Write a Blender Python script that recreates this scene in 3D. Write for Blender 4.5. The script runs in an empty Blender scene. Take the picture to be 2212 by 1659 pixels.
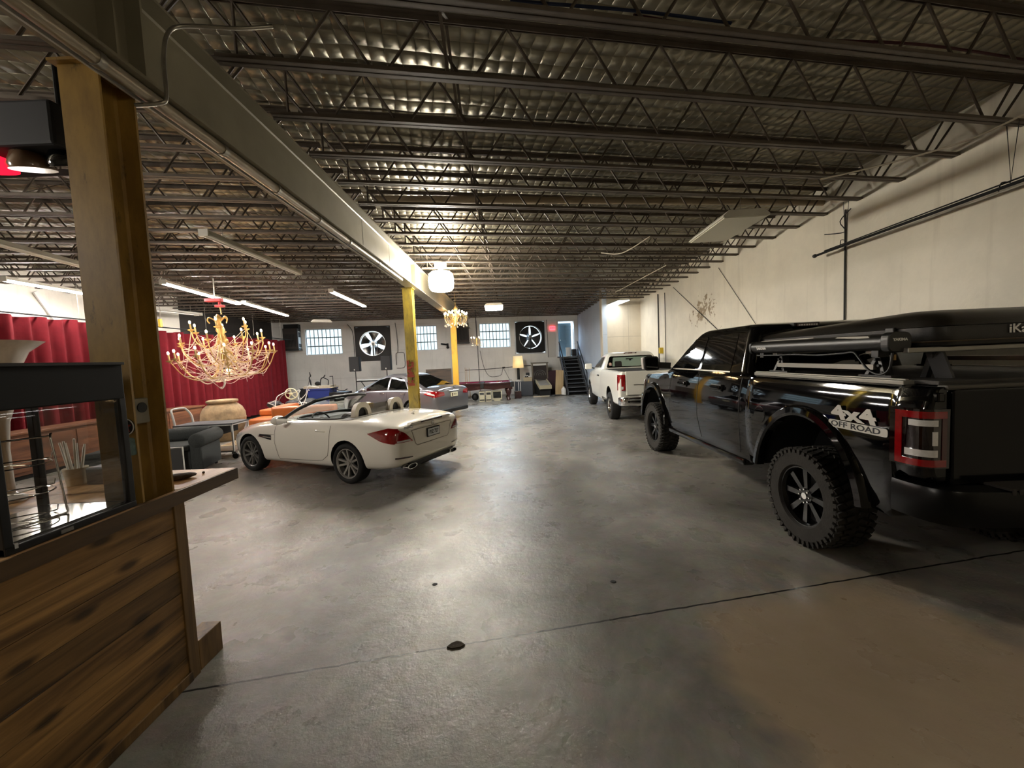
import bpy, bmesh, math, random
from mathutils import Vector, Matrix
from mathutils.bvhtree import BVHTree
random.seed(7)
SC = bpy.context.scene
COL = SC.collection
PI = math.pi
SK = 0.173                      # the joists and end wall run ~10 degrees off square
TS = math.tan(SK)
def V(*a): return Vector(a)

# ------------------------------------------------------------------ materials
MATS = {}
def lin(h):
    if isinstance(h, str):
        h = [int(h[i:i+2], 16)/255 for i in (0, 2, 4)]
        return tuple(c/12.92 if c <= .04045 else ((c+.055)/1.055)**2.4 for c in h)
    return tuple(h)
class N:
    """tiny node-tree helper"""
    def __init__(s, mat):
        s.t = mat.node_tree; s.t.nodes.clear()
        s.out = s.t.nodes.new('ShaderNodeOutputMaterial')
    def n(s, typ, **k):
        nd = s.t.nodes.new('ShaderNode'+typ)
        for a, b in k.items():
            if a.startswith('i_'): nd.inputs[a[2:].replace('_', ' ')].default_value = b
            else: setattr(nd, a, b)
        return nd
    def l(s, a, b): s.t.links.new(a, b)
def newmat(name):
    m = bpy.data.materials.new(name); m.use_nodes = True; MATS[name] = m
    return m, N(m)
def mat(name, col, rough=.5, metal=0., var=.0, vscale=6., bump=0., bscale=40., coat=0., trans=0., ior=1.45, spec=.5, col2=None, detail=4., stretch=None, alpha=1.):
    m, g = newmat(name)
    b = g.n('BsdfPrincipled'); c = lin(col)
    b.inputs['Base Color'].default_value = (*c, 1)
    b.inputs['Roughness'].default_value = rough; b.inputs['Metallic'].default_value = metal
    b.inputs['IOR'].default_value = ior; b.inputs['Specular IOR Level'].default_value = spec
    b.inputs['Coat Weight'].default_value = coat; b.inputs['Coat Roughness'].default_value = .03
    b.inputs['Transmission Weight'].default_value = trans
    b.inputs['Alpha'].default_value = alpha
    g.l(b.outputs[0], g.out.inputs[0])
    if var or bump or col2:
        tc = g.n('TexCoord'); src = tc.outputs['Object']
        if stretch:
            mp = g.n('Mapping'); mp.inputs['Scale'].default_value = stretch
            g.l(src, mp.inputs[0]); src = mp.outputs[0]
    if var or col2:
        nz = g.n('TexNoise', i_Scale=vscale, i_Detail=detail, i_Roughness=.62); g.l(src, nz.inputs['Vector'])
        cr = g.n('ValToRGB'); cr.color_ramp.elements[0].position = .3; cr.color_ramp.elements[1].position = .72
        d = lin(col2) if col2 else tuple(max(0, x*(1-var)) for x in c)
        cr.color_ramp.elements[0].color = (*d, 1); cr.color_ramp.elements[1].color = (*c, 1)
        g.l(nz.outputs['Fac'], cr.inputs[0]); g.l(cr.outputs[0], b.inputs['Base Color'])
    if bump:
        n2 = g.n('TexNoise', i_Scale=bscale, i_Detail=3.); g.l(src, n2.inputs['Vector'])
        bp = g.n('Bump', i_Strength=bump, i_Distance=.01); g.l(n2.outputs['Fac'], bp.inputs['Height'])
        g.l(bp.outputs[0], b.inputs['Normal'])
    return m
def emis(name, col, strength, base=None):
    m, g = newmat(name)
    e = g.n('Emission', i_Strength=strength); e.inputs['Color'].default_value = (*lin(col), 1)
    g.l(e.outputs[0], g.out.inputs[0])
    return m
def clearglass(name, tint=(1, 1, 1), gloss=.12, rough=.02, opac=0., ocol=(.5, .5, .5)):
    m, g = newmat(name)
    t = g.n('BsdfTransparent'); t.inputs[0].default_value = (*tint, 1)
    gl = g.n('BsdfGlossy', i_Roughness=rough)
    fr = g.n('LayerWeight', i_Blend=.5); pw = g.n('Math', operation='POWER'); pw.inputs[1].default_value = 4.; g.l(fr.outputs['Facing'], pw.inputs[0])
    mth = g.n('Math', operation='MULTIPLY_ADD'); mth.inputs[1].default_value = .7; mth.inputs[2].default_value = .03+gloss*.25
    g.l(pw.outputs[0], mth.inputs[0])
    mx = g.n('MixShader'); g.l(mth.outputs[0], mx.inputs[0]); g.l(t.outputs[0], mx.inputs[1]); g.l(gl.outputs[0], mx.inputs[2])
    o = mx.outputs[0]
    if opac:
        df = g.n('BsdfDiffuse'); df.inputs[0].default_value = (*ocol, 1)
        m2 = g.n('MixShader'); m2.inputs[0].default_value = opac
        g.l(o, m2.inputs[1]); g.l(df.outputs[0], m2.inputs[2]); o = m2.outputs[0]
    g.l(o, g.out.inputs[0])
    return m

# ------------------------------------------------------------------ mesh building
class MB:
    def __init__(s): s.bm = bmesh.new(); s.mi = 0
    def _new(s, verts, faces, M=None):
        vs = [s.bm.verts.new(M @ Vector(v) if M else v) for v in verts]
        for f in faces:
            try:
                fc = s.bm.faces.new([vs[i] for i in f]); fc.material_index = s.mi
            except ValueError: pass
        return s
    def box(s, x0, x1, y0, y1, z0, z1, M=None):
        v = [(x, y, z) for x in (x0, x1) for y in (y0, y1) for z in (z0, z1)]
        return s._new(v, [(0, 1, 3, 2), (4, 6, 7, 5), (0, 4, 5, 1), (2, 3, 7, 6), (0, 2, 6, 4), (1, 5, 7, 3)], M)
    def bx(s, c, d, M=None):
        return s.box(c[0]-d[0]/2, c[0]+d[0]/2, c[1]-d[1]/2, c[1]+d[1]/2, c[2]-d[2]/2, c[2]+d[2]/2, M)
    def bar(s, p, q, w, h=None, up=(0, 0, 1)):
        p, q = Vector(p), Vector(q); d = (q-p); L = d.length; d.normalize()
        u = Vector(up)
        if abs(d.dot(u)) > .98: u = Vector((1, 0, 0))
        r = d.cross(u).normalized(); u = r.cross(d)
        M = Matrix((( r.x, d.x, u.x, p.x), (r.y, d.y, u.y, p.y), (r.z, d.z, u.z, p.z), (0, 0, 0, 1)))
        h = h or w
        return s.box(-w/2, w/2, 0, L, -h/2, h/2, M)
    def cyl(s, p, q, r, r2=None, n=14, caps=True):
        p, q = Vector(p), Vector(q); d = (q-p).normalized(); r2 = r if r2 is None else r2
        a = d.orthogonal().normalized(); b = d.cross(a)
        vs = []
        for c, rr in ((p, r), (q, r2)):
            for i in range(n):
                t = 2*PI*i/n; vs.append(c+(a*math.cos(t)+b*math.sin(t))*rr)
        f = [(i, (i+1) % n, n+(i+1) % n, n+i) for i in range(n)]
        if caps: f += [tuple(range(n-1, -1, -1)), tuple(range(n, 2*n))]
        return s._new(vs, f)
    def tube(s, pts, r, n=8, closed=False, caps=True):
        pts = [Vector(p) for p in pts]; m = len(pts)
        rr = r if isinstance(r, (list, tuple)) else [r]*m
        prev = None; vs = []
        for i, p in enumerate(pts):
            if closed: d = (pts[(i+1) % m]-pts[i-1])
            else: d = pts[min(i+1, m-1)]-pts[max(i-1, 0)]
            d.normalize()
            if prev is None: a = d.orthogonal().normalized()
            else:
                a = prev-d*prev.dot(d)
                a = a.normalized() if a.length > 1e-6 else d.orthogonal().normalized()
            prev = a; b = d.cross(a)
            for k in range(n):
                t = 2*PI*k/n; vs.append(p+(a*math.cos(t)+b*math.sin(t))*rr[i])
        f = []
        for i in range(m if closed else m-1):
            j = (i+1) % m
            for k in range(n): f.append((i*n+k, i*n+(k+1) % n, j*n+(k+1) % n, j*n+k))
        if not closed and caps: f += [tuple(range(n-1, -1, -1)), tuple(range((m-1)*n, m*n))]
        return s._new(vs, f)
    def lathe(s, prof, n=24, M=None, a0=0, a1=2*PI, cap=True):
        full = abs(a1-a0-2*PI) < 1e-6; k = n if full else n+1; vs = []
        for r, z in prof:
            for i in range(k):
                t = a0+(a1-a0)*i/n; vs.append((r*math.cos(t), r*math.sin(t), z))
        f = []
        for j in range(len(prof)-1):
            for i in range(n):
                i2 = (i+1) % k
                f.append((j*k+i, j*k+i2, (j+1)*k+i2, (j+1)*k+i))
        if full and cap:
            if prof[0][0] > 1e-5: f.append(tuple(range(k-1, -1, -1)))
            if prof[-1][0] > 1e-5: f.append(tuple(range((len(prof)-1)*k, len(prof)*k)))
        return s._new(vs, f, M)
    def prism(s, poly, a, b, axis='y', M=None):
        """extrude a 2-D polygon: axis x -> (y,z); y -> (x,z); z -> (x,y)"""
        def P(u, v, w): return {'x': (w, u, v), 'y': (u, w, v), 'z': (u, v, w)}[axis]
        n = len(poly); vs = [P(u, v, a) for u, v in poly]+[P(u, v, b) for u, v in poly]
        f = [(i, (i+1) % n, n+(i+1) % n, n+i) for i in range(n)]+[tuple(range(n-1, -1, -1)), tuple(range(n, 2*n))]
        return s._new(vs, f, M)
    def sphere(s, c, r, u=12, v=8, sc=(1, 1, 1)):
        pr = []; c = Vector(c)
        prof = [(max(r*math.sin(PI*i/v), 0), -r*math.cos(PI*i/v)) for i in range(v+1)]
        M = Matrix.Translation(c) @ Matrix.Diagonal((*sc, 1))
        return s.lathe(prof, u, M)
    def rings(s, rings, cap=True, closed=True):
        n = len(rings[0]); vs = [p for r in rings for p in r]; f = []
        for j in range(len(rings)-1):
            for i in range(n if closed else n-1):
                f.append((j*n+i, j*n+(i+1) % n, (j+1)*n+(i+1) % n, (j+1)*n+i))
        if cap: f += [tuple(range(n-1, -1, -1)), tuple(range((len(rings)-1)*n, len(rings)*n))]
        return s._new(vs, f)
    def grid(s, fn, nu, nv):
        vs = [fn(i/nu, j/nv) for i in range(nu+1) for j in range(nv+1)]
        f = [(i*(nv+1)+j, (i+1)*(nv+1)+j, (i+1)*(nv+1)+j+1, i*(nv+1)+j+1) for i in range(nu) for j in range(nv)]
        return s._new(vs, f)
    def add(s, me, M=None):
        b0 = len(s.bm.verts); s.bm.from_mesh(me); s.bm.verts.ensure_lookup_table()
        if M:
            for v in s.bm.verts[b0:]: v.co = M @ v.co
        return s
def obj(name, mb, m, parent=None, smooth=None, bevel=0, seg=2, keep=False, fix=True):
    bm = mb.bm
    bmesh.ops.remove_doubles(bm, verts=bm.verts, dist=1e-5)
    if fix and bm.faces: bmesh.ops.recalc_face_normals(bm, faces=bm.faces)
    if smooth:
        th = math.radians(smooth)
        for f in bm.faces: f.smooth = True
        for e in bm.edges: e.smooth = len(e.link_faces) == 2 and e.calc_face_angle(0) < th
    me = bpy.data.meshes.new(name); bm.to_mesh(me); bm.free()
    for x in (m if isinstance(m, (list, tuple)) else [m]): me.materials.append(x)
    o = bpy.data.objects.new(name, me); COL.objects.link(o)
    if parent: o.parent = parent
    if bevel:
        bv = o.modifiers.new('b', 'BEVEL'); bv.width = bevel; bv.segments = seg; bv.limit_method = 'ANGLE'; bv.angle_limit = math.radians(40)
        bv.harden_normals = False
    return o
def tag(o, label=None, cat=None, group=None, kind=None):
    if label: o['label'] = label
    if cat: o['category'] = cat
    if group: o['group'] = group
    if kind: o['kind'] = kind
    return o
def thing(name, label, cat, loc=(0, 0, 0), rz=0., group=None):
    o = bpy.data.objects.new(name, None); COL.objects.link(o)
    o.location = loc; o.rotation_euler = (0, 0, rz); o.empty_display_size = .1
    return tag(o, label, cat, group)
def kids(o): return [c for c in COL.objects if c.parent == o]
CH = {}
def dup(root, label, loc=None, rz=None, group=None):
    def cp(o, par):
        c = o.copy(); COL.objects.link(c)
        if par: c.parent = par
        for ch in list(o.children): cp(ch, c)
        return c
    r = cp(root, None); r['label'] = label
    if loc is not None: r.location = loc
    if rz is not None: r.rotation_euler = (0, 0, rz)
    if group: r['group'] = group
    return r
def struct(name, mb, m, parent=None, **k):
    o = obj(name, mb, m, parent, **k)
    if not parent: o['kind'] = 'structure'
    return o
def label_part(o, s): o['label'] = s; return o
def rpoly(pts, r, n=4):
    """round the corners of a polygon"""
    out = []; L = len(pts)
    for i in range(L):
        p0, p, p1 = (Vector((*pts[j % L], 0)) for j in (i-1, i, i+1))
        a, b = (p0-p), (p1-p); rr = min(r, a.length*.45, b.length*.45)
        a.normalize(); b.normalize()
        A, Bq = p+a*rr, p+b*rr
        for k in range(n+1):
            t = k/n; q = A*(1-t)**2+p*2*t*(1-t)+Bq*t*t; out.append((q.x, q.y))
    return out
def text(name, s, size, m, parent, M, ext=.002, align='CENTER', shear=0., bold=0., sx=1.):
    cu = bpy.data.curves.new(name, 'FONT'); cu.body = s; cu.size = size; cu.extrude = ext; cu.align_x = align; cu.align_y = 'CENTER'
    cu.shear = shear; cu.offset = bold; cu.resolution_u = 3
    o = bpy.data.objects.new(name, cu); COL.objects.link(o)
    dg = bpy.context.evaluated_depsgraph_get(); me = bpy.data.meshes.new_from_object(o.evaluated_get(dg))
    bpy.data.objects.remove(o); bpy.data.curves.remove(cu)
    me.transform(M @ Matrix.Diagonal((sx, 1, 1, 1))); me.materials.clear(); me.materials.append(m)
    o = bpy.data.objects.new(name, me); COL.objects.link(o); o.parent = parent
    return o
def basis(x, y, z, p):
    x, y, z, p = map(Vector, (x, y, z, p))
    return Matrix(((x.x, y.x, z.x, p.x), (x.y, y.y, z.y, p.y), (x.z, y.z, z.z, p.z), (0, 0, 0, 1)))
ORD = 'first second third fourth fifth sixth seventh eighth ninth tenth eleventh twelfth thirteenth fourteenth fifteenth sixteenth seventeenth eighteenth nineteenth twentieth twenty-first twenty-second twenty-third twenty-fourth twenty-fifth twenty-sixth twenty-seventh twenty-eighth twenty-ninth thirtieth thirty-first thirty-second'.split()
def smoothpts(pts, k=4, closed=False):
    """Catmull-Rom through points"""
    P = [Vector(p) for p in pts]; n = len(P); out = []
    rng = n if closed else n-1
    for i in range(rng):
        g = lambda j: P[j % n] if closed else P[min(max(j, 0), n-1)]
        p0, p1, p2, p3 = g(i-1), g(i), g(i+1), g(i+2)
        for s in range(k):
            t = s/k
            out.append(.5*((2*p1)+(p2-p0)*t+(2*p0-5*p1+4*p2-p3)*t*t+(3*p1-p0-3*p2+p3)*t**3))
    if not closed: out.append(P[-1])
    return out

# ------------------------------------------------------------------ camera (35 mm-equivalent ultra-wide phone)
cam = bpy.data.cameras.new('camera'); co = bpy.data.objects.new('camera', cam); COL.objects.link(co)
cam.sensor_width = 36; cam.lens = 860/2212*36; cam.clip_start = .05; cam.clip_end = 200
H = 1.84
yaw, pitch, roll = .0035, .0645, -.0437
f = V(math.sin(yaw)*math.cos(pitch), math.cos(yaw)*math.cos(pitch), -math.sin(pitch))
r = V(math.cos(yaw), -math.sin(yaw), 0); u = r.cross(f)
r2 = r*math.cos(roll)+u*math.sin(roll); u2 = -r*math.sin(roll)+u*math.cos(roll)
co.matrix_world = basis(r2, u2, -f, (0, 0, H))
SC.camera = co
SC.view_settings.view_transform = 'Standard'; SC.view_settings.look = 'None'; SC.view_settings.gamma = 1
SC.view_settings.use_curve_mapping = False
# ================================================================== MATERIALS OF THE ROOM
ZJ, ZD = 3.93, 4.41             # underside of joists, underside of the roof deck
XR, XL, XB = 5.24, -10.9, -2.0 # right wall, left wall, beam web
Y0B, Y0F = 20.45, -4.2          # end walls at x = 0 (they run along the skew)
def yb(x, y0=Y0B): return y0+TS*x

def mk_floor():
    m, g = newmat('concrete'); b = g.n('BsdfPrincipled'); g.l(b.outputs[0], g.out.inputs[0])
    tc = g.n('TexCoord'); P = tc.outputs['Object']
    n1 = g.n('TexNoise', i_Scale=.8, i_Detail=8., i_Roughness=.68, i_Distortion=.5); g.l(P, n1.inputs[0])
    c1 = g.n('ValToRGB'); e = c1.color_ramp.elements
    e[0].position = .33; e[0].color = (*lin('625e56'), 1); e[1].position = .68; e[1].color = (*lin('9e988c'), 1)
    e2 = c1.color_ramp.elements.new(.52); e2.color = (*lin('817c72'), 1)
    g.l(n1.outputs['Fac'], c1.inputs[0])
    n2 = g.n('TexNoise', i_Scale=7., i_Detail=8., i_Roughness=.7); g.l(P, n2.inputs[0])
    m1 = g.n('MixRGB', blend_type='OVERLAY'); m1.inputs[0].default_value = .35; g.l(c1.outputs[0], m1.inputs[1]); g.l(n2.outputs['Color'], m1.inputs[2])
    hs = g.n('HueSaturation', i_Saturation=.75); g.l(m1.outputs[0], hs.inputs['Color'])
    # pale brown area, front right
    d1 = g.n('Vector' 'Math', operation='DISTANCE'); d1.inputs[1].default_value = (2.1, 2.05, 0); g.l(P, d1.inputs[0])
    n3 = g.n('TexNoise', i_Scale=1.6, i_Detail=4.); g.l(P, n3.inputs[0])
    a = g.n('Math', operation='MULTIPLY_ADD'); a.inputs[1].default_value = 1.5; g.l(n3.outputs['Fac'], a.inputs[0]); g.l(d1.outputs['Value'], a.inputs[2])
    r1 = g.n('MapRange'); r1.inputs['From Min'].default_value = 1.55; r1.inputs['From Max'].default_value = 1.9; r1.inputs['To Min'].default_value = .7; r1.inputs['To Max'].default_value = 0; g.l(a.outputs[0], r1.inputs[0])
    m2 = g.n('MixRGB'); m2.inputs[2].default_value = (*lin('a89378'), 1); g.l(r1.outputs[0], m2.inputs[0]); g.l(hs.outputs[0], m2.inputs[1])
    # small dark oil spots
    vo = g.n('TexVoronoi', i_Scale=2.3, i_Randomness=1.); g.l(P, vo.inputs[0])
    n4 = g.n('TexNoise', i_Scale=1.1); g.l(P, n4.inputs[0])
    a4 = g.n('MapRange'); a4.inputs['From Min'].default_value = .55; a4.inputs['From Max'].default_value = .8; a4.inputs['To Min'].default_value = 0; a4.inputs['To Max'].default_value = .12; g.l(n4.outputs['Fac'], a4.inputs[0])
    lt = g.n('Math', operation='LESS_THAN'); g.l(vo.outputs['Distance'], lt.inputs[0]); g.l(a4.outputs[0], lt.inputs[1])
    sf = g.n('Math', operation='MULTIPLY'); sf.inputs[1].default_value = .22; g.l(lt.outputs[0], sf.inputs[0])
    m3 = g.n('MixRGB'); m3.inputs[2].default_value = (*lin('3d372e'), 1); g.l(sf.outputs[0], m3.inputs[0]); g.l(m2.outputs[0], m3.inputs[1])
    # saw-cut joint: |y - TS x - c| < w
    sx = g.n('SeparateXYZ'); g.l(P, sx.inputs[0])
    def joint(c, w, x0, x1):
        q = g.n('Math', operation='MULTIPLY_ADD'); q.inputs[1].default_value = -TS; g.l(sx.outputs[0], q.inputs[0]); g.l(sx.outputs[1], q.inputs[2])
        nn = g.n('TexNoise', i_Scale=9., i_Detail=5.); g.l(P, nn.inputs[0])
        q2 = g.n('Math', operation='MULTIPLY_ADD'); q2.inputs[1].default_value = .022; g.l(nn.outputs['Fac'], q2.inputs[0]); g.l(q.outputs[0], q2.inputs[2])
        q3 = g.n('Math', operation='SUBTRACT'); q3.inputs[1].default_value = c+.011; g.l(q2.outputs[0], q3.inputs[0])
        ab = g.n('Math', operation='ABSOLUTE'); g.l(q3.outputs[0], ab.inputs[0])
        l = g.n('Math', operation='LESS_THAN'); l.inputs[1].default_value = w; g.l(ab.outputs[0], l.inputs[0])
        return l
    j1 = joint(2.54, .0075, 0, 0)
    m4 = m3
    # fine pits and pale scuffs
    v2 = g.n('TexVoronoi', i_Scale=26., i_Randomness=1.); g.l(P, v2.inputs[0]); n8 = g.n('TexNoise', i_Scale=5., i_Detail=4.); g.l(P, n8.inputs[0])
    q8 = g.n('MapRange'); q8.inputs['From Min'].default_value = .45; q8.inputs['From Max'].default_value = .75; q8.inputs['To Min'].default_value = 0.; q8.inputs['To Max'].default_value = .16; g.l(n8.outputs['Fac'], q8.inputs[0])
    l8 = g.n('Math', operation='LESS_THAN'); g.l(v2.outputs['Distance'], l8.inputs[0]); g.l(q8.outputs[0], l8.inputs[1]); s8 = g.n('Math', operation='MULTIPLY'); s8.inputs[1].default_value = .55; g.l(l8.outputs[0], s8.inputs[0])
    m5 = g.n('MixRGB'); m5.inputs[2].default_value = (*lin('46413a'), 1); g.l(s8.outputs[0], m5.inputs[0]); g.l(m4.outputs[0], m5.inputs[1])
    mpS = g.n('Mapping'); mpS.inputs['Scale'].default_value = (1.2, 9., 1); mpS.inputs['Rotation'].default_value = (0, 0, .7); g.l(P, mpS.inputs[0])
    n9 = g.n('TexNoise', i_Scale=1.6, i_Detail=9., i_Roughness=.8); g.l(mpS.outputs[0], n9.inputs[0]); q9 = g.n('MapRange'); q9.inputs['From Min'].default_value = .62; q9.inputs['From Max'].default_value = .72; q9.inputs['To Max'].default_value = .12; g.l(n9.outputs['Fac'], q9.inputs[0])
    m6 = g.n('MixRGB'); m6.inputs[2].default_value = (*lin('b3ab9c'), 1); g.l(q9.outputs[0], m6.inputs[0]); g.l(m5.outputs[0], m6.inputs[1])
    m7 = g.n('MixRGB'); m7.inputs[2].default_value = (.006, .005, .004, 1); g.l(j1.outputs[0], m7.inputs[0]); g.l(m6.outputs[0], m7.inputs[1])
    g.l(m7.outputs[0], b.inputs['Base Color'])
    rr = g.n('MapRange'); rr.inputs['From Min'].default_value = .3; rr.inputs['From Max'].default_value = .7; rr.inputs['To Min'].default_value = .21; rr.inputs['To Max'].default_value = .40
    n5 = g.n('TexNoise', i_Scale=2.2, i_Detail=6.); g.l(P, n5.inputs[0]); g.l(n5.outputs['Fac'], rr.inputs[0]); g.l(rr.outputs[0], b.inputs['Roughness'])
    b.inputs['Specular IOR Level'].default_value = .55
    n6 = g.n('TexNoise', i_Scale=18., i_Detail=8., i_Roughness=.7); g.l(P, n6.inputs[0])
    bp = g.n('Bump', i_Strength=.4, i_Distance=.012); g.l(n6.outputs['Fac'], bp.inputs['Height'])
    n7 = g.n('TexNoise', i_Scale=2.2, i_Detail=2.); g.l(P, n7.inputs[0])
    bp2 = g.n('Bump', i_Strength=.12, i_Distance=.05); g.l(n7.outputs['Fac'], bp2.inputs['Height']); g.l(bp.outputs[0], bp2.inputs['Normal'])
    g.l(bp2.outputs[0], b.inputs['Normal'])
    return m
def mk_wall(name, base, dirt, courses=True, cx=1.22, cz=.62, joint=.35, patch=None, seams=None):
    """painted masonry: faint block joints, scuffs and dirt specks; patch = (y, z, radius) of flaked paint"""
    m, g = newmat(name); b = g.n('BsdfPrincipled', i_Roughness=.62); g.l(b.outputs[0], g.out.inputs[0])
    tc = g.n('TexCoord'); P = tc.outputs['Object']
    n1 = g.n('TexNoise', i_Scale=.9, i_Detail=6., i_Roughness=.65); g.l(P, n1.inputs[0])
    c1 = g.n('ValToRGB'); e = c1.color_ramp.elements
    e[0].position = .3; e[0].color = (*[x*.84 for x in lin(base)], 1); e[1].position = .62; e[1].color = (*lin(base), 1); g.l(n1.outputs['Fac'], c1.inputs[0])
    n2 = g.n('TexNoise', i_Scale=5.5, i_Detail=8., i_Roughness=.75); g.l(P, n2.inputs[0])
    r2_ = g.n('MapRange'); r2_.inputs['From Min'].default_value = .66; r2_.inputs['From Max'].default_value = .76; r2_.inputs['To Max'].default_value = .55; g.l(n2.outputs['Fac'], r2_.inputs[0])
    m1 = g.n('MixRGB'); m1.inputs[2].default_value = (*lin(dirt), 1); g.l(r2_.outputs[0], m1.inputs[0]); g.l(c1.outputs[0], m1.inputs[1])
    out = m1.outputs[0]
    # vertical drips
    mp = g.n('Mapping'); mp.inputs['Scale'].default_value = (6, 6, .35); g.l(P, mp.inputs[0])
    n3 = g.n('TexNoise', i_Scale=1.2, i_Detail=5.); g.l(mp.outputs[0], n3.inputs[0])
    r3 = g.n('MapRange'); r3.inputs['From Min'].default_value = .58; r3.inputs['From Max'].default_value = .75; r3.inputs['To Max'].default_value = .18; g.l(n3.outputs['Fac'], r3.inputs[0])
    m2 = g.n('MixRGB'); m2.inputs[2].default_value = (*lin(dirt), 1); g.l(r3.outputs[0], m2.inputs[0]); g.l(out, m2.inputs[1]); out = m2.outputs[0]
    if patch:
        for (py, pz, ry, rz_) in patch:
            sx = g.n('Mapping'); sx.inputs['Location'].default_value = (0, -py/ry, -pz/rz_); sx.inputs['Scale'].default_value = (0, 1/ry, 1/rz_); g.l(P, sx.inputs[0])
            ln = g.n('VectorMath', operation='LENGTH'); g.l(sx.outputs[0], ln.inputs[0])
            n4 = g.n('TexNoise', i_Scale=4.5, i_Detail=6., i_Roughness=.7, i_Distortion=.8); g.l(P, n4.inputs[0])
            q = g.n('MapRange'); q.inputs['From Min'].default_value = 0; q.inputs['From Max'].default_value = 1.1; q.inputs['To Min'].default_value = .11; q.inputs['To Max'].default_value = -.25; g.l(ln.outputs['Value'], q.inputs[0])
            ad = g.n('Math', operation='ADD'); g.l(n4.outputs['Fac'], ad.inputs[0]); g.l(q.outputs[0], ad.inputs[1])
            gt = g.n('Math', operation='GREATER_THAN'); gt.inputs[1].default_value = .54; g.l(ad.outputs[0], gt.inputs[0])
            mm = g.n('MixRGB'); mm.inputs[2].default_value = (*lin('9c8a6e'), 1); g.l(gt.outputs[0], mm.inputs[0]); g.l(out, mm.inputs[1]); out = mm.outputs[0]
    nb = g.n('TexNoise', i_Scale=22., i_Detail=5.); g.l(P, nb.inputs[0])
    bp = g.n('Bump', i_Strength=.25, i_Distance=.01); g.l(nb.outputs['Fac'], bp.inputs['Height']); nrm = bp.outputs[0]
    if courses:
        mp2 = g.n('Mapping'); mp2.inputs['Rotation'].default_value = (PI/2, 0, 0); g.l(P, mp2.inputs[0])
        br = g.n('TexBrick', offset=0.); br.inputs['Scale'].default_value = 1.; br.inputs['Brick Width'].default_value = cx; br.inputs['Row Height'].default_value = cz
        br.inputs['Mortar Size'].default_value = .011; br.inputs['Mortar Smooth'].default_value = .4
        br.inputs['Color1'].default_value = br.inputs['Color2'].default_value = (0, 0, 0, 1); br.inputs['Mortar'].default_value = (1, 1, 1, 1)
        g.l(mp2.outputs[0], br.inputs[0])
        sc_ = g.n('Math', operation='MULTIPLY'); sc_.inputs[1].default_value = joint; g.l(br.outputs['Color'], sc_.inputs[0])
        mj = g.n('MixRGB'); mj.inputs[2].default_value = (*lin(dirt), 1); g.l(sc_.outputs[0], mj.inputs[0]); g.l(out, mj.inputs[1]); out = mj.outputs[0]
    g.l(out, b.inputs['Base Color']); g.l(nrm, b.inputs['Normal'])
    return m
def mk_foil():
    """quilted foil-faced roof insulation: puffed cells, dull aluminium skin"""
    m, g = newmat('foil_insulation'); b = g.n('BsdfPrincipled', i_Metallic=.7, i_Roughness=.38); g.l(b.outputs[0], g.out.inputs[0])
    tc = g.n('TexCoord'); mp = g.n('Mapping'); mp.inputs['Rotation'].default_value = (0, 0, -SK); g.l(tc.outputs['Object'], mp.inputs[0])
    nw = g.n('TexNoise', i_Scale=1.3, i_Detail=2.); g.l(mp.outputs[0], nw.inputs[0])
    vm = g.n('VectorMath', operation='MULTIPLY_ADD'); vm.inputs[1].default_value = (.12, .12, 0); g.l(nw.outputs['Color'], vm.inputs[0]); g.l(mp.outputs[0], vm.inputs[2])
    s = g.n('SeparateXYZ'); g.l(vm.outputs[0], s.inputs[0])
    def puff(o, per):
        a = g.n('Math', operation='MULTIPLY'); a.inputs[1].default_value = PI/per; g.l(o, a.inputs[0])
        c = g.n('Math', operation='SINE'); g.l(a.outputs[0], c.inputs[0]); d = g.n('Math', operation='ABSOLUTE'); g.l(c.outputs[0], d.inputs[0])
        e = g.n('Math', operation='POWER'); e.inputs[1].default_value = .5; g.l(d.outputs[0], e.inputs[0]); return e.outputs[0]
    a, c = puff(s.outputs[0], .12), puff(s.outputs[1], .157)
    h = g.n('Math', operation='MULTIPLY_ADD'); h.inputs[1].default_value = .55; g.l(a, h.inputs[0]); g.l(c, h.inputs[2])
    bp = g.n('Bump', i_Strength=.85, i_Distance=.035); g.l(h.outputs[0], bp.inputs['Height'])
    n2 = g.n('TexNoise', i_Scale=25., i_Detail=4.); g.l(mp.outputs[0], n2.inputs[0])
    bp2 = g.n('Bump', i_Strength=.25, i_Distance=.008); g.l(n2.outputs['Fac'], bp2.inputs['Height']); g.l(bp.outputs[0], bp2.inputs['Normal']); g.l(bp2.outputs[0], b.inputs['Normal'])
    n3 = g.n('TexNoise', i_Scale=.8, i_Detail=6.); g.l(mp.outputs[0], n3.inputs[0])
    cr = g.n('ValToRGB'); e = cr.color_ramp.elements; e[0].position = .3; e[0].color = (*lin('77715f'), 1); e[1].position = .75; e[1].color = (*lin('a9a28d'), 1)
    g.l(n3.outputs['Fac'], cr.inputs[0]); g.l(cr.outputs[0], b.inputs['Base Color'])
    return m
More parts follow.
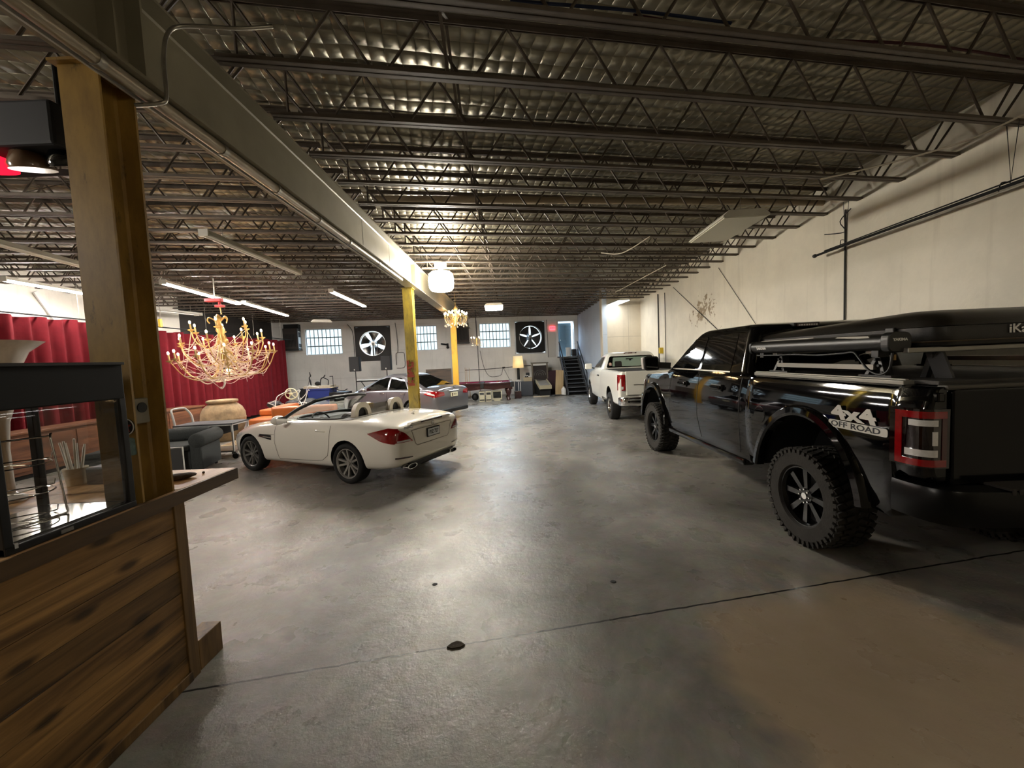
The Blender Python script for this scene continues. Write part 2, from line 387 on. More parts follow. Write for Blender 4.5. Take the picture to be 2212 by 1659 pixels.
def mk_wood(name, c1, c2, axis='x', scale=1., plank=None, rough=.45, knots=True):
    m, g = newmat(name); b = g.n('BsdfPrincipled', i_Roughness=rough); g.l(b.outputs[0], g.out.inputs[0])
    tc = g.n('TexCoord'); P = tc.outputs['Object']
    st = {'x': (.5, 7, 7), 'y': (7, .5, 7), 'z': (7, 7, .5)}[axis]
    mp = g.n('Mapping'); mp.inputs['Scale'].default_value = tuple(x*scale for x in st); g.l(P, mp.inputs[0])
    src = mp.outputs[0]
    if plank:    # per-plank offset along z
        s = g.n('SeparateXYZ'); g.l(P, s.inputs[0])
        d = g.n('Math', operation='DIVIDE'); d.inputs[1].default_value = plank; g.l(s.outputs[2], d.inputs[0])
        fl = g.n('Math', operation='FLOOR'); g.l(d.outputs[0], fl.inputs[0])
        w = g.n('TexWhiteNoise', noise_dimensions='1D'); g.l(fl.outputs[0], w.inputs['W'])
        ad = g.n('VectorMath', operation='MULTIPLY_ADD'); ad.inputs[1].default_value = (9, 9, 9); g.l(w.outputs['Color'], ad.inputs[0]); g.l(src, ad.inputs[2]); src = ad.outputs[0]
    n = g.n('TexNoise', i_Scale=1.6, i_Detail=7., i_Roughness=.6, i_Distortion=1.2); g.l(src, n.inputs[0])
    cr = g.n('ValToRGB'); e = cr.color_ramp.elements
    e[0].position = .34; e[0].color = (*lin(c1), 1); e[1].position = .66; e[1].color = (*lin(c2), 1); g.l(n.outputs['Fac'], cr.inputs[0]); out = cr.outputs[0]
    if plank:
        hv = g.n('HueSaturation'); rg = g.n('MapRange'); rg.inputs['To Min'].default_value = .6; rg.inputs['To Max'].default_value = 1.25; g.l(w.outputs['Value'], rg.inputs[0]); g.l(rg.outputs[0], hv.inputs['Value']); g.l(out, hv.inputs['Color']); out = hv.outputs[0]
    if knots:
        kp = g.n('Mapping'); kp.inputs['Scale'].default_value = {'x': (2, 5.5, 5.5), 'y': (5.5, 2, 5.5), 'z': (5.5, 5.5, 2)}[axis]; g.l(P, kp.inputs[0])
        ks = g.n('SeparateXYZ'); g.l(kp.outputs[0], ks.inputs[0]); kc = g.n('CombineXYZ'); g.l(ks.outputs['xyz'.index(axis)], kc.inputs[0]); g.l(ks.outputs[2 if axis != 'z' else 1], kc.inputs[1])
        v = g.n('TexVoronoi', i_Scale=1., voronoi_dimensions='2D'); g.l(kc.outputs[0], v.inputs[0])
        lt = g.n('MapRange'); lt.inputs['From Min'].default_value = .06; lt.inputs['From Max'].default_value = .16; lt.inputs['To Min'].default_value = .85; lt.inputs['To Max'].default_value = 0; g.l(v.outputs['Distance'], lt.inputs[0])
        mx = g.n('MixRGB'); mx.inputs[2].default_value = (*[x*.25 for x in lin(c1)], 1); g.l(lt.outputs[0], mx.inputs[0]); g.l(out, mx.inputs[1]); out = mx.outputs[0]
    g.l(out, b.inputs['Base Color'])
    bp = g.n('Bump', i_Strength=.15, i_Distance=.005); g.l(n.outputs['Fac'], bp.inputs['Height']); g.l(bp.outputs[0], b.inputs['Normal'])
    return m

M_FLOOR = mk_floor()
M_WALLR = mk_wall('wall_cream', 'efe8d6', '8b7d63', courses=False, patch=[(10.8, 2.9, 1.5, .8)])
M_WALLB = mk_wall('wall_white_block', 'dcdad4', '7a756c', cx=2.5, cz=1.24, joint=.22)
M_WALLS = mk_wall('wall_cream_block', 'ddd2bd', '84786a', cx=1.1, cz=1.25, joint=.45)
M_WALLU = mk_wall('wall_pale_blue', 'c3cdd8', '7f8894', cx=2.4, cz=1.3, joint=.35)
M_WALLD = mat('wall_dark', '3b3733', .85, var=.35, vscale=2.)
M_WALLF = mat('wall_front', '8a8272', .8, var=.2, vscale=2.)
M_FOIL = mk_foil()
M_JOIST = mat('joist_steel', '6a5f53', .5, .15, var=.45, vscale=3., bump=.1, bscale=30)
M_BEAM = mat('beam_paint', '948c76', .42, .15, var=.22, vscale=2.2, bump=.05)
M_BEAMD = mat('beam_edge', 'b3ab98', .4, .2, var=.2)
M_GALV = mat('galvanised', 'a9a498', .35, .8, var=.25, vscale=12)
M_DARK = mat('black_plastic', '121212', .45)
M_DARKM = mat('black_matte', '0c0c0d', .75)
M_WHITEM = mat('white_metal', 'dedcd6', .4, var=.08)
M_CHROME = mat('chrome', 'd8d8d8', .08, 1.)
M_STEEL = mat('steel', '9a9894', .3, 1.)

# ================================================================== SHELL
mb = MB()
mb._new([(XL-.5, yb(XL-.5, Y0F)-.5, 0), (XR+.5, yb(XR+.5, Y0F)-.5, 0), (XR+.5, yb(XR+.5)+.6, 0), (XL-.5, yb(XL-.5)+.6, 0),
         (XL-.5, yb(XL-.5, Y0F)-.5, -.2), (XR+.5, yb(XR+.5, Y0F)-.5, -.2), (XR+.5, yb(XR+.5)+.6, -.2), (XL-.5, yb(XL-.5)+.6, -.2)],
        [(0, 1, 2, 3), (7, 6, 5, 4), (0, 4, 5, 1), (1, 5, 6, 2), (2, 6, 7, 3), (3, 7, 4, 0)])
struct('floor', mb, M_FLOOR)
mb = MB()
a = [(XL-.5, yb(XL-.5, Y0F)-.5), (XR+.5, yb(XR+.5, Y0F)-.5), (XR+.5, yb(XR+.5)+.6), (XL-.5, yb(XL-.5)+.6)]
mb._new([(*p, ZD) for p in a]+[(*p, ZD+.2) for p in a], [(0, 1, 2, 3), (7, 6, 5, 4), (0, 4, 5, 1), (1, 5, 6, 2), (2, 6, 7, 3), (3, 7, 4, 0)])
struct('ceiling', mb, M_FOIL)
def wall(name, p, q, m, h=ZD, t=.25, holes=(), z0=0):
    """wall whose room face runs p->q (room on the left-hand side when walking q->p); holes are (s0,s1,z0,z1)"""
    p, q = Vector((*p, 0)), Vector((*q, 0)); d = (q-p); L = d.length; d.normalize(); n = Vector((-d.y, d.x, 0))
    ss = sorted({0, L, *[v for hh in holes for v in hh[:2]]}); zz = sorted({z0, h, *[v for hh in holes for v in hh[2:]]})
    solid = {}
    for i in range(len(ss)-1):
        for j in range(len(zz)-1):
            cs, cz = (ss[i]+ss[i+1])/2, (zz[j]+zz[j+1])/2
            solid[i, j] = not any(a <= cs <= b and c <= cz <= e for a, b, c, e in holes)
    mb = MB()
    for (i, j), ok in solid.items():
        if not ok: continue
        s0, s1, a, b = ss[i], ss[i+1], zz[j], zz[j+1]
        mb._new([(s0, 0, a), (s1, 0, a), (s1, 0, b), (s0, 0, b)], [(0, 1, 2, 3)]); mb._new([(s0, t, a), (s1, t, a), (s1, t, b), (s0, t, b)], [(3, 2, 1, 0)])
        for di, dj, quad in ((-1, 0, [(s0, 0, a), (s0, 0, b), (s0, t, b), (s0, t, a)]), (1, 0, [(s1, 0, a), (s1, t, a), (s1, t, b), (s1, 0, b)]),
                             (0, -1, [(s0, 0, a), (s0, t, a), (s1, t, a), (s1, 0, a)]), (0, 1, [(s0, 0, b), (s1, 0, b), (s1, t, b), (s0, t, b)])):
            if not solid.get((i+di, j+dj), False): mb._new(quad, [(0, 1, 2, 3)])
    o = struct(name, mb, m)
    o.matrix_world = basis(d, n, (0, 0, 1), p)
    return o
# end wall: local x along the wall; s measured from x = XL-.3
S0 = XL-.3
def s_of(x): return (x-S0)/math.cos(SK)
BW = {'w1': (-9.50, -7.92, 2.40, 3.61), 'w2': (-4.95, -3.53, 2.42, 3.63), 'w3': (-1.45, .08, 2.42, 3.66),
      'f1': (-7.28, -5.78, 2.06, 3.62), 'f2': (.36, 1.86, 2.08, 3.68), 'door': (2.55, 3.5, 1.82, 3.68)}
holes = [(s_of(a), s_of(b), c, d) for a, b, c, d in BW.values()]
wall('wall_back', (S0, yb(S0)), (XR+.3, yb(XR+.3)), M_WALLB, holes=holes)
mb = MB(); mb.box(0, .25, yb(XR, Y0F)-.5, yb(XR)+.6, 0, ZD); o = struct('wall_right', mb, M_WALLR); o.location = (XR, 0, 0)
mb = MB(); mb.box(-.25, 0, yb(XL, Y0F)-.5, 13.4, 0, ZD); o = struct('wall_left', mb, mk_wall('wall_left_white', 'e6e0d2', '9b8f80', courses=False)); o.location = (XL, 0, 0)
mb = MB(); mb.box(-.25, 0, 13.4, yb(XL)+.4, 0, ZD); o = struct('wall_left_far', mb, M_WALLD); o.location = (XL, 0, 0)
wall('wall_front', (XR+.3, yb(XR+.3, Y0F)), (S0, yb(S0, Y0F)), M_WALLF)
# stepped-in corner on the right in front of the stairs
wall('wall_right_step', (3.64, yb(3.64, 14.9)), (XR+.02, yb(XR+.02, 14.9)), M_WALLS, t=.2)
mb = MB(); mb.box(0, .18, yb(3.64, 14.9)+.0, yb(3.9)+.05, 0, ZD)
o = struct('wall_right_stair', mb, M_WALLU); o.location = (3.66, 0, 0)

# ================================================================== WINDOWS
M_PANE = clearglass('window_pane', (.93, .98, 1.0), .08, .05)
M_FRAMEW = mat('window_frame_paint', 'c9ccce', .5, var=.15)
M_MUNT = mat('window_steel', '6a7276', .5, var=.2)
def back_frame(x): return basis((math.cos(SK), math.sin(SK), 0), (-math.sin(SK), math.cos(SK), 0), (0, 0, 1), (x, yb(x), 0))
def window(nm, key, cols, rows):
    x0, x1, z0, z1 = BW[key]; w = (x1-x0)/math.cos(SK)
    o = bpy.data.objects.new(nm, None); COL.objects.link(o); o['kind'] = 'structure'; o.matrix_world = back_frame(x0)
    mb = MB(); t = .035
    for b in ((0, t, z0, z1), (w-t, w, z0, z1), (0, w, z0, z0+t), (0, w, z1-t, z1)): mb.box(b[0], b[1], .09, .15, b[2], b[3])
    obj('window_frame', mb, M_FRAMEW, o)
    mb = MB()
    for i in range(1, cols): mb.bx((w*i/cols, .12, (z0+z1)/2), (.03, .03, z1-z0-2*t))
    for j in range(1, rows): mb.bx((w/2, .12, z0+(z1-z0)*j/rows), (w-2*t, .03, .045))
    obj('window_bars', mb, M_MUNT, o)
    mb = MB(); mb.box(t, w-t, .118, .124, z0+t, z1-t); obj('window_glass', mb, M_PANE, o)
    return o
window('window_1', 'w1', 9, 3); window('window_2', 'w2', 9, 3); window('window_3', 'w3', 9, 3)
# doorway at the top of the stairs
x0, x1, z0, z1 = BW['door']; w = (x1-x0)/math.cos(SK)
d = bpy.data.objects.new('door_1', None); COL.objects.link(d); d['kind'] = 'structure'; d.matrix_world = back_frame(x0)
M_DOOR = mat('door_bluegrey', '5f7480', .45, var=.12)
mb = MB()
for b in ((-.04, .05, z0, z1+.04), (w-.05, w+.07, z0, z1+.04)): mb.box(b[0], b[1], -.02, .22, b[2], b[3])
mb.box(-.04, w+.07, -.02, .22, z1-.03, z1+.05); obj('door_frame', mb, M_WALLB, d)
mb = MB(); mb.mi = 0; mb.box(.13, w-.10, .34, .385, z0+.01, z1-.10)
for (a, b) in ((.23, .47), (.57, .81)):
    for (c, e) in ((.10, .72), (.86, 1.30), (1.42, 1.62)):
        mb.box(a, b, .325, .345, z0+c, z0+e); 
obj('door_panel', mb, M_DOOR, d, bevel=.008)
mb = MB()
for z in (z0+.3, z0+1.0, z0+1.55): mb.cyl((w-.11, .34, z-.06), (w-.11, .34, z+.06), .022)
mb.sphere((.25, .29, z0+.86), .03); obj('door_handle', mb, M_STEEL, d, smooth=50)
# ================================================================== ROOF STEEL
def joist_parts(root, x0, x1, end_l, end_r):
    """open-web joist along local x (joist frame is already skewed); z = 0 at the bottom of the bottom chord"""
    L = x1-x0; D = ZD-ZJ-.05
    mb = MB()
    b0, b1 = x0+(.08 if end_l else .0), x1-(.0 if end_r else .0)
    for s in (-1, 1):
        mb.box(b0, b1, s*.024-.019, s*.024+.019, 0, .008); mb.box(b0, b1, s*.010-.003, s*.010+.003, 0, .042)
        mb.box(b0, b1, s*.041-.003, s*.041+.003, 0, .026)
    obj('bottom_chord', mb, M_JOIST, root)
    mb = MB()
    for s in (-1, 1):
        mb.box(x0, x1, s*.026-.02, s*.026+.02, D-.008, D); mb.box(x0, x1, s*.010-.003, s*.010+.003, D-.042, D)
    obj('top_chord', mb, M_JOIST, root)
    mb = MB(); P = .63; n = int(L//P); off = (L-n*P)/2; pts = []
    xs = x0+off
    for i in range(n):
        mb.cyl((xs+i*P, 0, D-.025), (xs+i*P+P*.42, 0, .02), .0115, n=6); mb.cyl((xs+i*P+P*.58, 0, .02), (xs+(i+1)*P, 0, D-.025), .0115, n=6)
    mb.cyl((x0+.03, 0, D-.03), (x0+.34, 0, .02), .0115, n=6); mb.cyl((x1-.03, 0, D-.03), (x1-.34, 0, .02), .0115, n=6)
    mb.cyl((x0+.2, 0, D-.03), (x0+.2, 0, .02), .0115, n=6)
    obj('web', mb, M_JOIST, root)
JY = [3.165+.629*k for k in range(-6, 28)]
def joists(side, xa, xb):
    proto = None; n = len(JY)
    for i, y0 in enumerate(JY):
        k = n-1-i
        lab = 'steel roof joist %s of the long beam, %s from the end wall' % (side, (ORD+['thirty-third', 'thirty-fourth'])[k])
        if proto is None:
            proto = thing('roof_joist', lab, 'roof joist', (0, y0, ZJ), SK, 'open web joists %s of the beam' % side)
            c = math.cos(SK); joist_parts(proto, xa/c, xb/c, side == 'right', True)
        else: dup(proto, lab, (0, y0, ZJ))
joists('right', XB+.04, XR+.0)
joists('left', XL+.0, XB-.04)
# cross bridging rods between neighbouring joists
def bridging(side, x):
    proto = None; n = len(JY)-1
    for i in range(n):
        k = n-1-i
        lab = 'crossed brace rods %s of the beam, %s pair from the end wall' % (side, (ORD+['thirty-third'])[k])
        if i and (i % 1): continue
        y = JY[i]+TS*x
        if proto is None:
            proto = thing('cross_bridging', lab, 'bridging', (x, y, ZJ), 0, 'bridging rods %s of the beam' % side)
            for s in (0, 1):
                mb = MB(); D = ZD-ZJ-.06
                mb.bar((.012*s, 0, .01 if s else D), (.012*s, .629, D if s else .01), .022, .005); obj('rod', mb, M_JOIST, proto)
        else: dup(proto, lab, (x, y, ZJ))
bridging('right', -.36); bridging('left', -5.6)

# ------------------------------------------------------------------ long beam
bm_ = thing('steel_beam', 'long pale steel I-beam running down the hall over the yellow columns', 'beam', (XB, 0, 0))
ZB0, ZB1 = 3.42, 3.92
ya, yz = -4.6, yb(XB)-.02
FW = .115
prof = [(-FW, ZB0), (FW, ZB0), (FW, ZB0+.018), (.016, ZB0+.022), (.007, ZB0+.034), (.007, ZB1-.034), (.016, ZB1-.022), (FW, ZB1-.018), (FW, ZB1), (-FW, ZB1), (-FW, ZB1-.018), (-.016, ZB1-.022), (-.007, ZB1-.034), (-.007, ZB0+.034), (-.016, ZB0+.022), (-FW, ZB0+.018)]
mb = MB(); mb.prism(prof, ya, yz, 'y'); obj('web_and_flanges', mb, M_BEAM, bm_)
CY = [2.206, 8.62, 15.4]
for y in CY:
    mb = MB()
    for s in (-1, 1):
        for dy in (-.08, .08): mb.box(s*.007, s*.095, y+dy-.006, y+dy+.006, ZB0+.018, ZB1-.018)
    obj('stiffener', mb, M_BEAM, bm_)
mb = MB()
mb.box(.008, .0095, 7.0, 7.008, ZB0+.04, ZB1-.04); mb.box(.008, .0095, 5.75, 5.756, ZB0+.04, ZB1-.04); obj('seam', mb, M_DARK, bm_)
# pipe clipped under the lower flange
p = thing('pipe', 'slim metal pipe clipped along the lower edge of the long steel beam', 'pipe', (XB+.055, 0, ZB0-.037))
mb = MB(); mb.tube([(0, -4.5, 0), (0, 7.5, 0)], .036, 12); obj('tube', mb, mat('pipe_paint', 'b0a48f', .28, .35, var=.25, vscale=5), p, smooth=40)
for y in (2.05, 2.9, 3.55, 4.3, 5.1, 6.2):
    mb = MB(); mb.cyl((0, y-.018, 0), (0, y+.018, 0), .042, n=12); obj('coupling', mb, M_GALV, p, smooth=40)
mb = MB(); mb.box(-.056, -.044, -4.5, 7.4, -.03, .034); obj('bright_strip', mb, M_WHITEM, p)
# conduit bent round the beam
mb = MB(); mb.tube(smoothpts([(.62, 2.62, ZJ+.03), (.45, 2.55, ZJ-.03), (.2, 2.47, ZJ-.07), (.13, 2.42, ZJ-.14), (.12, 2.38, ZJ-.3), (.13, 2.36, ZB0-.02), (.1, 2.34, ZB0-.07), (-.0, 2.3, ZB0-.1)], 5), .011, 8)
o = obj('conduit', mb, M_GALV, None, smooth=50); o.location = (XB, 0, 0)
tag(o, 'thin galvanised conduit bent down around the beam above the nearest column', 'conduit')

# ------------------------------------------------------------------ columns
def mk_yellow(nm, c, c2, rust, sc):
    m, g = newmat(nm); b = g.n('BsdfPrincipled', i_Roughness=.42); g.l(b.outputs[0], g.out.inputs[0])
    tc = g.n('TexCoord'); mp = g.n('Mapping'); mp.inputs['Scale'].default_value = (1, 1, .35); g.l(tc.outputs['Object'], mp.inputs[0])
    n = g.n('TexNoise', i_Scale=5.*sc, i_Detail=7., i_Roughness=.7); g.l(mp.outputs[0], n.inputs[0])
    cr = g.n('ValToRGB'); e = cr.color_ramp.elements; e[0].position = .40; e[0].color = (*lin(c2), 1); e[1].position = .62; e[1].color = (*lin(c), 1); g.l(n.outputs['Fac'], cr.inputs[0])
    n2 = g.n('TexNoise', i_Scale=9.*sc, i_Detail=8., i_Roughness=.75); g.l(mp.outputs[0], n2.inputs[0])
    r_ = g.n('MapRange'); r_.inputs['From Min'].default_value = .58; r_.inputs['From Max'].default_value = .66; g.l(n2.outputs['Fac'], r_.inputs[0]); r_.inputs['To Max'].default_value = .8
    mx = g.n('MixRGB'); mx.inputs[2].default_value = (*lin(rust), 1); g.l(r_.outputs[0], mx.inputs[0]); g.l(cr.outputs[0], mx.inputs[1])
    g.l(mx.outputs[0], b.inputs['Base Color']); return m
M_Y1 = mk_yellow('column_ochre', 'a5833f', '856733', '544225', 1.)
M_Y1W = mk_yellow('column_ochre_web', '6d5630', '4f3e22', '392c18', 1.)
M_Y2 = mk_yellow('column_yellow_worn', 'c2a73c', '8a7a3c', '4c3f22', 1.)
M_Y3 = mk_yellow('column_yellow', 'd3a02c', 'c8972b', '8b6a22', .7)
def column(y, m, label, mw=None):
    t = thing('steel_column', label, 'column', (XB-.10, y, 0))
    pr = [(-.1, -.1), (.1, -.1), (.1, -.088), (.014, -.084), (.006, -.07), (.006, .07), (.014, .084), (.1, .088), (.1, .1), (-.1, .1), (-.1, .088), (-.014, .084), (-.006, .07), (-.006, -.07), (-.014, -.084), (-.1, -.088)]
    mb = MB(); mb.prism(pr, 0.012, ZB0-.014, 'z'); obj('shaft', mb, m, t)
    mb = MB(); mb.bx((0, 0, ZB0-.007), (.24, .26, .014)); obj('cap_plate', mb, m, t)
    mb = MB(); mb.bx((0, 0, .006), (.215, .3, .012)); obj('base_plate', mb, m, t)
    return t
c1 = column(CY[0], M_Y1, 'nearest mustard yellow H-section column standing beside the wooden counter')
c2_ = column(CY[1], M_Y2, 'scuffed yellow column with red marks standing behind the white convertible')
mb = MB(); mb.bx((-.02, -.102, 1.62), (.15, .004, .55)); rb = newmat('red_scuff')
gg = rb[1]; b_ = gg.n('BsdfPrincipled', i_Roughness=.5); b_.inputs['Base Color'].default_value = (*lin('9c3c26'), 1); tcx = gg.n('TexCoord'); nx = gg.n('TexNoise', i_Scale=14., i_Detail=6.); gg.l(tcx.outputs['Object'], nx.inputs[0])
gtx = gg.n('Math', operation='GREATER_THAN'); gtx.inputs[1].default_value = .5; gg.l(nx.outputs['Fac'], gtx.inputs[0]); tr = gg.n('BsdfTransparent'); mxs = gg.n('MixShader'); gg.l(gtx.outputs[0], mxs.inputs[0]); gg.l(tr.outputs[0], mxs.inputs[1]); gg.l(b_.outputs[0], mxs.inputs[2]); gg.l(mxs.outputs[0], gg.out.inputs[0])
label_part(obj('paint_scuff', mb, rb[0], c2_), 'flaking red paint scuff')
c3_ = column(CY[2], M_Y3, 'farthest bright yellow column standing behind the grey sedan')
# grey socket box on the nearest column
t = thing('socket_box', 'grey socket box screwed to the side of the nearest yellow column', 'socket box', (XB-.094, CY[0]-.005, 1.64))
M_SOCK = mat('socket_grey', '8d8778', .5)
mb = MB(); mb.box(0, .05, -.045, .045, -.07, .07); obj('body', mb, M_SOCK, t, bevel=.006)
mb = MB(); mb.cyl((.05, 0, .018), (.056, 0, .018), .028, n=20); obj('round_socket', mb, M_DARK, t, smooth=40)
mb = MB(); mb.box(.05, .053, -.04, .04, -.062, -.03); obj('lower_plate', mb, M_SOCK, t)

# ================================================================== LIGHT FITTINGS
E_TUBE = emis('fluorescent_tube', (1, .94, .89), 60)
M_TUBEOFF = mat('tube_unlit', 'e8e6dd', .35)
M_FIX = mat('fixture_enamel', 'd6d2c4', .4, var=.06)
def fluorescent(p, q, lit, label, w=.13):
    p, q = Vector(p), Vector(q); c = (p+q)/2; d = q-p; L = d.length; rz = math.atan2(d.y, d.x)
    t = thing('fluorescent_light', label, 'strip light', c, rz)
    mb = MB(); mb.prism([(-w/2, .012), (-w*.3, .075), (w*.3, .075), (w/2, .012), (w*.2, .03), (-w*.2, .03)], -L/2, L/2, 'x'); obj('housing', mb, M_FIX, t)
    for s in (-1, 1):
        mb = MB(); mb.box(s*L/2-.012, s*L/2+.012, -w/2, w/2, -.02, .075); obj('end_cap', mb, M_FIX, t)
    for s in (-1, 1):
        mb = MB(); mb.cyl((-L/2+.02, s*.032, 0), (L/2-.02, s*.032, 0), .018, n=10); obj('tube', mb, E_TUBE if lit else M_TUBEOFF, t, smooth=50)
    for s in (-.35, .35):
        mb = MB(); mb.cyl((s*L, 0, .075), (s*L, 0, ZJ-c.z+.0), .004, n=5); obj('hanger', mb, M_GALV, t)
    return t
ZL = 3.72
sc_ = (ZL-H)/(3.78-H)
def P2(x, y): return (x*sc_, y*sc_, ZL)
fluorescent(P2(-7.40, 8.757), P2(-7.905, 11.9), True, 'lit strip light above the tangled gold chandelier')
fluorescent(P2(-7.66, 11.78), P2(-8.187, 14.975), True, 'lit strip light farther along, right of the gold chandelier')
fluorescent(P2(-4.579, 10.557), P2(-4.767, 13.467), True, 'lit strip light nearest the long beam, above the grey sedan')
fluorescent(P2(-4.261, 5.805), P2(-4.306, 8.44), False, 'unlit strip light hanging between the two nearer yellow columns')
fluorescent(P2(-9.75, 7.9), P2(-9.9, 9.6), True, 'lit strip light above the left end of the red curtain')
fluorescent(P2(-7.2, 5.6), P2(-7.5, 7.4), False, 'unlit strip light hanging far left, behind the nearest column')
fluorescent((-10.25, 11.4, 3.66), (-9.95, 13.0, 3.66), False, 'unlit wide strip light left of the gold chandelier, by the white wall', w=.3)
# big drum pendant
t = thing('drum_pendant_light', 'bright white drum shaped pendant lamp hanging beside the long beam', 'pendant lamp', (-1.38, 8.6, 3.53))
E_DRUM = emis('drum_glow', (1, .93, .80), 66)
mb = MB(); R_ = .265
pr = [(.0, -.2), (.15, -.203), (.215, -.185), (.25, -.14), (.262, -.06), (.265, 0), (.262, .08), (.25, .15), (.205, .195), (.1, .21), (0, .21)]
mb.lathe(pr, 36); obj('shade', mb, E_DRUM, t, smooth=60)
mb = MB(); mb.cyl((0, 0, .21), (0, 0, .29), .05, n=16); obj('neck', mb, M_FIX, t, smooth=40)
mb = MB(); mb.box(-.12, .12, -.06, .06, .29, .40); obj('mount_plate', mb, M_FIX, t, bevel=.006)
# panel lights
def troffer(p, rz, L, W, Hh, lit, label, name='panel_light', tilt=0):
    t = thing(name, label, 'ceiling light', p, rz); t.rotation_euler = (tilt, 0, rz)
    mb = MB(); mb.prism([(-W/2, 0), (-W/2, .02), (-W*.38, Hh), (W*.38, Hh), (W/2, .02), (W/2, 0)], -L/2, L/2, 'y'); obj('housing', mb, M_FIX, t)
    mb = MB(); mb.box(-W/2+.02, W/2-.02, -L/2+.02, L/2-.02, -.012, .004); obj('diffuser', mb, lit or mat('diffuser_unlit', 'd9d6c4', .5), t)
    for s in (-1, 1):
        mb = MB(); mb.cyl((0, s*L*.36, Hh), (0, s*L*.36, ZJ-p[2]+.02), .003, n=5); obj('hanger', mb, M_GALV, t)
    return t
troffer((3.36, 6.16, 3.64), -.06, 1.22, .62, .09, None, 'unlit flat white panel light hanging over the black pickup')
E_LED = emis('led_panel', (.93, .98, 1.), 24)
t = troffer((-.46, 13.9, 3.6), .03, 1.3, .62, .08, E_LED, 'lit flat panel light hanging in the middle of the far ceiling')
mb = MB(); mb.box(-.012, .012, -.6, .6, -.02, -.008); obj('centre_bar', mb, M_FIX, t)
troffer((4.15, 15.0, 3.74), .1, 1.2, .42, .07, emis('led_corner', (.96, .98, 1.), 5), 'lit white light hanging over the stepped corner near the stairs')
troffer((-7.55, 16.2, 3.66), .55, 1.1, .75, .1, None, 'unlit white reflector light above the leftmost barred window', tilt=.15)
# ================================================================== VEHICLES
M_BLK = mat('black_car_paint', '040405', .045, spec=.5)
M_WHT = mat('white_car_paint', 'e6e1d6', .22, coat=1.)
M_WHT2 = mat('white_truck_paint', 'e4e3da', .25, coat=.8)
M_GRY = mat('grey_car_paint', '69676a', .28, .5, coat=1.)
M_TINT = mat('tinted_glass', '040505', .04, spec=.6, coat=.5)
M_CARGL = clearglass('car_glass', (.55, .62, .60), .25, .02)
M_CARGLC = clearglass('car_glass_clear', (.80, .85, .83), .0, .02)
M_TYRE = mat('tyre_rubber', '191817', .8, var=.3, vscale=12, bump=.15, bscale=60)
M_TYRED = mat('tyre_dusty', '302d29', .9, var=.45, vscale=9, bump=.3, bscale=50)
M_RIMB = mat('rim_black', '090909', .3, .2, coat=.3)
M_RIMS = mat('rim_silver', '9d9a96', .3, .6)
M_RIMD = mat('rim_dark', '7a7875', .32, .5)
M_RED = mat('lamp_red', '8e0a10', .08, coat=1., var=.35, vscale=25)
M_REDD = mat('lamp_dark_red', '3a0408', .06, coat=1.)
M_SMOKE = mat('lamp_smoke', '0d0203', .05, coat=1.)
M_LENS = mat('lamp_clear', 'cfccc8', .12, coat=1., var=.15, vscale=60)
M_WELL = mat('wheel_well', '070707', .9)
M_INT = mat('car_interior', '1a1a1b', .55, var=.2)
M_SEAT = mat('car_leather', '24211f', .5)
M_PLATE = mat('plate_white', 'cfd3d6', .35)
M_DECAL = mat('decal_silver', 'c9c6bd', .35, .2)
M_TXT = mat('text_dark', '15161a', .5)
M_TXTW = mat('text_white', 'e2e0da', .5)

def densify(st, k):
    xs = [s[0] for s in st]; n = len(st[0][1]); out = []
    cols = [smoothpts([(s[0], *s[1][i]) for s in st], k) for i in range(n)]
    return [[c[j] for c in cols] for j in range(len(cols[0]))]
def loft_body(st, k=4, sub=0):
    rr = []
    for half in densify(st, k):
        if sub: half = smoothpts(half, sub)
        full = list(half)+[V(p.x, -p.y, p.z) for p in reversed(half[1:-1])]
        rr.append(full)
    mb = MB(); mb.rings(rr); return mb
def rrect(z, x0, x1, w, r, n=5, x0b=None):
    pts = []
    for cx, cy, a in ((x1-r, w-r, 0), (x0+r, w-r, 90), (x0+r, -w+r, 180), (x1-r, -w+r, 270)):
        for i in range(n+1):
            t = math.radians(a+90*i/n); pts.append(V(cx+r*math.cos(t), cy+r*math.sin(t), z))
    return pts
def ring_loft(rs, k=3):
    R = [rrect(*q) for q in rs]; n = len(R[0])
    cols = [smoothpts([r_[i] for r_ in R], k) for i in range(n)]
    mb = MB(); mb.rings([[c[j] for c in cols] for j in range(len(cols[0]))]); return mb
def boolean(o, cutters):
    for c in cutters:
        c.parent = o.parent
        m = o.modifiers.new('c', 'BOOLEAN'); m.object = c; m.operation = 'DIFFERENCE'; m.solver = 'EXACT'
        m.material_mode = 'TRANSFER'
    dg = bpy.context.evaluated_depsgraph_get(); dg.update()
    me = bpy.data.meshes.new_from_object(o.evaluated_get(dg))
    o.modifiers.clear(); o.data = me
    print('BOOL', o.name, len(me.vertices), [x.name if x else None for x in me.materials], sorted({p.material_index for p in me.polygons}))
    for c in cutters: bpy.data.objects.remove(c)
    sharpen(me, 32)
def sharpen(me, a):
    bm = bmesh.new(); bm.from_mesh(me); th = math.radians(a)
    for f_ in bm.faces: f_.smooth = True
    for e in bm.edges: e.smooth = len(e.link_faces) == 2 and e.calc_face_angle(0) < th
    bm.to_mesh(me); bm.free()
def arch_cutter(x, cz, rx, rz, y0, y1, n=28):
    mb = MB(); mb.prism([(x+rx*math.cos(2*PI*i/n), cz+rz*math.sin(2*PI*i/n)) for i in range(n)], y0, y1, 'y')
    return obj('cut', mb, M_WELL)
def bvh_of(o): 
    bm = bmesh.new(); bm.from_mesh(o.data); b = BVHTree.FromBMesh(bm); bm.free(); return b
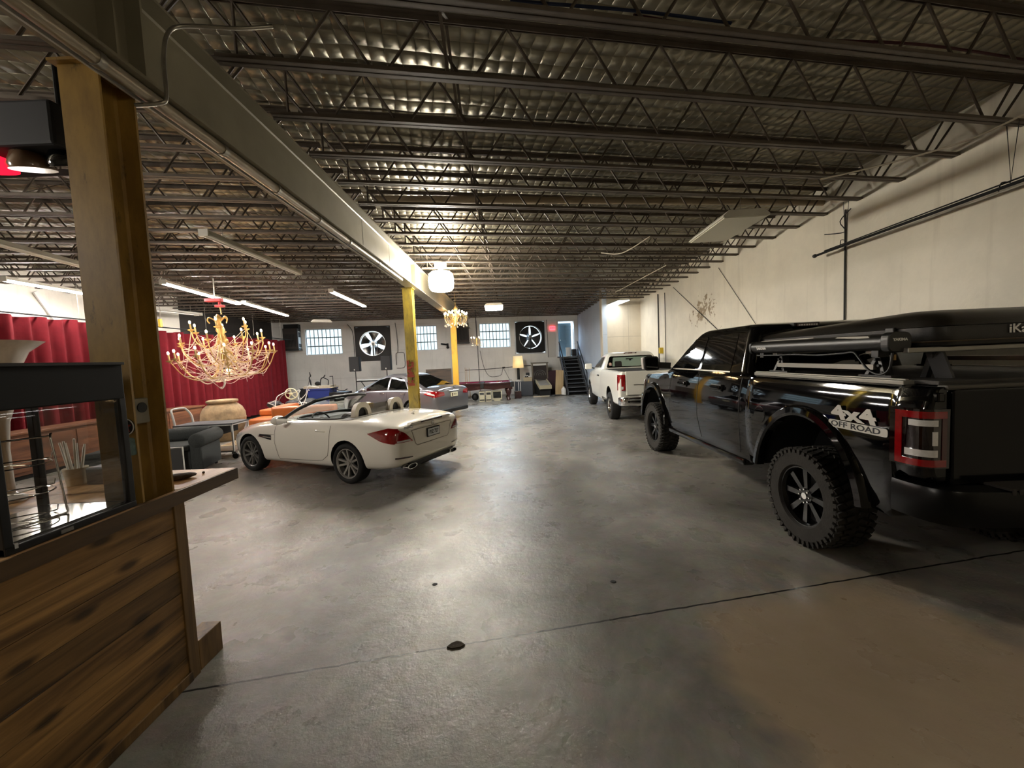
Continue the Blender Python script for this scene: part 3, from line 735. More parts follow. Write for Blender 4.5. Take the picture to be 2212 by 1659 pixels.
RAYD = {'L': (lambda a, b: V(a, 4, b), V(0, -1, 0)), 'R': (lambda a, b: V(a, -4, b), V(0, 1, 0)), 'B': (lambda a, b: V(-8, a, b), V(1, 0, 0)),
        'F': (lambda a, b: V(12, a, b), V(-1, 0, 0)), 'T': (lambda a, b: V(a, b, 6), V(0, 0, -1))}
def patch(bvh, side, poly, off=.004, sp=.06, mb=None):
    """a thin panel that follows the body surface under a convex outline"""
    xs, ys = [p[0] for p in poly], [p[1] for p in poly]
    A = sum(poly[i-1][0]*poly[i][1]-poly[i][0]*poly[i-1][1] for i in range(len(poly)))
    if A < 0: poly = poly[::-1]
    bm = bmesh.new(); x0, x1, y0, y1 = min(xs), max(xs), min(ys), max(ys)
    nu, nv = max(1, int((x1-x0)/sp)), max(1, int((y1-y0)/sp))
    vs = [[bm.verts.new((x0+(x1-x0)*i/nu, y0+(y1-y0)*j/nv, 0)) for j in range(nv+1)] for i in range(nu+1)]
    for i in range(nu):
        for j in range(nv): bm.faces.new((vs[i][j], vs[i+1][j], vs[i+1][j+1], vs[i][j+1]))
    for i in range(len(poly)):
        p, q = poly[i-1], poly[i]; nx, ny = q[1]-p[1], -(q[0]-p[0])
        if abs(nx)+abs(ny) < 1e-6: continue
        bmesh.ops.bisect_plane(bm, geom=bm.verts[:]+bm.edges[:]+bm.faces[:], plane_co=(p[0], p[1], 0), plane_no=(nx, ny, 0), clear_outer=True)
    org, d = RAYD[side]; dead = []
    for v in bm.verts:
        h = bvh.ray_cast(org(v.co.x, v.co.y), d)
        if h[0] is None: dead.append(v); continue
        n = h[1] if h[1].dot(d) < 0 else -h[1]
        v.co = h[0]+(n*.5-d*.5)*off*1.3
    bmesh.ops.delete(bm, geom=dead, context='VERTS')
    mb = mb or MB(); me = bpy.data.meshes.new('t'); bm.to_mesh(me); bm.free()
    b0 = len(mb.bm.faces); mb.add(me); bpy.data.meshes.remove(me)
    mb.bm.faces.ensure_lookup_table()
    for f_ in mb.bm.faces[b0:]:
        f_.normal_update(); f_.material_index = mb.mi
        if f_.normal.dot(d) > 0: f_.normal_flip()
    return mb
def strip(bvh, side, pts, w=.008, off=.002, mb=None, sp=.05):
    mb = mb or MB()
    for p, q in zip(pts, pts[1:]):
        dx, dy = q[0]-p[0], q[1]-p[1]; L = math.hypot(dx, dy)
        if L < 1e-4: continue
        nx, ny = -dy/L*w/2, dx/L*w/2
        patch(bvh, side, [(p[0]+nx, p[1]+ny), (p[0]-nx, p[1]-ny), (q[0]-nx, q[1]-ny), (q[0]+nx, q[1]+ny)], off, sp, mb)
    return mb
def wheel(par, x, y, R, W, rr, side, style, mt, mr, label=None, lugs=0, name='wheel'):
    w2 = W/2; mb = MB()
    prof = [(rr, -w2*.8), (rr+.02, -w2*.96), (R-.05, -w2), (R-.018, -w2*.9), (R, -w2*.7), (R, w2*.7), (R-.018, w2*.9), (R-.05, w2), (rr+.02, w2*.96), (rr, w2*.8)]
    if lugs: prof = [(a-(.014 if a > R-.03 else 0), b) for a, b in prof]
    mb.lathe(prof+[prof[0]], 48, cap=False)
    if lugs:
        for i in range(lugs):
            for (zc, zw, ph, tw) in ((w2*.80, W*.20, 0, .62), (-w2*.80, W*.20, .5, .62), (w2*.33, W*.2, .45, .5), (-w2*.33, W*.2, .95, .5)):
                t = 2*PI*(i+ph)/lugs; tl = 2*PI*R/lugs*tw
                M = Matrix.Rotation(t, 4, 'Z') @ Matrix.Translation((R-.009, 0, zc)) @ Matrix.Rotation(.35 if zc > 0 else -.35, 4, 'X')
                mb.bx((0, 0, 0), (.022, tl, zw), M)
            for s in (1, -1):      # shoulder biters on the sidewall
                t = 2*PI*(i+(0 if s > 0 else .5))/lugs; M = Matrix.Rotation(t, 4, 'Z') @ Matrix.Translation((R-.036, 0, s*w2*.985))
                mb.bx((0, 0, 0), (.045 if i % 2 else .03, 2*PI*R/lugs*.5, .014), M)
    t = obj(name, mb, mt, par, smooth=40); t.location = (x, y, R); t.rotation_euler = (-PI/2*side, 0, 0)
    mb = MB(); zf = w2*.62
    mb.lathe([(rr+.004, -w2*.8), (rr-.012, -w2*.7), (rr-.02, 0), (rr-.015, w2*.62), (rr+.004, w2*.78), (rr+.004, w2*.84), (rr-.006, w2*.84), (rr-.02, w2*.66)], 40, cap=False)
    def spoke(a, r0, r1, h0, h1, z0, z1, dz=.03):
        M = Matrix.Rotation(a, 4, 'Z')
        v = [(r0, -h0, z0-dz), (r1, -h1, z1-dz), (r1, h1, z1-dz), (r0, h0, z0-dz), (r0, -h0*.8, z0), (r1, -h1*.8, z1), (r1, h1*.8, z1), (r0, h0*.8, z0)]
        mb._new(v, [(3, 2, 1, 0), (4, 5, 6, 7), (0, 1, 5, 4), (2, 3, 7, 6), (1, 2, 6, 5), (0, 4, 7, 3)], M)
    if style == 'eight':
        for i in range(8): spoke(2*PI*i/8, .05, rr-.012, .024, .034, zf*.9, zf*1.02)
        mb.cyl((0, 0, zf*.3), (0, 0, zf*.95), .085, .075, n=24)
    elif style == 'ten':
        for i in range(10): spoke(2*PI*(i//2)/5+(.24 if i % 2 else -.24), .05, rr-.012, .02, .019, zf*.82, zf*1.05)
        mb.cyl((0, 0, zf*.3), (0, 0, zf*.9), .07, .06, n=24)
    elif style == 'five':
        for i in range(5): spoke(2*PI*i/5, .04, rr-.012, .04, .05, zf*.8, zf*1.0)
        mb.cyl((0, 0, zf*.3), (0, 0, zf*.9), .08, .07, n=24)
    o = obj('rim', mb, mr, t, smooth=35)
    mb = MB(); mb.cyl((0, 0, -.02), (0, 0, .0), rr-.014, n=32); obj('brake_disc', mb, M_WELL, t)
    mb = MB(); mb.cyl((0, 0, zf*.9), (0, 0, zf*1.12), .036, .03, n=20)
    if style == 'eight':
        for i in range(8): mb.cyl((.062*math.cos(2*PI*i/8), .062*math.sin(2*PI*i/8), zf*.9), (.062*math.cos(2*PI*i/8), .062*math.sin(2*PI*i/8), zf*1.15), .008, n=8)
    else:
        for i in range(5): mb.cyl((.052*math.cos(2*PI*i/5), .052*math.sin(2*PI*i/5), zf*.85), (.052*math.cos(2*PI*i/5), .052*math.sin(2*PI*i/5), zf*.95), .008, n=8)
    obj('hub_cap', mb, M_CHROME if style == 'eight' else M_RIMS, t, smooth=40)
    return t
def flare(par, x, cz, rx, rz, y0, y1, s, wdt, m, a0=.16, a1=PI-.16, name='fender_flare'):
    mb = MB(); R = []
    for i in range(33):
        t = a0+(a1-a0)*i/32; c, sn = math.cos(t), math.sin(t)
        def Q(dr, y): return V(x+(rx+dr)*c, s*y, cz+(rz+dr)*sn)
        R.append([Q(-.012, y0), Q(-.012, y1), Q(.012, y1+.012), Q(wdt*.75, y1+.004), Q(wdt, y1-.02), Q(wdt+.012, y0)])
    mb.rings(R, cap=True); return obj(name, mb, m, par, smooth=35)
def tsec(w, zb, zt, crown=0.):
    h = zt-zb
    return [(0, zb), (.8*w, zb), (.94*w, zb), (.972*w, zb+.045*h), (.986*w, zb+.2*h), (w, zb+.42*h), (w, zb+.62*h), (.988*w, zb+.76*h), (.962*w, zb+.92*h), (.945*w, zb+.975*h), (.91*w, zt), (.5*w, zt+.8*crown), (0, zt+crown)]
def wrap(plan, z0, z1, off, nz=1, zs=None, taper=0.):
    """outline in plan (x,y) pushed outwards by off and extruded in z"""
    n = len(plan); out = []
    for i in range(n):
        p, q = V(*plan[max(i-1, 0)], 0), V(*plan[min(i+1, n-1)], 0); d = (q-p).normalized(); nn = V(-d.y, d.x, 0)
        c = V(0, 0, 0); P = V(*plan[i], 0)
        if nn.dot(P-V(1.5, 0, 0)) < 0: nn = -nn
        out.append((P, nn))
    mb = MB()
    R = []
    for (P, nn) in out:
        a, b = P+nn*off, P-nn*.015
        R.append([V(a.x+taper, a.y, z1), V(a.x, a.y, z0), V(b.x, b.y, z0), V(b.x+taper, b.y, z1)])
    mb.rings(R); return mb

# ------------------------------------------------------------------ black pickup
bt = thing('pickup_truck', 'black lifted crew cab pickup with mud tyres parked along the right wall', 'pickup truck', (3.64, 3.60, 0), PI/2)
zb, zr = .60, 1.535
bed = obj('bed', loft_body([(-1.075, tsec(.93, .93, zr-.01)), (-1.07, tsec(.955, .912, zr)), (-1.04, tsec(.98, .905, zr)), (-.97, tsec(.997, .905, zr)), (-.875, tsec(.999, .905, zr)), (-.84, tsec(1., zb+.0, zr)), (-.6, tsec(1.0, zb, zr)), (.4, tsec(1.0, zb, zr)), (.83, tsec(1.0, zb, zr)), (.865, tsec(.975, zb, zr))], 3), M_BLK, bt, smooth=30)
bed_b = bvh_of(bed)
boolean(bed, [arch_cutter(0, .47, .62, .745, .45, 1.4), arch_cutter(0, .47, .62, .745, -1.4, -.45)])
cab = obj('cab', loft_body([(.90, tsec(.965, .54, 1.53)), (.93, tsec(.995, .53, 1.535)), (2.0, tsec(1.0, .53, 1.535)), (2.9, tsec(1.0, .53, 1.53)), (3.12, tsec(.997, .55, 1.50, .03)), (3.6, tsec(.995, .57, 1.47, .06)), (4.2, tsec(.975, .6, 1.43, .06)), (4.52, tsec(.92, .66, 1.38, .05)), (4.68, tsec(.86, .72, 1.30, .03)), (4.75, tsec(.78, .8, 1.2, .0))], 3), M_BLK, bt, smooth=30)
cab_b = bvh_of(cab)
boolean(cab, [arch_cutter(3.78, .47, .58, .735, .45, 1.4), arch_cutter(3.78, .47, .58, .735, -1.4, -.45)])
gh = obj('roof', ring_loft([(1.49, .94, 3.30, .945, .12), (1.56, .945, 3.16, .93, .12), (1.8, .98, 2.80, .865, .12), (2.00, 1.01, 2.50, .81, .12), (2.085, 1.05, 2.36, .765, .12), (2.12, 1.16, 2.22, .69, .12), (2.135, 1.35, 2.05, .45, .1)], 3), M_BLK, bt, smooth=30)
gb = bvh_of(gh)
for s, nm in ((1, 'L'), (-1, 'R')):
    for pl in ([(1.28, 1.57), (2.05, 1.57), (1.96, 2.03), (1.30, 2.03)], [(2.12, 1.57), (2.98, 1.57), (2.47, 2.0), (2.04, 2.03)]):
        mb = patch(gb, nm, rpoly(pl, .05), .004); label_part(obj('side_window', mb, M_TINT, bt, smooth=40), 'tinted glass side window')
mb = patch(gb, 'B', rpoly([(-.74, 1.58), (.74, 1.58), (.68, 1.97), (-.68, 1.97)], .06), .004); obj('rear_window', mb, M_TINT, bt, smooth=40)
mb = patch(gb, 'F', rpoly([(-.82, 1.56), (.82, 1.56), (.68, 2.0), (-.68, 2.0)], .06), .004); obj('windshield', mb, M_TINT, bt, smooth=40)
# window-sill strip, a chrome highlight painted in pale colour; seams
mb = strip(gb, 'L', [(1.27, 1.556), (2.98, 1.556)], .016, .010); label_part(obj('sill_highlight', mb, M_DECAL, bt), 'thin pale strip, a painted chrome highlight under the side windows')
mb = strip(cab_b, 'L', [(2.03, 1.5), (2.04, .9), (1.95, .62)], .010); strip(cab_b, 'L', [(2.98, 1.49), (3.03, .95), (3.0, .62)], .010, mb=mb); strip(cab_b, 'L', [(1.0, 1.5), (1.0, .62)], .01, mb=mb); obj('door_seam', mb, M_DARKM, bt)
for x, z in ((1.50, 1.355), (2.50, 1.345)):
    mb = MB(); mb.box(x-.12, x+.12, .985, 1.032, z-.024, z+.024); o = obj('door_handle', mb, M_BLK, bt, bevel=.014, seg=3)
    mb = MB(); mb.box(x-.125, x+.125, .97, 1.003, z-.05, z+.04); obj('handle_cup', mb, M_RIMB, o, bevel=.01)
mb = patch(bed_b, 'L', [(.60+.085*math.cos(t*PI/12), 1.13+.085*math.sin(t*PI/12)) for t in range(24)], .004, .03); o = obj('fuel_door', mb, M_BLK, bt, smooth=40)
mb = MB(); mb.tube([(.60+.088*math.cos(t*PI/12), 1.0+.0, 1.13+.088*math.sin(t*PI/12)) for t in range(24)], .004, 6, closed=True); obj('fuel_door_ring', mb, M_RIMB, o)
for s in (1, -1):
    mb = MB(); mb.prism(rpoly([(1.12*s, 1.53), (1.37*s, 1.53), (1.39*s, 1.77), (1.14*s, 1.77)], .05), 3.08, 3.2, 'x'); o = obj('wing_mirror', mb, M_DARK, bt, smooth=35, bevel=.015)
    mb = MB(); mb.bar((3.12, .93*s, 1.60), (3.14, 1.14*s, 1.62), .06, .1); obj('mirror_arm', mb, M_DARK, o)
    mb = MB(); mb.prism(rpoly([(1.15*s, 1.56), (1.345*s, 1.56), (1.36*s, 1.74), (1.165*s, 1.74)], .04), 3.072, 3.079, 'x'); obj('mirror_glass', mb, M_TINT, o)
    mb = MB(); mb.prism(rpoly([(1.31*s, 1.55), (1.385*s, 1.55), (1.40*s, 1.76), (1.33*s, 1.76)], .03), 3.12, 3.215, 'x'); label_part(obj('mirror_lamp', mb, M_LENS, o, bevel=.01), 'pale lamp at the mirror edge')
    flare(bt, 0, .47, .62, .745, .955, 1.03, s, .08, M_BLK); flare(bt, 3.78, .47, .58, .735, .95, 1.025, s, .075, M_BLK)
    wheel(bt, 0, .86*s, .45, .32, .268, s, 'eight', M_TYRED, M_RIMB, lugs=44); wheel(bt, 3.78, .86*s, .45, .32, .268, s, 'eight', M_TYRED, M_RIMB, lugs=44)
    mb = MB(); mb.box(.95, 3.15, .90*s-.07, .90*s+.07, .47, .56); obj('rocker', mb, M_BLK, bt, bevel=.03, seg=3)
    # tail lamp wraps the corner
    plan = [(-.865, 1.0), (-.93, .999), (-.99, .995), (-1.045, .983), (-1.072, .958), (-1.08, .92), (-1.084, .845)]
    plan = [(p.x, p.y*s) for p in smoothpts([(a, b, 0) for a, b in plan], 3)]
    tl = obj('tail_lamp', wrap(plan, 1.01, 1.395, .012, taper=.0), M_SMOKE, bt, smooth=40)
    for nm, (a, b, z0, z1, m, of) in dict(upper_ring=(2, -1, 1.335, 1.38, M_RED, .016), lower_ring=(2, -1, 1.02, 1.065, M_RED, .016), front_ring=(2, 5, 1.065, 1.335, M_RED, .0165), inner_ring=(-3, -1, 1.065, 1.335, M_REDD, .016), upper_bar=(6, -3, 1.285, 1.325, M_LENS, .018), lower_bar=(5, -3, 1.085, 1.13, M_LENS, .018), reverse_lens=(-6, -3, 1.16, 1.25, M_LENS, .017)).items():
        o = obj(nm, wrap(plan[a:b], z0, z1, of), m, tl, smooth=40)
    mb = MB(); mb.bx((-1.07, .9*s, 1.47), (.05, .05, .06)); 
    obj('gate_hinge_cap', mb, M_BLK, bt, bevel=.01)
# tailgate
mat('tailgate_black', '040405', .12, spec=.3)
mb = MB(); mb.prism(rpoly([(-.825, .80), (.825, .80), (.835, 1.515), (-.835, 1.515)], .02), -1.098, -1.06, 'x'); tg = obj('tailgate', mb, MATS['tailgate_black'], bt, bevel=.012, seg=3)
mb = MB(); mb.box(-1.104, -1.098, -.34, .34, 1.28, 1.42); obj('gate_handle', mb, M_DARK, tg, bevel=.006)
mb = MB(); mb.box(-1.09, -1.02, -.86, .86, 1.517, 1.545); obj('top_cap', mb, mat('truck_grey_plastic', '4a463f', .5), tg, bevel=.01)
# rear bumper
pl = [(-.865, .992), (-.99, .99), (-1.12, .955), (-1.20, .86), (-1.235, .6), (-1.24, .3), (-1.24, 0)]
pl = [(p.x, p.y) for p in smoothpts([(a, b, 0) for a, b in pl], 3)]; pl = pl+[(a, -b) for a, b in reversed(pl[:-1])]
mb = MB(); R = []
for (x, y) in pl:
    d = V(x+.5, y*.6, 0).normalized()
    R.append([V(x, y, .665), V(x-.0+d.x*.012, y+d.y*.012, .70), V(x+d.x*.012, y+d.y*.012, .86), V(x, y, .89), V(x-d.x*.12, y-d.y*.10, .90), V(x-d.x*.12, y-d.y*.1, .66)])
mb.rings(R); bp_ = obj('rear_bumper', mb, mat('bumper_black', '050505', .28, spec=.25), bt, smooth=35)
mb = MB(); mb.box(-1.235, -1.08, -.62, .62, .897, .912)
for i in range(30): mb.box(-1.243, -1.236, -.6+i*.041, -.6+i*.041+.02, .872, .908)
label_part(obj('step_pad', mb, mat('step_pad', '2f2b27', .8), bp_), 'ribbed dull step pad')
mb = MB(); mb.box(-1.25, -1.0, -.05, .05, .58, .72); obj('hitch_receiver', mb, M_DARKM, bt)
# underbody, axle
mb = MB()
for y in (.42, -.42): mb.box(-1.05, 4.5, y-.05, y+.05, .55, .72)
obj('frame_rail', mb, M_WELL, bt)
mb = MB()
for x in (0, 3.78): mb.cyl((x, -.75, .45), (x, .75, .45), .06, n=10); mb.sphere((x, 0, .45), .16, 12, 8)
obj('axle', mb, M_WELL, bt, smooth=50)
mb = MB(); mb.cyl((-.55, -.5, .58), (.3, -.5, .58), .09, n=12); mb.box(1.0, 3.2, -.9, .9, .48, .56); obj('underbody', mb, M_WELL, bt)
# bed cover, rails
mb = MB(); mb.box(-1.02, .84, -.84, .84, 1.54, 1.57); obj('bed_cover', mb, mat('bed_cover_vinyl', '2b2825', .55, bump=.2, bscale=120), bt, bevel=.006)
for s in (1, -1):
    mb = MB(); mb.box(-.86, .83, .87*s-.045, .87*s+.045, 1.535, 1.565); mb.box(-.86, .83, .89*s-.012, .89*s+.012, 1.565, 1.578); label_part(obj('bed_rail', mb, mat('rail_grey', '8a877f', .4, .5), bt, bevel=.004), 'grey aluminium rail')
mb = MB(); mb.box(1.0, 1.08, .05, .35, 2.06, 2.105); o = obj('cargo_lamp', mb, M_DARK, bt, bevel=.008)
mb = MB(); mb.box(.985, 1.0, .08, .32, 2.065, 2.095); obj('lens', mb, M_REDD, o)
mb = MB()
for i in range(8): mb.box(.981, .986, .09+i*.028, .108+i*.028, 2.07, 2.086)
obj('lamp_dots', mb, M_LENS, o)
# chrome-ish lower nose
mb = MB(); mb.prism(rpoly([(-.9, .72), (.9, .72), (.88, 1.0), (-.88, 1.0)], .05), 4.7, 4.83, 'x'); obj('front_bumper', mb, M_CHROME, bt, bevel=.04, seg=3)
for s in (1, -1):
    mb = MB(); mb.box(4.45, 4.72, .74*s-.12, .74*s+.12, 1.12, 1.30); obj('headlamp', mb, M_LENS, bt, bevel=.05, seg=3)
# lettering on the bed side: 4x4 OFF ROAD
Mside = lambda x, z: basis((-1, 0, 0), (0, 0, 1), (0, 1, 0), (x, 1.0065, z))
dec = MB(); dec.prism(rpoly([(-.325, 1.165), (-.845, 1.165), (-.845, 1.225), (-.325, 1.225)], .02), 1.003, 1.0065, 'y'); dp = obj('decal_plate', dec, M_DECAL, bt); label_part(dp, 'silver lettering decal')
for q_, x_ in (('OFF', -.43), ('ROAD', -.665)): text('decal_letters', q_, .06, M_TXT, dp, basis((-1, 0, 0), (0, 0, 1), (0, 1, 0), (x_, 1.007, 1.195)), .001, bold=.0012, sx=1.5)
text('decal_numerals', '4x4', .15, M_DECAL, bt, basis((-1, 0, 0), (0, 0, 1), (0, 1, 0), (-.57, 1.004, 1.285)), .0015, shear=-.25, bold=.006, sx=1.75)
text('door_badge', 'TURBO DIESEL', .03, M_RIMB, bt, basis((-1, 0, 0), (0, 0, 1), (0, 1, 0), (2.75, 1.004, 1.02)), .002, sx=1.3)

# ------------------------------------------------------------------ rack, tent and awning carried on the bed
rk = thing('bed_rack', 'black bolted rack uprights and silver crossbars standing on the bed of the black pickup', 'rack', (3.64, 3.60, 1.56), PI/2)
M_ALU = mat('crossbar_alu', '8d8a83', .35, .7)
for s in (1, -1):
    for x in (.55, -.55):
        mb = MB(); mb.bar((x-.08, .80*s, .0), (x+.02, .76*s, .2), .03, .07, up=(0, s, 0)); mb.bar((x+.1, .80*s, .0), (x+.02, .76*s, .2), .03, .05, up=(0, s, 0)); mb.box(x-.14, x+.14, .80*s-.04, .80*s+.04, .0, .03)
        for q in range(3): mb.cyl((x-.05+q*.03, .80*s-.03*s, .05+q*.05), (x-.05+q*.03, .80*s+.03*s, .05+q*.05), .012, n=8)
        mb.box(x-.05, x+.08, .76*s-.04, .76*s+.04, .18, .24); obj('upright', mb, M_DARK, rk, bevel=.003)
for x in (.57, -.53, -.80):
    mb = MB(); mb.box(x-.035, x+.035, -.86, .86, .195, .232); obj('crossbar', mb, M_ALU, rk, bevel=.006)
for s in (1, -1):
    mb = MB(); mb.box(-.55, .55, .83*s-.015, .83*s+.015, .07, .11); obj('side_bar', mb, M_ALU, rk)
for s in (1, -1):
    mb = MB(); mb.bar((-.84, .60*s, .0), (-.78, .62*s, .2), .03, .09); mb.bar((-.70, .60*s, .0), (-.78, .62*s, .2), .03, .05); obj('rear_foot', mb, M_DARK, rk)
tn = thing('rooftop_tent', 'black hard shell roof tent box with pale lettering carried above the pickup bed', 'roof tent', (3.64, 3.60, 1.795), PI/2)
M_SHELL = mat('tent_shell', '17140f', .42, bump=.1, bscale=200)
M_SHELL2 = mat('tent_shell_lid', '1d1a15', .38, bump=.1, bscale=200)
def shell(rs, k): return ring_loft(rs, k)
mb = shell([(.0, -.86, 1.10, .66, .10), (.005, -.875, 1.13, .69, .12), (.07, -.885, 1.18, .71, .13), (.135, -.88, 1.20, .715, .13)], 2); obj('base_shell', mb, M_SHELL, tn, smooth=30)
mb = MB(); R = []
for j, (z, ins) in enumerate(((.138, -.008), (.15, .0), (.19, .03), (.228, .085), (.25, .16), (.263, .26), (.268, .38))):
    pts = rrect(z, -.885+ins, 1.2-ins*1.6, .718-ins*.75, .13)
    for p in pts:
        f_ = max(0, min(1, (p.x+.5)/1.7)); p.z = .138+(p.z-.138)*(1-.62*f_**1.2)
    R.append(pts)
cols = [smoothpts([q[i] for q in R], 3) for i in range(len(R[0]))]
mb.rings([[c[j] for c in cols] for j in range(len(cols[0]))]); obj('lid', mb, M_SHELL2, tn, smooth=40)
mb = MB(); pts = rrect(.032, -.890, 1.16, .708, .13); mb.tube(pts, .006, 6, closed=True); obj('rim_strip', mb, mat('tent_trim', '4b3f30', .4, .3), tn, smooth=40)
mb = MB(); mb.box(.2, 1.1, .715, .735, .085, .115); label_part(obj('side_rail', mb, M_ALU, tn), 'silver side rail')
mb = MB(); mb.box(-.60, -.53, .71, .742, .075, .15); obj('latch', mb, M_DARK, tn, bevel=.006)
text('lettering', 'iKamper', .085, M_TXTW, tn, basis((0, -1, 0), (0, 0, 1), (-1, 0, 0), (-.890, .23, .098)), .002, align='LEFT', bold=.001, sx=1.15)
aw = thing('awning_tube', 'black rolled awning tube with hanging cable fixed along the left edge of the pickup rack', 'awning', (3.64, 3.60, 1.838), PI/2)
M_AW = mat('awning_black', '121211', .38, bump=.1, bscale=300)
mb = MB(); mb.cyl((-.74, .885, 0), (.84, .885, -.0), .062, n=28); obj('tube', mb, M_AW, aw, smooth=40)
mb = MB(); mb.prism(rpoly([(.80, -.075), (.97, -.075), (.97, .07), (.80, .07)], .055, 6), -.80, -.735, 'x'); ec = obj('end_cap', mb, M_AW, aw, bevel=.008)
mb = MB(); mb.prism(rpoly([(.82, -.068), (.95, -.068), (.95, .064), (.82, .064)], .05, 6), .835, .875, 'x'); obj('end_cap', mb, M_AW, aw, bevel=.006)
text('lettering', 'YAKIMA', .026, M_TXTW, aw, basis((0, -1, 0), (0, 0, 1), (-1, 0, 0), (-.801, .885, .015)), .001, bold=.001, sx=1.1)
text('lettering', 'YAKIMA', .04, M_TXTW, aw, basis((-1, 0, 0), (0, 0, 1), (0, 1, 0), (.66, .9465, -.012)), .001, bold=.001, sx=1.1)
mb = MB(); mb.prism([(-.62, .03), (-.3, .048), (-.32, .058), (-.6, .05)], .918, .935, 'y'); label_part(obj('tape_patch', mb, mat('white_tape', 'b9b4a8', .6), aw), 'torn white sticker')
mb = MB(); mb.tube(smoothpts([(.80, .90, -.085), (.5, .915, -.085), (.2, .92, -.08), (-.1, .92, -.088), (-.36, .92, -.075), (-.46, .92, -.07), (-.52, .925, -.12), (-.60, .93, -.2), (-.70, .935, -.235), (-.77, .935, -.2), (-.785, .93, -.12), (-.78, .92, -.08)], 5), .0085, 8); obj('cable', mb, M_DARK, aw, smooth=50)
mb = MB()
for x in (.72, -.62): mb.box(x-.03, x+.03, .82, .9, -.11, -.05); mb.bar((x, .80, -.06), (x, .70, -.05), .05, .02)
mb.box(-.70, -.6, .66, .82, -.07, -.04)
obj('bracket', mb, M_DARK, aw, bevel=.003)
mb = MB(); mb.cyl((-.77, .90, -.09), (-.77, .90, -.13), .014, n=10); label_part(obj('cable_plug', mb, mat('brass', '8a6f45', .4, .7), aw), 'brass coloured plug')
# ------------------------------------------------------------------ white roadster, roof down
rd = thing('convertible_car', 'white open-top two-seat convertible parked with its tail toward the camera', 'car', (-2.20, 6.90, 0), math.radians(154.17))
def rsec(w, zb, zm, zs, zt, tuck=.93):
    return [(0, zb), (.55*w, zb), (.84*w, zb+.01), (.93*w, zb+.05), (.975*w, zb+.14), (w, zm), (.995*w, zm+(zs-zm)*.5), (.97*w, zm+(zs-zm)*.82), (tuck*w, zs), ((tuck-.09)*w, zs+.35*(zt-zs)+.012), (.6*w, zs+.8*(zt-zs)), (.3*w, zt-.004), (0, zt)]
st = [(-.985, rsec(.62, .42, .60, .74, .80, .95)), (-.975, rsec(.70, .36, .58, .80, .86, .94)), (-.94, rsec(.80, .31, .57, .85, .905, .93)), (-.84, rsec(.875, .27, .56, .875, .955, .92)), (-.62, rsec(.90, .24, .56, .91, .985, .91)),
      (-.25, rsec(.91, .22, .57, .935, 1.005, .91)), (.15, rsec(.905, .21, .56, .935, .995, .92)), (.6, rsec(.895, .20, .55, .93, .97, .93)), (1.2, rsec(.885, .19, .54, .92, .955, .93)), (1.75, rsec(.888, .19, .53, .895, .955, .92)), (2.2, rsec(.90, .19, .52, .855, .915, .90)),
      (2.65, rsec(.885, .19, .50, .775, .835, .88)), (2.98, rsec(.80, .20, .47, .665, .73, .86)), (3.16, rsec(.66, .22, .44, .57, .63, .86)), (3.24, rsec(.5, .27, .42, .50, .55, .86))]
body = obj('body', loft_body(st, 4, 2), M_WHT, rd, smooth=35)
rb_ = bvh_of(body)
mb = MB(); mb.prism(rpoly([(.30, -.66), (1.42, -.66), (1.58, -.4), (1.58, .4), (1.42, .66), (.30, .66)], .14, 5), .42, 1.4, 'z'); cc = obj('cut', mb, M_INT)
boolean(body, [arch_cutter(0, .325, .365, .365, .5, 1.3), arch_cutter(0, .325, .365, .365, -1.3, -.5), arch_cutter(2.43, .325, .365, .365, .5, 1.3), arch_cutter(2.43, .325, .365, .365, -1.3, -.5), cc])
mb = patch(rb_, 'T', rpoly([(.02, -.72), (.27, -.74), (.27, .74), (.02, .72)], .03), .006); label_part(obj('roof_cover_trim', mb, mat('grey_trim', '6b6861', .5), rd, smooth=40), 'grey trim behind the seats')
mb = MB(); lip = rpoly([(.29, -.67), (1.42, -.67), (1.59, -.4), (1.59, .4), (1.42, .67), (.29, .67)], .14, 5)
pts = []
for x, y in lip:
    h = rb_.ray_cast(V(x, y, 5), V(0, 0, -1)); pts.append((x, y, h[0].z+.004))
mb.tube(pts, .018, 8, closed=True); obj('cockpit_rim', mb, M_DARK, rd, smooth=50)
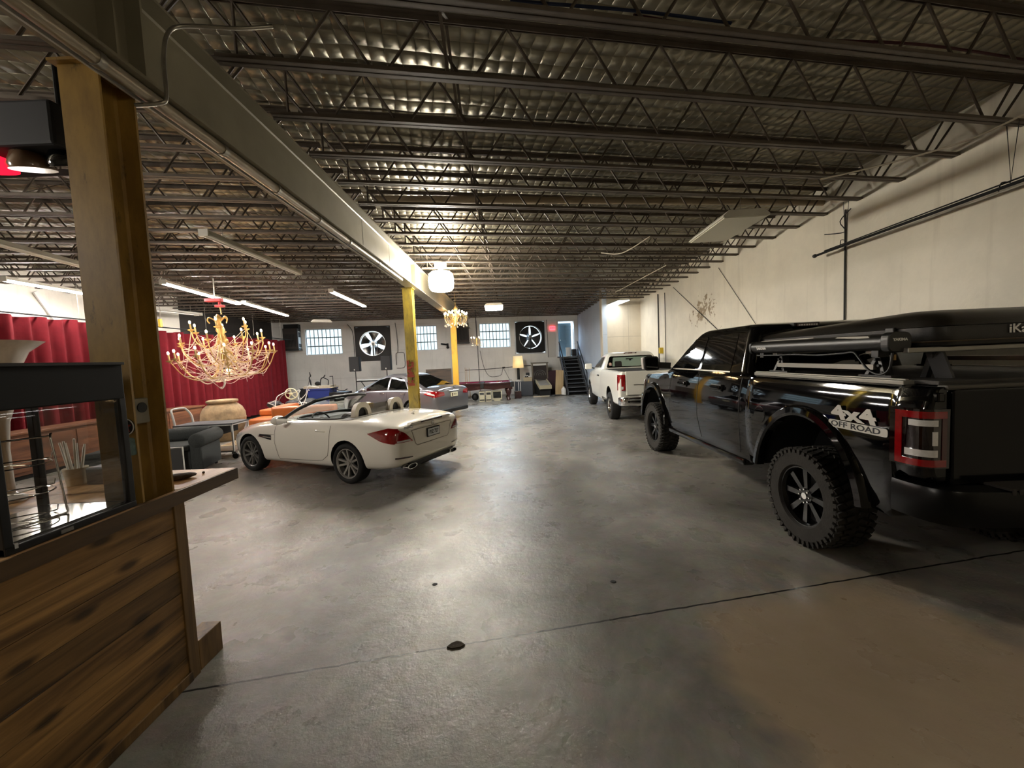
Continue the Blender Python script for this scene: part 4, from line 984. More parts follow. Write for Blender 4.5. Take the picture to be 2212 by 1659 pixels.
for s, nm in ((1, 'L'), (-1, 'R')):
    wheel(rd, 0, .79*s, .318, .24, .232, s, 'ten', M_TYRE, M_RIMS); wheel(rd, 2.43, .79*s, .318, .22, .232, s, 'ten', M_TYRE, M_RIMD)
    mb = strip(rb_, nm, [(.33, .90), (.36, .6), (.42, .42), (.56, .335), (.75, .31), (1.66, .275)], .009, .0025); strip(rb_, nm, [(1.66, .275), (1.72, .6), (1.69, .86)], .009, .0025, mb); strip(rb_, nm, [(1.72, .70), (2.15, .69)], .006, .0025, mb)
    obj('door_seam', mb, mat('seam_grey', '6d675d', .6), rd)
    h = rb_.ray_cast(V(.56, 3*s, .81), V(0, -s, 0))[0]
    mb = MB(); mb.tube(smoothpts([(.45, h.y-s*.01, .80), (.49, h.y+s*.018, .81), (.63, h.y+s*.02, .815), (.67, h.y-s*.01, .81)], 4), .014, 8); obj('door_handle', mb, M_WHT, rd, smooth=50)
    mb = patch(rb_, nm, [(1.80, .60), (2.12, .655), (2.10, .70), (1.80, .69)], .004); o = obj('side_vent', mb, M_DARK, rd)
    mb = patch(rb_, nm, [(1.79, .638), (2.13, .66), (2.13, .672), (1.79, .655)], .012); obj('vent_bar', mb, M_CHROME, o)
    # tail lamps: side part and rear part share one outline
    mb = patch(rb_, nm, rpoly([(-.46, .81), (-.72, .70), (-.93, .655), (-.935, .87), (-.80, .885)], .02), .006, .03); tl = obj('tail_lamp', mb, M_RED, rd, smooth=50)
    mb = patch(rb_, 'B', rpoly([(s*.84, .67), (s*.50, .655), (s*.66, .80), (s*.78, .87), (s*.85, .83)], .015), .006, .03); obj('tail_lamp_rear', mb, M_RED, tl, smooth=50)
    mb = patch(rb_, 'B', [(s*.80, .675), (s*.55, .668), (s*.57, .692), (s*.80, .70)], .010, .03); obj('indicator_strip', mb, M_LENS, tl)
    # mirror
    mb = MB(); mb.sphere((1.42, .99*s, .975), .115, 14, 10, (.75, 1.05, .7)); mo = obj('wing_mirror', mb, M_WHT, rd, smooth=60)
    mb = MB(); mb.prism(rpoly([(.90*s, .92), (1.08*s, .925), (1.08*s, 1.03), (.91*s, 1.035)], .035), 1.332, 1.341, 'x'); obj('mirror_glass', mb, M_CHROME, mo)
    mb = MB(); mb.bar((1.44, .84*s, .925), (1.43, .95*s, .94), .05, .035); obj('mirror_arm', mb, M_DARK, mo)
    # bumper slot and tail pipe
    mb = patch(rb_, 'B', [(s*.82, .43), (s*.52, .405), (s*.52, .425), (s*.82, .455)], .005, .03); obj('reflector', mb, M_REDD, rd)
    mb = MB(); R = []
    for x, sc__ in ((-.90, 1.), (-1.0, 1.), (-1.0, .8), (-.93, .8)):
        R.append([V(x, s*.55+.11*sc__*math.copysign(abs(math.cos(t*PI/10))**.6, math.cos(t*PI/10)), .275+.038*sc__*math.sin(t*PI/10)) for t in range(20)])
    mb.rings(R, cap=False); obj('tail_pipe', mb, M_CHROME, rd, smooth=60)
    # headlamp
    mb = patch(rb_, nm, rpoly([(2.62, .66), (3.0, .56), (2.98, .66), (2.72, .765)], .02), .005, .04); obj('headlamp', mb, M_LENS, rd, smooth=50)
    # roll hoop
    mb = MB(); cx = s*.40
    hoop = smoothpts([(.16, cx+.19, .95), (.155, cx+.17, 1.06), (.14, cx+.09, 1.18), (.135, cx+.02, 1.215), (.135, cx-.03, 1.215), (.14, cx-.09, 1.18), (.155, cx-.16, 1.06), (.16, cx-.185, .95)], 4)
    HP = [(.20, .94), (.165, 1.10), (.10, 1.20), (.0, 1.225), (-.10, 1.20), (-.165, 1.10), (-.20, .94)]; HI = [(.115, .94), (.095, 1.07), (.055, 1.125), (.0, 1.14), (-.055, 1.125), (-.095, 1.07), (-.115, .94)]
    HO, HN = smoothpts([(0, a, b) for a, b in HP], 3), smoothpts([(0, a, b) for a, b in HI], 3)
    mb.rings([[V(.10, cx+p.y, p.z) for p in (a, )][0:1]+[V(.10, cx+b.y, b.z), V(.20, cx+b.y*.96, b.z-.01), V(.20, cx+a.y*.96, a.z-.012)] for a, b in zip(HO, HN)]); obj('roll_hoop', mb, mat('hoop_silver', 'bdb7a8', .3, .3), rd, smooth=60)
    mb = MB(); mb.bx((.165, cx, 1.03), (.02, .22, .16)); obj('hoop_insert', mb, M_DARK, rd)
    # seat
    mb = MB(); mb.prism(rpoly([(-.23, .5), (.23, .5), (.21, 1.0), (.12, 1.09), (-.12, 1.09), (-.21, 1.0)], .08), -.06, .07, 'x', Matrix.Translation((.44, cx, 0)) @ Matrix.Rotation(-.16, 4, 'Y') @ Matrix.Translation((.1, 0, -.05)))
    so = obj('seat_back', mb, M_SEAT, rd, bevel=.035, seg=3)
    mb = MB(); mb.bx((.22, cx, 1.11), (.09, .24, .15)); obj('headrest', mb, M_SEAT, so, bevel=.035, seg=3)
    mb = MB(); mb.bx((.80, cx, .55), (.5, .46, .14)); obj('seat_cushion', mb, M_SEAT, rd, bevel=.05, seg=3)
# wind deflector between the hoops
mb = MB(); mb.prism(rpoly([(-.24, .98), (.24, .98), (.22, 1.17), (-.22, 1.17)], .03), .14, .146, 'x'); obj('wind_deflector', mb, clearglass('deflector', (.55, .53, .5), .2, .05), rd)
# windscreen
B0, B1 = [(1.70, .74, .925), (1.86, .40, .955), (1.90, 0, .96)], [(1.03, .56, 1.255), (1.0, .3, 1.285), (.99, 0, 1.292)]
mb = MB()
bot = [V(*p) for p in B0]+[V(p[0], -p[1], p[2]) for p in B0[-2::-1]]; top = [V(*p) for p in B1]+[V(p[0], -p[1], p[2]) for p in B1[-2::-1]]
bot, top = smoothpts(bot, 4), smoothpts(top, 4)
mb._new([*bot, *top], [(i, i+1, len(bot)+i+1, len(bot)+i) for i in range(len(bot)-1)]); obj('windscreen', mb, M_CARGLC, rd, smooth=60)
mb = MB(); fr_ = [bot[0]+V(.06, .02, -.04)]+smoothpts([bot[0], bot[0].lerp(top[0], .55)+V(.02, .03, .012), top[0]], 4)
mb.tube(fr_+top[1:-1]+[V(p.x, -p.y, p.z) for p in reversed(fr_)], .03, 10); obj('windscreen_frame', mb, M_DARK, rd, smooth=60)
mb = MB(); mb.tube([p+V(-.012, 0, .012) for p in top], .012, 8); label_part(obj('header_trim', mb, M_CHROME, rd, smooth=60), 'bright trim along the windscreen top')
mb = MB(); mb.box(1.08, 1.12, -.11, .11, 1.19, 1.25); obj('rear_view_mirror', mb, M_DARK, rd, bevel=.015)
mb = MB(); mb.prism([(1.55, .60), (1.35, .66), (1.28, .80), (1.36, .90), (1.62, .94), (1.7, .9)], -.64, .64, 'y'); obj('dashboard', mb, M_INT, rd, bevel=.03)
mb = MB(); C0 = V(1.13, .38, .88); ax = V(-.85, 0, .52).normalized(); ay = V(0, 1, 0); az = ax.cross(ay)
mb.tube([C0+(ay*math.cos(t*PI/16)+az*math.sin(t*PI/16))*.175 for t in range(32)], .014, 8, closed=True)
mb.bar(C0+ay*.17, C0-ay*.17, .04, .02); mb.bar(C0, C0+az*.17*(1 if az.z < 0 else -1), .05, .02); mb.cyl(C0-ax*.02, C0+ax*.03, .06, n=16); obj('steering_wheel', mb, M_DARK, rd, smooth=50)
# tail details
mb = patch(rb_, 'B', rpoly([(-.44, .575), (.44, .575), (.50, .82), (-.50, .82)], .05), .003, .05); label_part(obj('plate_recess', mb, M_WHT, rd, smooth=50), 'recessed panel round the plate')
mb = strip(rb_, 'B', [(-.44, .60), (-.40, .565), (.40, .565), (.44, .60), (.52, .81), (-.52, .81), (-.44, .60)], .008, .005); obj('panel_line', mb, MATS['seam_grey'], rd)
mb = MB(); mb.prism(rpoly([(-.55, .895), (.55, .895), (.50, .925), (-.50, .925)], .01), -.985, -.90, 'x'); obj('boot_spoiler', mb, M_WHT, rd, bevel=.01)
mb = MB(); mb.box(-.992, -.98, -.28, .28, .898, .914); obj('brake_lamp', mb, M_REDD, rd)
pl_ = MB(); pl_.box(-1.012, -1.0, -.17, .17, .64, .785); po = obj('number_plate', pl_, M_TXT, rd, bevel=.006)
mb = MB(); mb.box(-1.016, -1.01, -.15, .15, .655, .77); obj('plate_face', mb, M_PLATE, po)
text('plate_text', 'IYZ 727', .085, M_TXT, po, basis((0, -1, 0), (0, 0, 1), (-1, 0, 0), (-1.017, 0, .71)), .001, bold=.001, sx=.85)
text('boot_badge', 'SLC 300', .045, M_CHROME, rd, basis((0, -1, 0), (0, 0, 1), (-1, 0, 0), (rb_.ray_cast(V(-8, .56, .865), V(1, 0, 0))[0].x-.004, .56, .865)), .008, bold=.001, sx=1.25)
mb = MB()
for a in range(3): mb.bar((-1.0, 0, .855), (-1.0, .03*math.sin(a*2*PI/3), .855+.03*math.cos(a*2*PI/3)), .006)
mb.tube([(-1.0, .032*math.cos(t*PI/10), .855+.032*math.sin(t*PI/10)) for t in range(20)], .004, 6, closed=True); obj('star_emblem', mb, M_CHROME, rd)
mb = patch(rb_, 'B', rpoly([(-.62, .245), (.62, .245), (.72, .33), (.40, .345), (-.40, .345), (-.72, .33)], .02), .008, .05); obj('diffuser', mb, M_DARK, rd, smooth=40)
mb = MB(); mb.box(-.97, -.8, -.60, .60, .235, .33); obj('lower_valance', mb, M_DARK, rd, bevel=.02)
mb = MB(); mb.prism([(-.55, .985), (-.62, .99), (-.66, 1.04), (-.63, 1.045)], -.008, .008, 'y'); mb.sphere((-.60, 0, .99), .03, 10, 6, (1.2, .8, .5)); obj('aerial_fin', mb, M_WHT, rd, smooth=50)

# ------------------------------------------------------------------ grey saloon
sd = thing('sedan_car', 'grey four-door saloon parked behind the convertible and the scuffed column', 'car', (-2.657, 13.04, 0), math.atan2(.515, -.857))
st = [(-1.0, rsec(.66, .44, .62, .78, .86, .95)), (-.985, rsec(.74, .36, .60, .86, .95, .95)), (-.93, rsec(.81, .31, .58, .93, 1.03, .94)), (-.75, rsec(.86, .25, .57, .965, 1.075, .93)), (-.35, rsec(.88, .23, .57, .97, 1.09, .93)), (.3, rsec(.88, .21, .57, .975, 1.07, .94)),
      (1.2, rsec(.88, .20, .56, .955, 1.04, .94)), (2.1, rsec(.88, .20, .56, .92, 1.01, .93)), (2.6, rsec(.875, .20, .55, .88, .985, .90)), (3.0, rsec(.86, .20, .54, .81, .91, .88)), (3.35, rsec(.78, .21, .50, .70, .80, .87)), (3.55, rsec(.64, .24, .46, .58, .66, .86)), (3.62, rsec(.46, .3, .44, .5, .56, .86))]
sb = obj('body', loft_body(st, 4, 2), M_GRY, sd, smooth=35); sb_b = bvh_of(sb)
boolean(sb, [arch_cutter(x, .325, .37, .375, a, b) for x in (0, 2.7) for a, b in ((.5, 1.3), (-1.3, -.5))])
gh = obj('roof', ring_loft([(.93, -.62, 2.72, .80, .2), (1.0, -.55, 2.55, .785, .2), (1.2, -.12, 2.02, .70, .2), (1.38, .30, 1.58, .615, .2), (1.45, .50, 1.38, .56, .2), (1.485, .70, 1.2, .45, .15), (1.495, .85, 1.05, .25, .08)], 3), M_GRY, sd, smooth=35); sg = bvh_of(gh)
for s, nm in ((1, 'L'), (-1, 'R')):
    for pl in ([(1.12, .985), (2.22, .965), (1.62, 1.30), (1.30, 1.37), (1.12, 1.385)], [(.20, 1.0), (1.04, .99), (1.05, 1.385), (.62, 1.365), (.44, 1.30)], [(-.18, 1.03), (.13, 1.005), (.33, 1.24)]):
        mb = patch(sg, nm, rpoly(pl, .03), .004); label_part(obj('side_window', mb, M_TINT, sd, smooth=40), 'dark side window')
    mb = MB(); w_ = []
    for x, z in ((-.25, 1.015), (.1, .995), (1.08, .975), (2.3, .945)):
        h = sg.ray_cast(V(x, 3*s, z), V(0, -s, 0))[0]; w_.append(h+V(0, .004*s, 0))
    mb.tube(smoothpts(w_, 4), .008, 6); obj('window_trim', mb, M_CHROME, sd)
    mb = strip(sb_b, nm, [(1.08, .95), (1.08, .4), (1.0, .27)], .009, .0025); strip(sb_b, nm, [(.2, .96), (.35, .7), (.42, .45)], .009, .0025, mb); strip(sb_b, nm, [(2.2, .9), (2.28, .6), (2.2, .27)], .009, .0025, mb); obj('door_seam', mb, M_DARKM, sd)
    for x in (.36, 1.28):
        h = sb_b.ray_cast(V(x, 3*s, .875), V(0, -s, 0))[0]
        mb = MB(); mb.bx((x, h.y+.012*s, .875), (.2, .03, .035)); obj('door_handle', mb, M_CHROME, sd, bevel=.012)
    mb = MB(); mb.sphere((2.02, .97*s, 1.0), .1, 12, 8, (.7, 1.1, .75)); mo = obj('wing_mirror', mb, M_GRY, sd, smooth=60)
    mb = MB(); mb.sphere((1.985, .98*s, 1.0), .08, 12, 8, (.5, 1.0, .8)); obj('mirror_glass', mb, M_CHROME, mo, smooth=60)
    wheel(sd, 0, .77*s, .315, .2, .205, s, 'five', M_TYRE, M_RIMS); wheel(sd, 2.7, .77*s, .315, .2, .205, s, 'five', M_TYRE, M_RIMS)
    mb = patch(sb_b, nm, rpoly([(-.52, .86), (-.95, .76), (-.97, .93), (-.70, .955)], .02), .006, .03); tl = obj('tail_lamp', mb, M_RED, sd, smooth=50)
    mb = patch(sb_b, 'B', rpoly([(s*.84, .76), (s*.45, .80), (s*.47, .90), (s*.83, .95)], .02), .006, .03); obj('tail_lamp_rear', mb, M_RED, tl, smooth=50)
    mb = patch(sb_b, nm, rpoly([(-.66, .86), (-.90, .82), (-.91, .86), (-.70, .90)], .01), .01, .03); obj('lamp_lens', mb, M_LENS, tl)
mb = patch(sg, 'B', rpoly([(-.66, 1.03), (.66, 1.03), (.52, 1.40), (-.52, 1.40)], .05), .005, .05); obj('rear_window', mb, M_TINT, sd, smooth=40)
mb = patch(sg, 'F', rpoly([(-.70, 1.0), (.70, 1.0), (.54, 1.40), (-.54, 1.40)], .05), .005, .05); obj('windshield', mb, M_TINT, sd, smooth=40)
mb = MB(); mb.bx((-1.0, 0, .915), (.03, .5, .035)); obj('boot_trim', mb, M_CHROME, sd, bevel=.01)
mb = MB(); mb.box(-1.028, -1.0, -.165, .165, .73, .86); po = obj('number_plate', mb, mat('plate_cream', 'd8d2b4', .4), sd, bevel=.006)
mb = MB(); mb.box(-1.032, -1.026, .08, .13, .75, .84); label_part(obj('plate_picture', mb, mat('plate_brown', '5e4433', .5), po), 'brown picture on the plate')
text('plate_text', 'RC7', .07, M_TXT, po, basis((0, -1, 0), (0, 0, 1), (-1, 0, 0), (-1.029, -.03, .795)), .001)
mb = MB(); mb.sphere((-1.005, .0, 1.0), .035, 12, 6, (.3, 1, 1)); obj('round_emblem', mb, M_CHROME, sd, smooth=60)
mb = MB(); mb.box(-1.01, -.9, -.72, .72, .25, .38); obj('lower_bumper', mb, M_DARK, sd, bevel=.04, seg=3)

# ------------------------------------------------------------------ white pickup
wt = thing('pickup_truck', 'white single cab pickup parked ahead of the black pickup, near the stairs', 'pickup truck', (3.77, 11.2, 0), math.radians(87.6))
zb, zr = .50, 1.375
bed = obj('bed', loft_body([(-1.22, tsec(.92, zb+.18, zr-.02)), (-1.215, tsec(.95, zb+.06, zr)), (-1.18, tsec(.975, zb, zr)), (-1.1, tsec(.99, zb, zr)), (-.5, tsec(1.0, zb, zr)), (1.2, tsec(1.0, zb, zr)), (1.26, tsec(.985, zb, zr))], 3), M_WHT2, wt, smooth=30); wb_b = bvh_of(bed)
boolean(bed, [arch_cutter(0, .42, .46, .52, .45, 1.4), arch_cutter(0, .42, .46, .52, -1.4, -.45)])
mb = MB(); mb.box(-1.1, 1.2, -.84, .84, 1.36, 1.381); obj('bed_floor', mb, M_WELL, wt)
cab = obj('cab', loft_body([(1.29, tsec(.97, .42, 1.36)), (1.32, tsec(.99, .42, 1.37)), (2.3, tsec(.99, .42, 1.365)), (2.75, tsec(.985, .42, 1.34, .03)), (3.3, tsec(.98, .44, 1.28, .06)), (3.9, tsec(.95, .46, 1.18, .08)), (4.25, tsec(.88, .5, 1.06, .06)), (4.4, tsec(.78, .56, .95, .02))], 3), M_WHT2, wt, smooth=30); wc_b = bvh_of(cab)
boolean(cab, [arch_cutter(3.56, .42, .46, .51, .45, 1.4), arch_cutter(3.56, .42, .46, .51, -1.4, -.45)])
gh = obj('roof', ring_loft([(1.33, 1.31, 3.0, .93, .14), (1.38, 1.315, 2.9, .915, .14), (1.6, 1.36, 2.5, .83, .15), (1.78, 1.42, 2.2, .74, .16), (1.85, 1.47, 2.08, .68, .16), (1.885, 1.58, 1.95, .56, .14), (1.893, 1.7, 1.85, .3, .05)], 3), M_WHT2, wt, smooth=30); wg = bvh_of(gh)
M_PALEGL = mat('rear_glass_pale', '8fa396', .05, coat=1., spec=.5)
mb = patch(wg, 'B', rpoly([(-.78, 1.405), (.78, 1.405), (.66, 1.76), (-.66, 1.76)], .06), .006, .05); rw = obj('rear_window', mb, M_TINT, wt, smooth=40)
mb = patch(wg, 'B', rpoly([(-.50, 1.44), (.60, 1.44), (.56, 1.72), (-.50, 1.72)], .03), .010, .05); label_part(obj('rear_glass', mb, M_PALEGL, rw, smooth=40), 'pale see-through middle of the rear window')
mb = patch(wg, 'B', rpoly([(.30, 1.43), (.52, 1.43), (.52, 1.60), (.30, 1.60)], .04), .013, .05); obj('headrest', mb, M_SEAT, rw)
mb = MB(); mb.bx((1.355, .06, 1.665), (.01, .20, .035)); mb.bx((1.355, .03, 1.62), (.01, .05, .07)); obj('rear_view_mirror', mb, M_DARK, rw)
mb = MB()
for (y, z, r_) in ((.66, 1.52, .045), (.64, 1.46, .035), (.69, 1.44, .04)): mb.cyl((1.325, y, z), (1.335, y, z), r_, n=14)
label_part(obj('window_sticker', mb, mat('sticker_pink', 'd4b3a6', .5), rw), 'pale round stickers')
mb = MB(); mb.bx((1.47, 0, 1.845), (.05, .4, .045)); bl = obj('brake_lamp', mb, M_REDD, wt, bevel=.008)
mb = MB(); mb.bx((1.443, .11, 1.845), (.004, .08, .022)); mb.bx((1.443, -.11, 1.845), (.004, .08, .022)); obj('cargo_lens', mb, M_LENS, bl)
for s, nm in ((1, 'L'), (-1, 'R')):
    mb = patch(wg, nm, rpoly([(1.55, 1.41), (2.68, 1.40), (2.2, 1.73), (1.58, 1.75)], .05), .005); obj('side_window', mb, M_TINT, wt, smooth=40)
    wheel(wt, 0, .87*s, .385, .27, .225, s, 'five', M_TYRE, M_CHROME); wheel(wt, 3.56, .87*s, .385, .27, .225, s, 'five', M_TYRE, M_CHROME)
    plan = [(-1.06, .985), (-1.15, .975), (-1.19, .95), (-1.22, .90), (-1.228, .83)]; plan = [(p.x, p.y*s) for p in smoothpts([(a, b, 0) for a, b in plan], 3)]
    o = obj('tail_lamp', wrap(plan, .90, 1.30, .010), M_RED, wt, smooth=40)
    obj('reverse_lens', wrap(plan[3:-2], .93, 1.0, .014), M_LENS, o, smooth=40)
    mb = strip(wc_b, nm, [(1.46, 1.35), (1.46, .46)], .012, .003); strip(wc_b, nm, [(2.66, 1.33), (2.72, .9), (2.66, .46)], .012, .003, mb); obj('door_seam', mb, MATS['seam_grey'], wt)
    mb = strip(wc_b, nm, [(1.3, .70), (2.9, .70)], .03, .006); strip(wb_b, nm, [(1.2, .70), (.5, .70)], .03, .006, mb); obj('body_crease', mb, M_WHT2, wt)
    mb = MB(); mb.bx((1.68, .995*s, 1.17), (.2, .03, .05)); obj('door_handle', mb, M_DARK, wt, bevel=.012)
    mb = MB(); mb.bx((2.72, 1.13*s, 1.44), (.1, .24, .2)); mo = obj('wing_mirror', mb, M_WHT2, wt, bevel=.04, seg=3)
    mb = MB(); mb.bar((2.74, .9*s, 1.36), (2.74, 1.06*s, 1.4), .07, .04); obj('mirror_arm', mb, M_DARK, mo)
mb = MB(); mb.prism(rpoly([(-.80, .78), (.80, .78), (.82, 1.385), (-.82, 1.385)], .02), -1.245, -1.19, 'x'); tg = obj('tailgate', mb, M_WHT2, wt, bevel=.012)
mb = MB(); mb.box(-1.25, -1.243, .30, .62, 1.03, 1.05); label_part(obj('tailgate_badge', mb, M_STEEL, tg), 'small dark badge')
mb = MB(); mb.box(-1.252, -1.243, -.14, .14, 1.12, 1.24); obj('gate_handle', mb, M_DARK, tg, bevel=.005)
mb = MB(); R = []
for (x, y) in [(-1.06, .97), (-1.2, .97), (-1.30, .93), (-1.36, .80), (-1.37, .45), (-1.37, -.45), (-1.36, -.80), (-1.30, -.93), (-1.2, -.97), (-1.06, -.97)]:
    d = V(x+.5, y*.5, 0).normalized(); R.append([V(x, y, .52), V(x+d.x*.015, y+d.y*.015, .56), V(x+d.x*.015, y+d.y*.015, .70), V(x, y, .735), V(x-d.x*.14, y-d.y*.06, .735), V(x-d.x*.14, y-d.y*.06, .52)])
cols = [smoothpts([q[i] for q in R], 3) for i in range(6)]
mb.rings([[c[j] for c in cols] for j in range(len(cols[0]))]); obj('rear_bumper', mb, M_CHROME, wt, smooth=40)
mb = MB()
for y in (.42, -.42): mb.box(-1.1, 4.2, y-.05, y+.05, .45, .58)
for x in (0, 3.56): mb.cyl((x, -.75, .385), (x, .75, .385), .06, n=10)
obj('underbody', mb, M_WELL, wt)
# ================================================================== COUNTER AND WHAT STANDS ON IT
M_WOOD = mk_wood('counter_planks', '5a4022', 'a8804a', 'y', 1., plank=.137)
M_WOODT = mk_wood('counter_top', '8f6c45', 'c69c6c', 'y', .8)
M_WOODP = mk_wood('counter_post', '4a3519', '86683c', 'z', 1.)
ct = thing('wooden_counter', 'rustic knotty pine bar counter at the left, with an overhanging top', 'counter', (-1.985, 1.3, 0))
mb = MB()
for i in range(8): mb.box(-.012, 0, -1.0, .97, .03+i*.131, .03+(i+1)*.131-.0025)
obj('plank_front', mb, M_WOOD, ct, bevel=.002)
mb = MB(); mb.box(-.012, .008, .965, 1.04, 0, 1.075); obj('corner_post', mb, M_WOODP, ct, bevel=.003)
mb = MB(); mb.box(-.65, -.235, 1.03, 1.06, 0, 1.075); obj('end_panel', mb, M_WOODP, ct)
mb = MB(); mb.box(-.012, .014, -1.0, .98, 0, .06); obj('base_board', mb, M_WOODP, ct, bevel=.003)
mb = MB(); mb.box(-1.05, .018, -1.05, .795, 1.075, 1.155); mb.box(-1.05, .018, 1.017, 1.49, 1.075, 1.155); mb.box(-1.05, -.225, .795, 1.017, 1.075, 1.155); mb.box(-.012, .018, .795, 1.017, 1.075, 1.155); obj('worktop', mb, M_WOODT, ct, bevel=.006)
mb = MB(); mb.box(.018, .026, -1.05, 1.49, 1.077, 1.153); obj('front_edge', mb, mk_wood('counter_edge', '3a2a17', '5e4627', 'y', 1., knots=False), ct)
t = tag(obj('wood_block', MB().box(-.11, .012, -.095, .095, 0, .19), M_WOODP, None, bevel=.004), 'small wooden block on the floor at the foot of the counter post', 'wood block'); t.location = (-2.0, 2.45, 0)
# piece of bark
mb = MB(); mb.sphere((0, 0, .018), .09, 14, 8, (.55, 1.15, .22)); o = obj('bark_piece', mb, mat('bark', '4a3826', .9, var=.6, vscale=40, bump=.9, bscale=60), None, smooth=60); o.location = (-2.17, 2.53, 1.155); o.rotation_euler = (0, 0, -.9)
tag(o, 'rough piece of bark lying on the end of the counter top', 'bark')
mb = MB(); mb.sphere((0, 0, .007), .008, 8, 6); o = obj('nut', mb, MATS['bark'], None); o.location = (-2.10, 2.66, 1.155); tag(o, 'tiny dark nut lying near the bark on the counter top', 'nut')
# glazed warming cabinet
wc = thing('display_case', 'black framed glass display case standing on the counter', 'display case', (-1.99, 1.51, 1.156))
D_, L_ = .48, .545
mb = MB(); mb.box(-D_, .004, 0, L_, .565, .745); hd = obj('header', mb, M_DARKM, wc, bevel=.006)
mb = MB(); mb.box(-D_-.004, .012, -.006, L_+.006, .738, .752); obj('lid', mb, mat('case_lid', '1c1b1b', .4), wc, bevel=.002)
for y in (.0, L_-.03):
    for x in (-D_, -.03):
        mb = MB(); mb.box(x, x+.032, y, y+.032, 0, .57); obj('corner_post', mb, M_DARK, wc, bevel=.003)
mb = MB(); mb.box(-D_, .006, 0, L_, 0, .03); obj('base', mb, M_DARK, wc, bevel=.003)
mb = MB(); mb.box(-D_+.03, -.03, .03, L_-.03, .03, .036); obj('tray', mb, mat('case_tray', 'a9a79f', .12, .9), wc)
M_CASEG = clearglass('case_glass', (.93, .93, .92), .12, .01)
mb = MB(); mb.box(-.012, -.008, .032, L_-.032, .03, .57); obj('front_glass', mb, M_CASEG, wc)
mb = MB(); mb.box(-D_+.03, -.03, L_-.016, L_-.012, .03, .57); obj('side_glass', mb, M_CASEG, wc)
mb = MB(); mb.box(.006, .008, .19, .24, .006, .022); obj('maker_badge', mb, M_STEEL, wc)
mb = MB(); mb.box(.004, .012, .025, .037, .02, .04); obj('latch', mb, M_CHROME, wc)
wr = thing('wire_rack', 'three tier chrome wire rack inside the glass display case', 'rack', (-2.22, 1.74, 1.193))
mb = MB()
for z in (.012, .14, .27): 
    mb.tube([(.125*math.cos(a*PI/14), .125*math.sin(a*PI/14), z) for a in range(28)], .003, 6, closed=True); mb.tube([(-.125, 0, z), (.125, 0, z)], .0025, 6); mb.tube([(0, -.15, z+.002), (0, .16, z+.002), (0, .165, z+.025)], .0025, 6)
obj('tier_rings', mb, M_CHROME, wr, smooth=50)
mb = MB(); mb.tube(smoothpts([(0, -.12, .0), (.06, .10, .0), (.07, .14, .01), (.065, .142, .04), (.03, .14, .36), (.02, .13, .375), (0, -.1, .385)], 4), .0045, 8); obj('upright', mb, M_CHROME, wr, smooth=50)
# star badge and cup on the column flange
o = thing('star_sign', 'small round star emblem fixed to the nearest column beside the display case', 'sign', (-2.045, CY[0]-.101, 1.567))
mb = MB(); mb.cyl((0, 0, 0), (0, -.004, 0), .045, n=32); obj('disc', mb, M_DARK, o)
mb = MB(); mb.tube([(.042*math.cos(a*PI/16), -.005, .042*math.sin(a*PI/16)) for a in range(32)], .003, 6, closed=True); obj('rim', mb, M_WHITEM, o)
mb = MB(); mb.prism([((.034 if i % 2 == 0 else .014)*math.sin(i*PI/5), (.034 if i % 2 == 0 else .014)*math.cos(i*PI/5)) for i in range(10)], -.008, -.004, 'y'); obj('star', mb, mat('star_red', '8a2a22', .5), o)
mb = MB(); mb.prism(rpoly([(-.025, -.05), (.03, -.045), (.026, .045), (-.018, .05)], .012), -.006, 0, 'y'); o = obj('sticker', mb, mat('sticker_teal', '7b9490', .5, var=.4, vscale=60), None); o.location = (-2.035, CY[0]-.1, 1.46)
tag(o, 'crumpled pale green sticker on the nearest column below the star emblem', 'sticker')
# flared glass vase
mb = MB(); mb.lathe([(.07, 0), (.072, .02), (.03, .05), (.028, .30), (.04, .45), (.075, .58), (.098, .74), (.138, .84), (.20, .897), (.205, .90), (.132, .848), (.09, .745), (.07, .59), (.035, .46), (.02, .31)], 36); o = obj('glass_vase', mb, mat('milky_glass', 'ece8e4', .25, var=.25, vscale=14, stretch=(1, 1, .15)), None, smooth=50)
o.location = (-2.86, 2.22, 1.156); tag(o, 'tall flared milky glass vase standing behind the display case', 'vase')
# service things on the back of the counter
t = thing('utensil_bin', 'black bin of white sticks seen through the glass display case', 'bin', (-2.80, 2.52, 1.156))
mb = MB(); mb.lathe([(.045, 0), (.06, .11), (.056, .11), (.042, .01)], 20); obj('cup', mb, mat('cup_cream', 'b9ad98', .5), t, smooth=40)
for i in range(7):
    a = i*.9; mb = MB(); mb.cyl((.02*math.cos(a), .02*math.sin(a), .02), (.055*math.cos(a+.3), .055*math.sin(a+.3), .24+.01*i), .006, n=6); obj('stick', mb, M_WHITEM, t)
o = tag(obj('caddy', MB().box(-.11, .11, -.09, .09, 0, .11), M_DARK, None, bevel=.01), 'low black caddy on the counter behind the display case', 'caddy'); o.location = (-2.60, 2.58, 1.156)
o = tag(obj('napkin_stack', MB().box(-.07, .07, -.07, .07, 0, .05), M_WHITEM, None, bevel=.004), 'white stack of napkins on the counter behind the display case', 'napkins'); o.location = (-2.42, 2.62, 1.156)
o = tag(obj('cloth_pile', MB().sphere((0, 0, .03), .12, 14, 8, (1.2, 1, .35)), mat('cloth_cream', 'b8ac97', .9, var=.3, vscale=30), None, smooth=60), 'crumpled cream cloth on the counter behind the display case', 'cloth'); o.location = (-2.86, 2.68, 1.156)
o = thing('pedestal', 'dark post standing on the counter at the left edge of the glass case view', 'post', (-2.90, 1.9, 1.156))
mb = MB(); mb.box(-.05, .05, -.05, .05, 0, .36); obj('shaft', mb, M_DARK, o, bevel=.005)
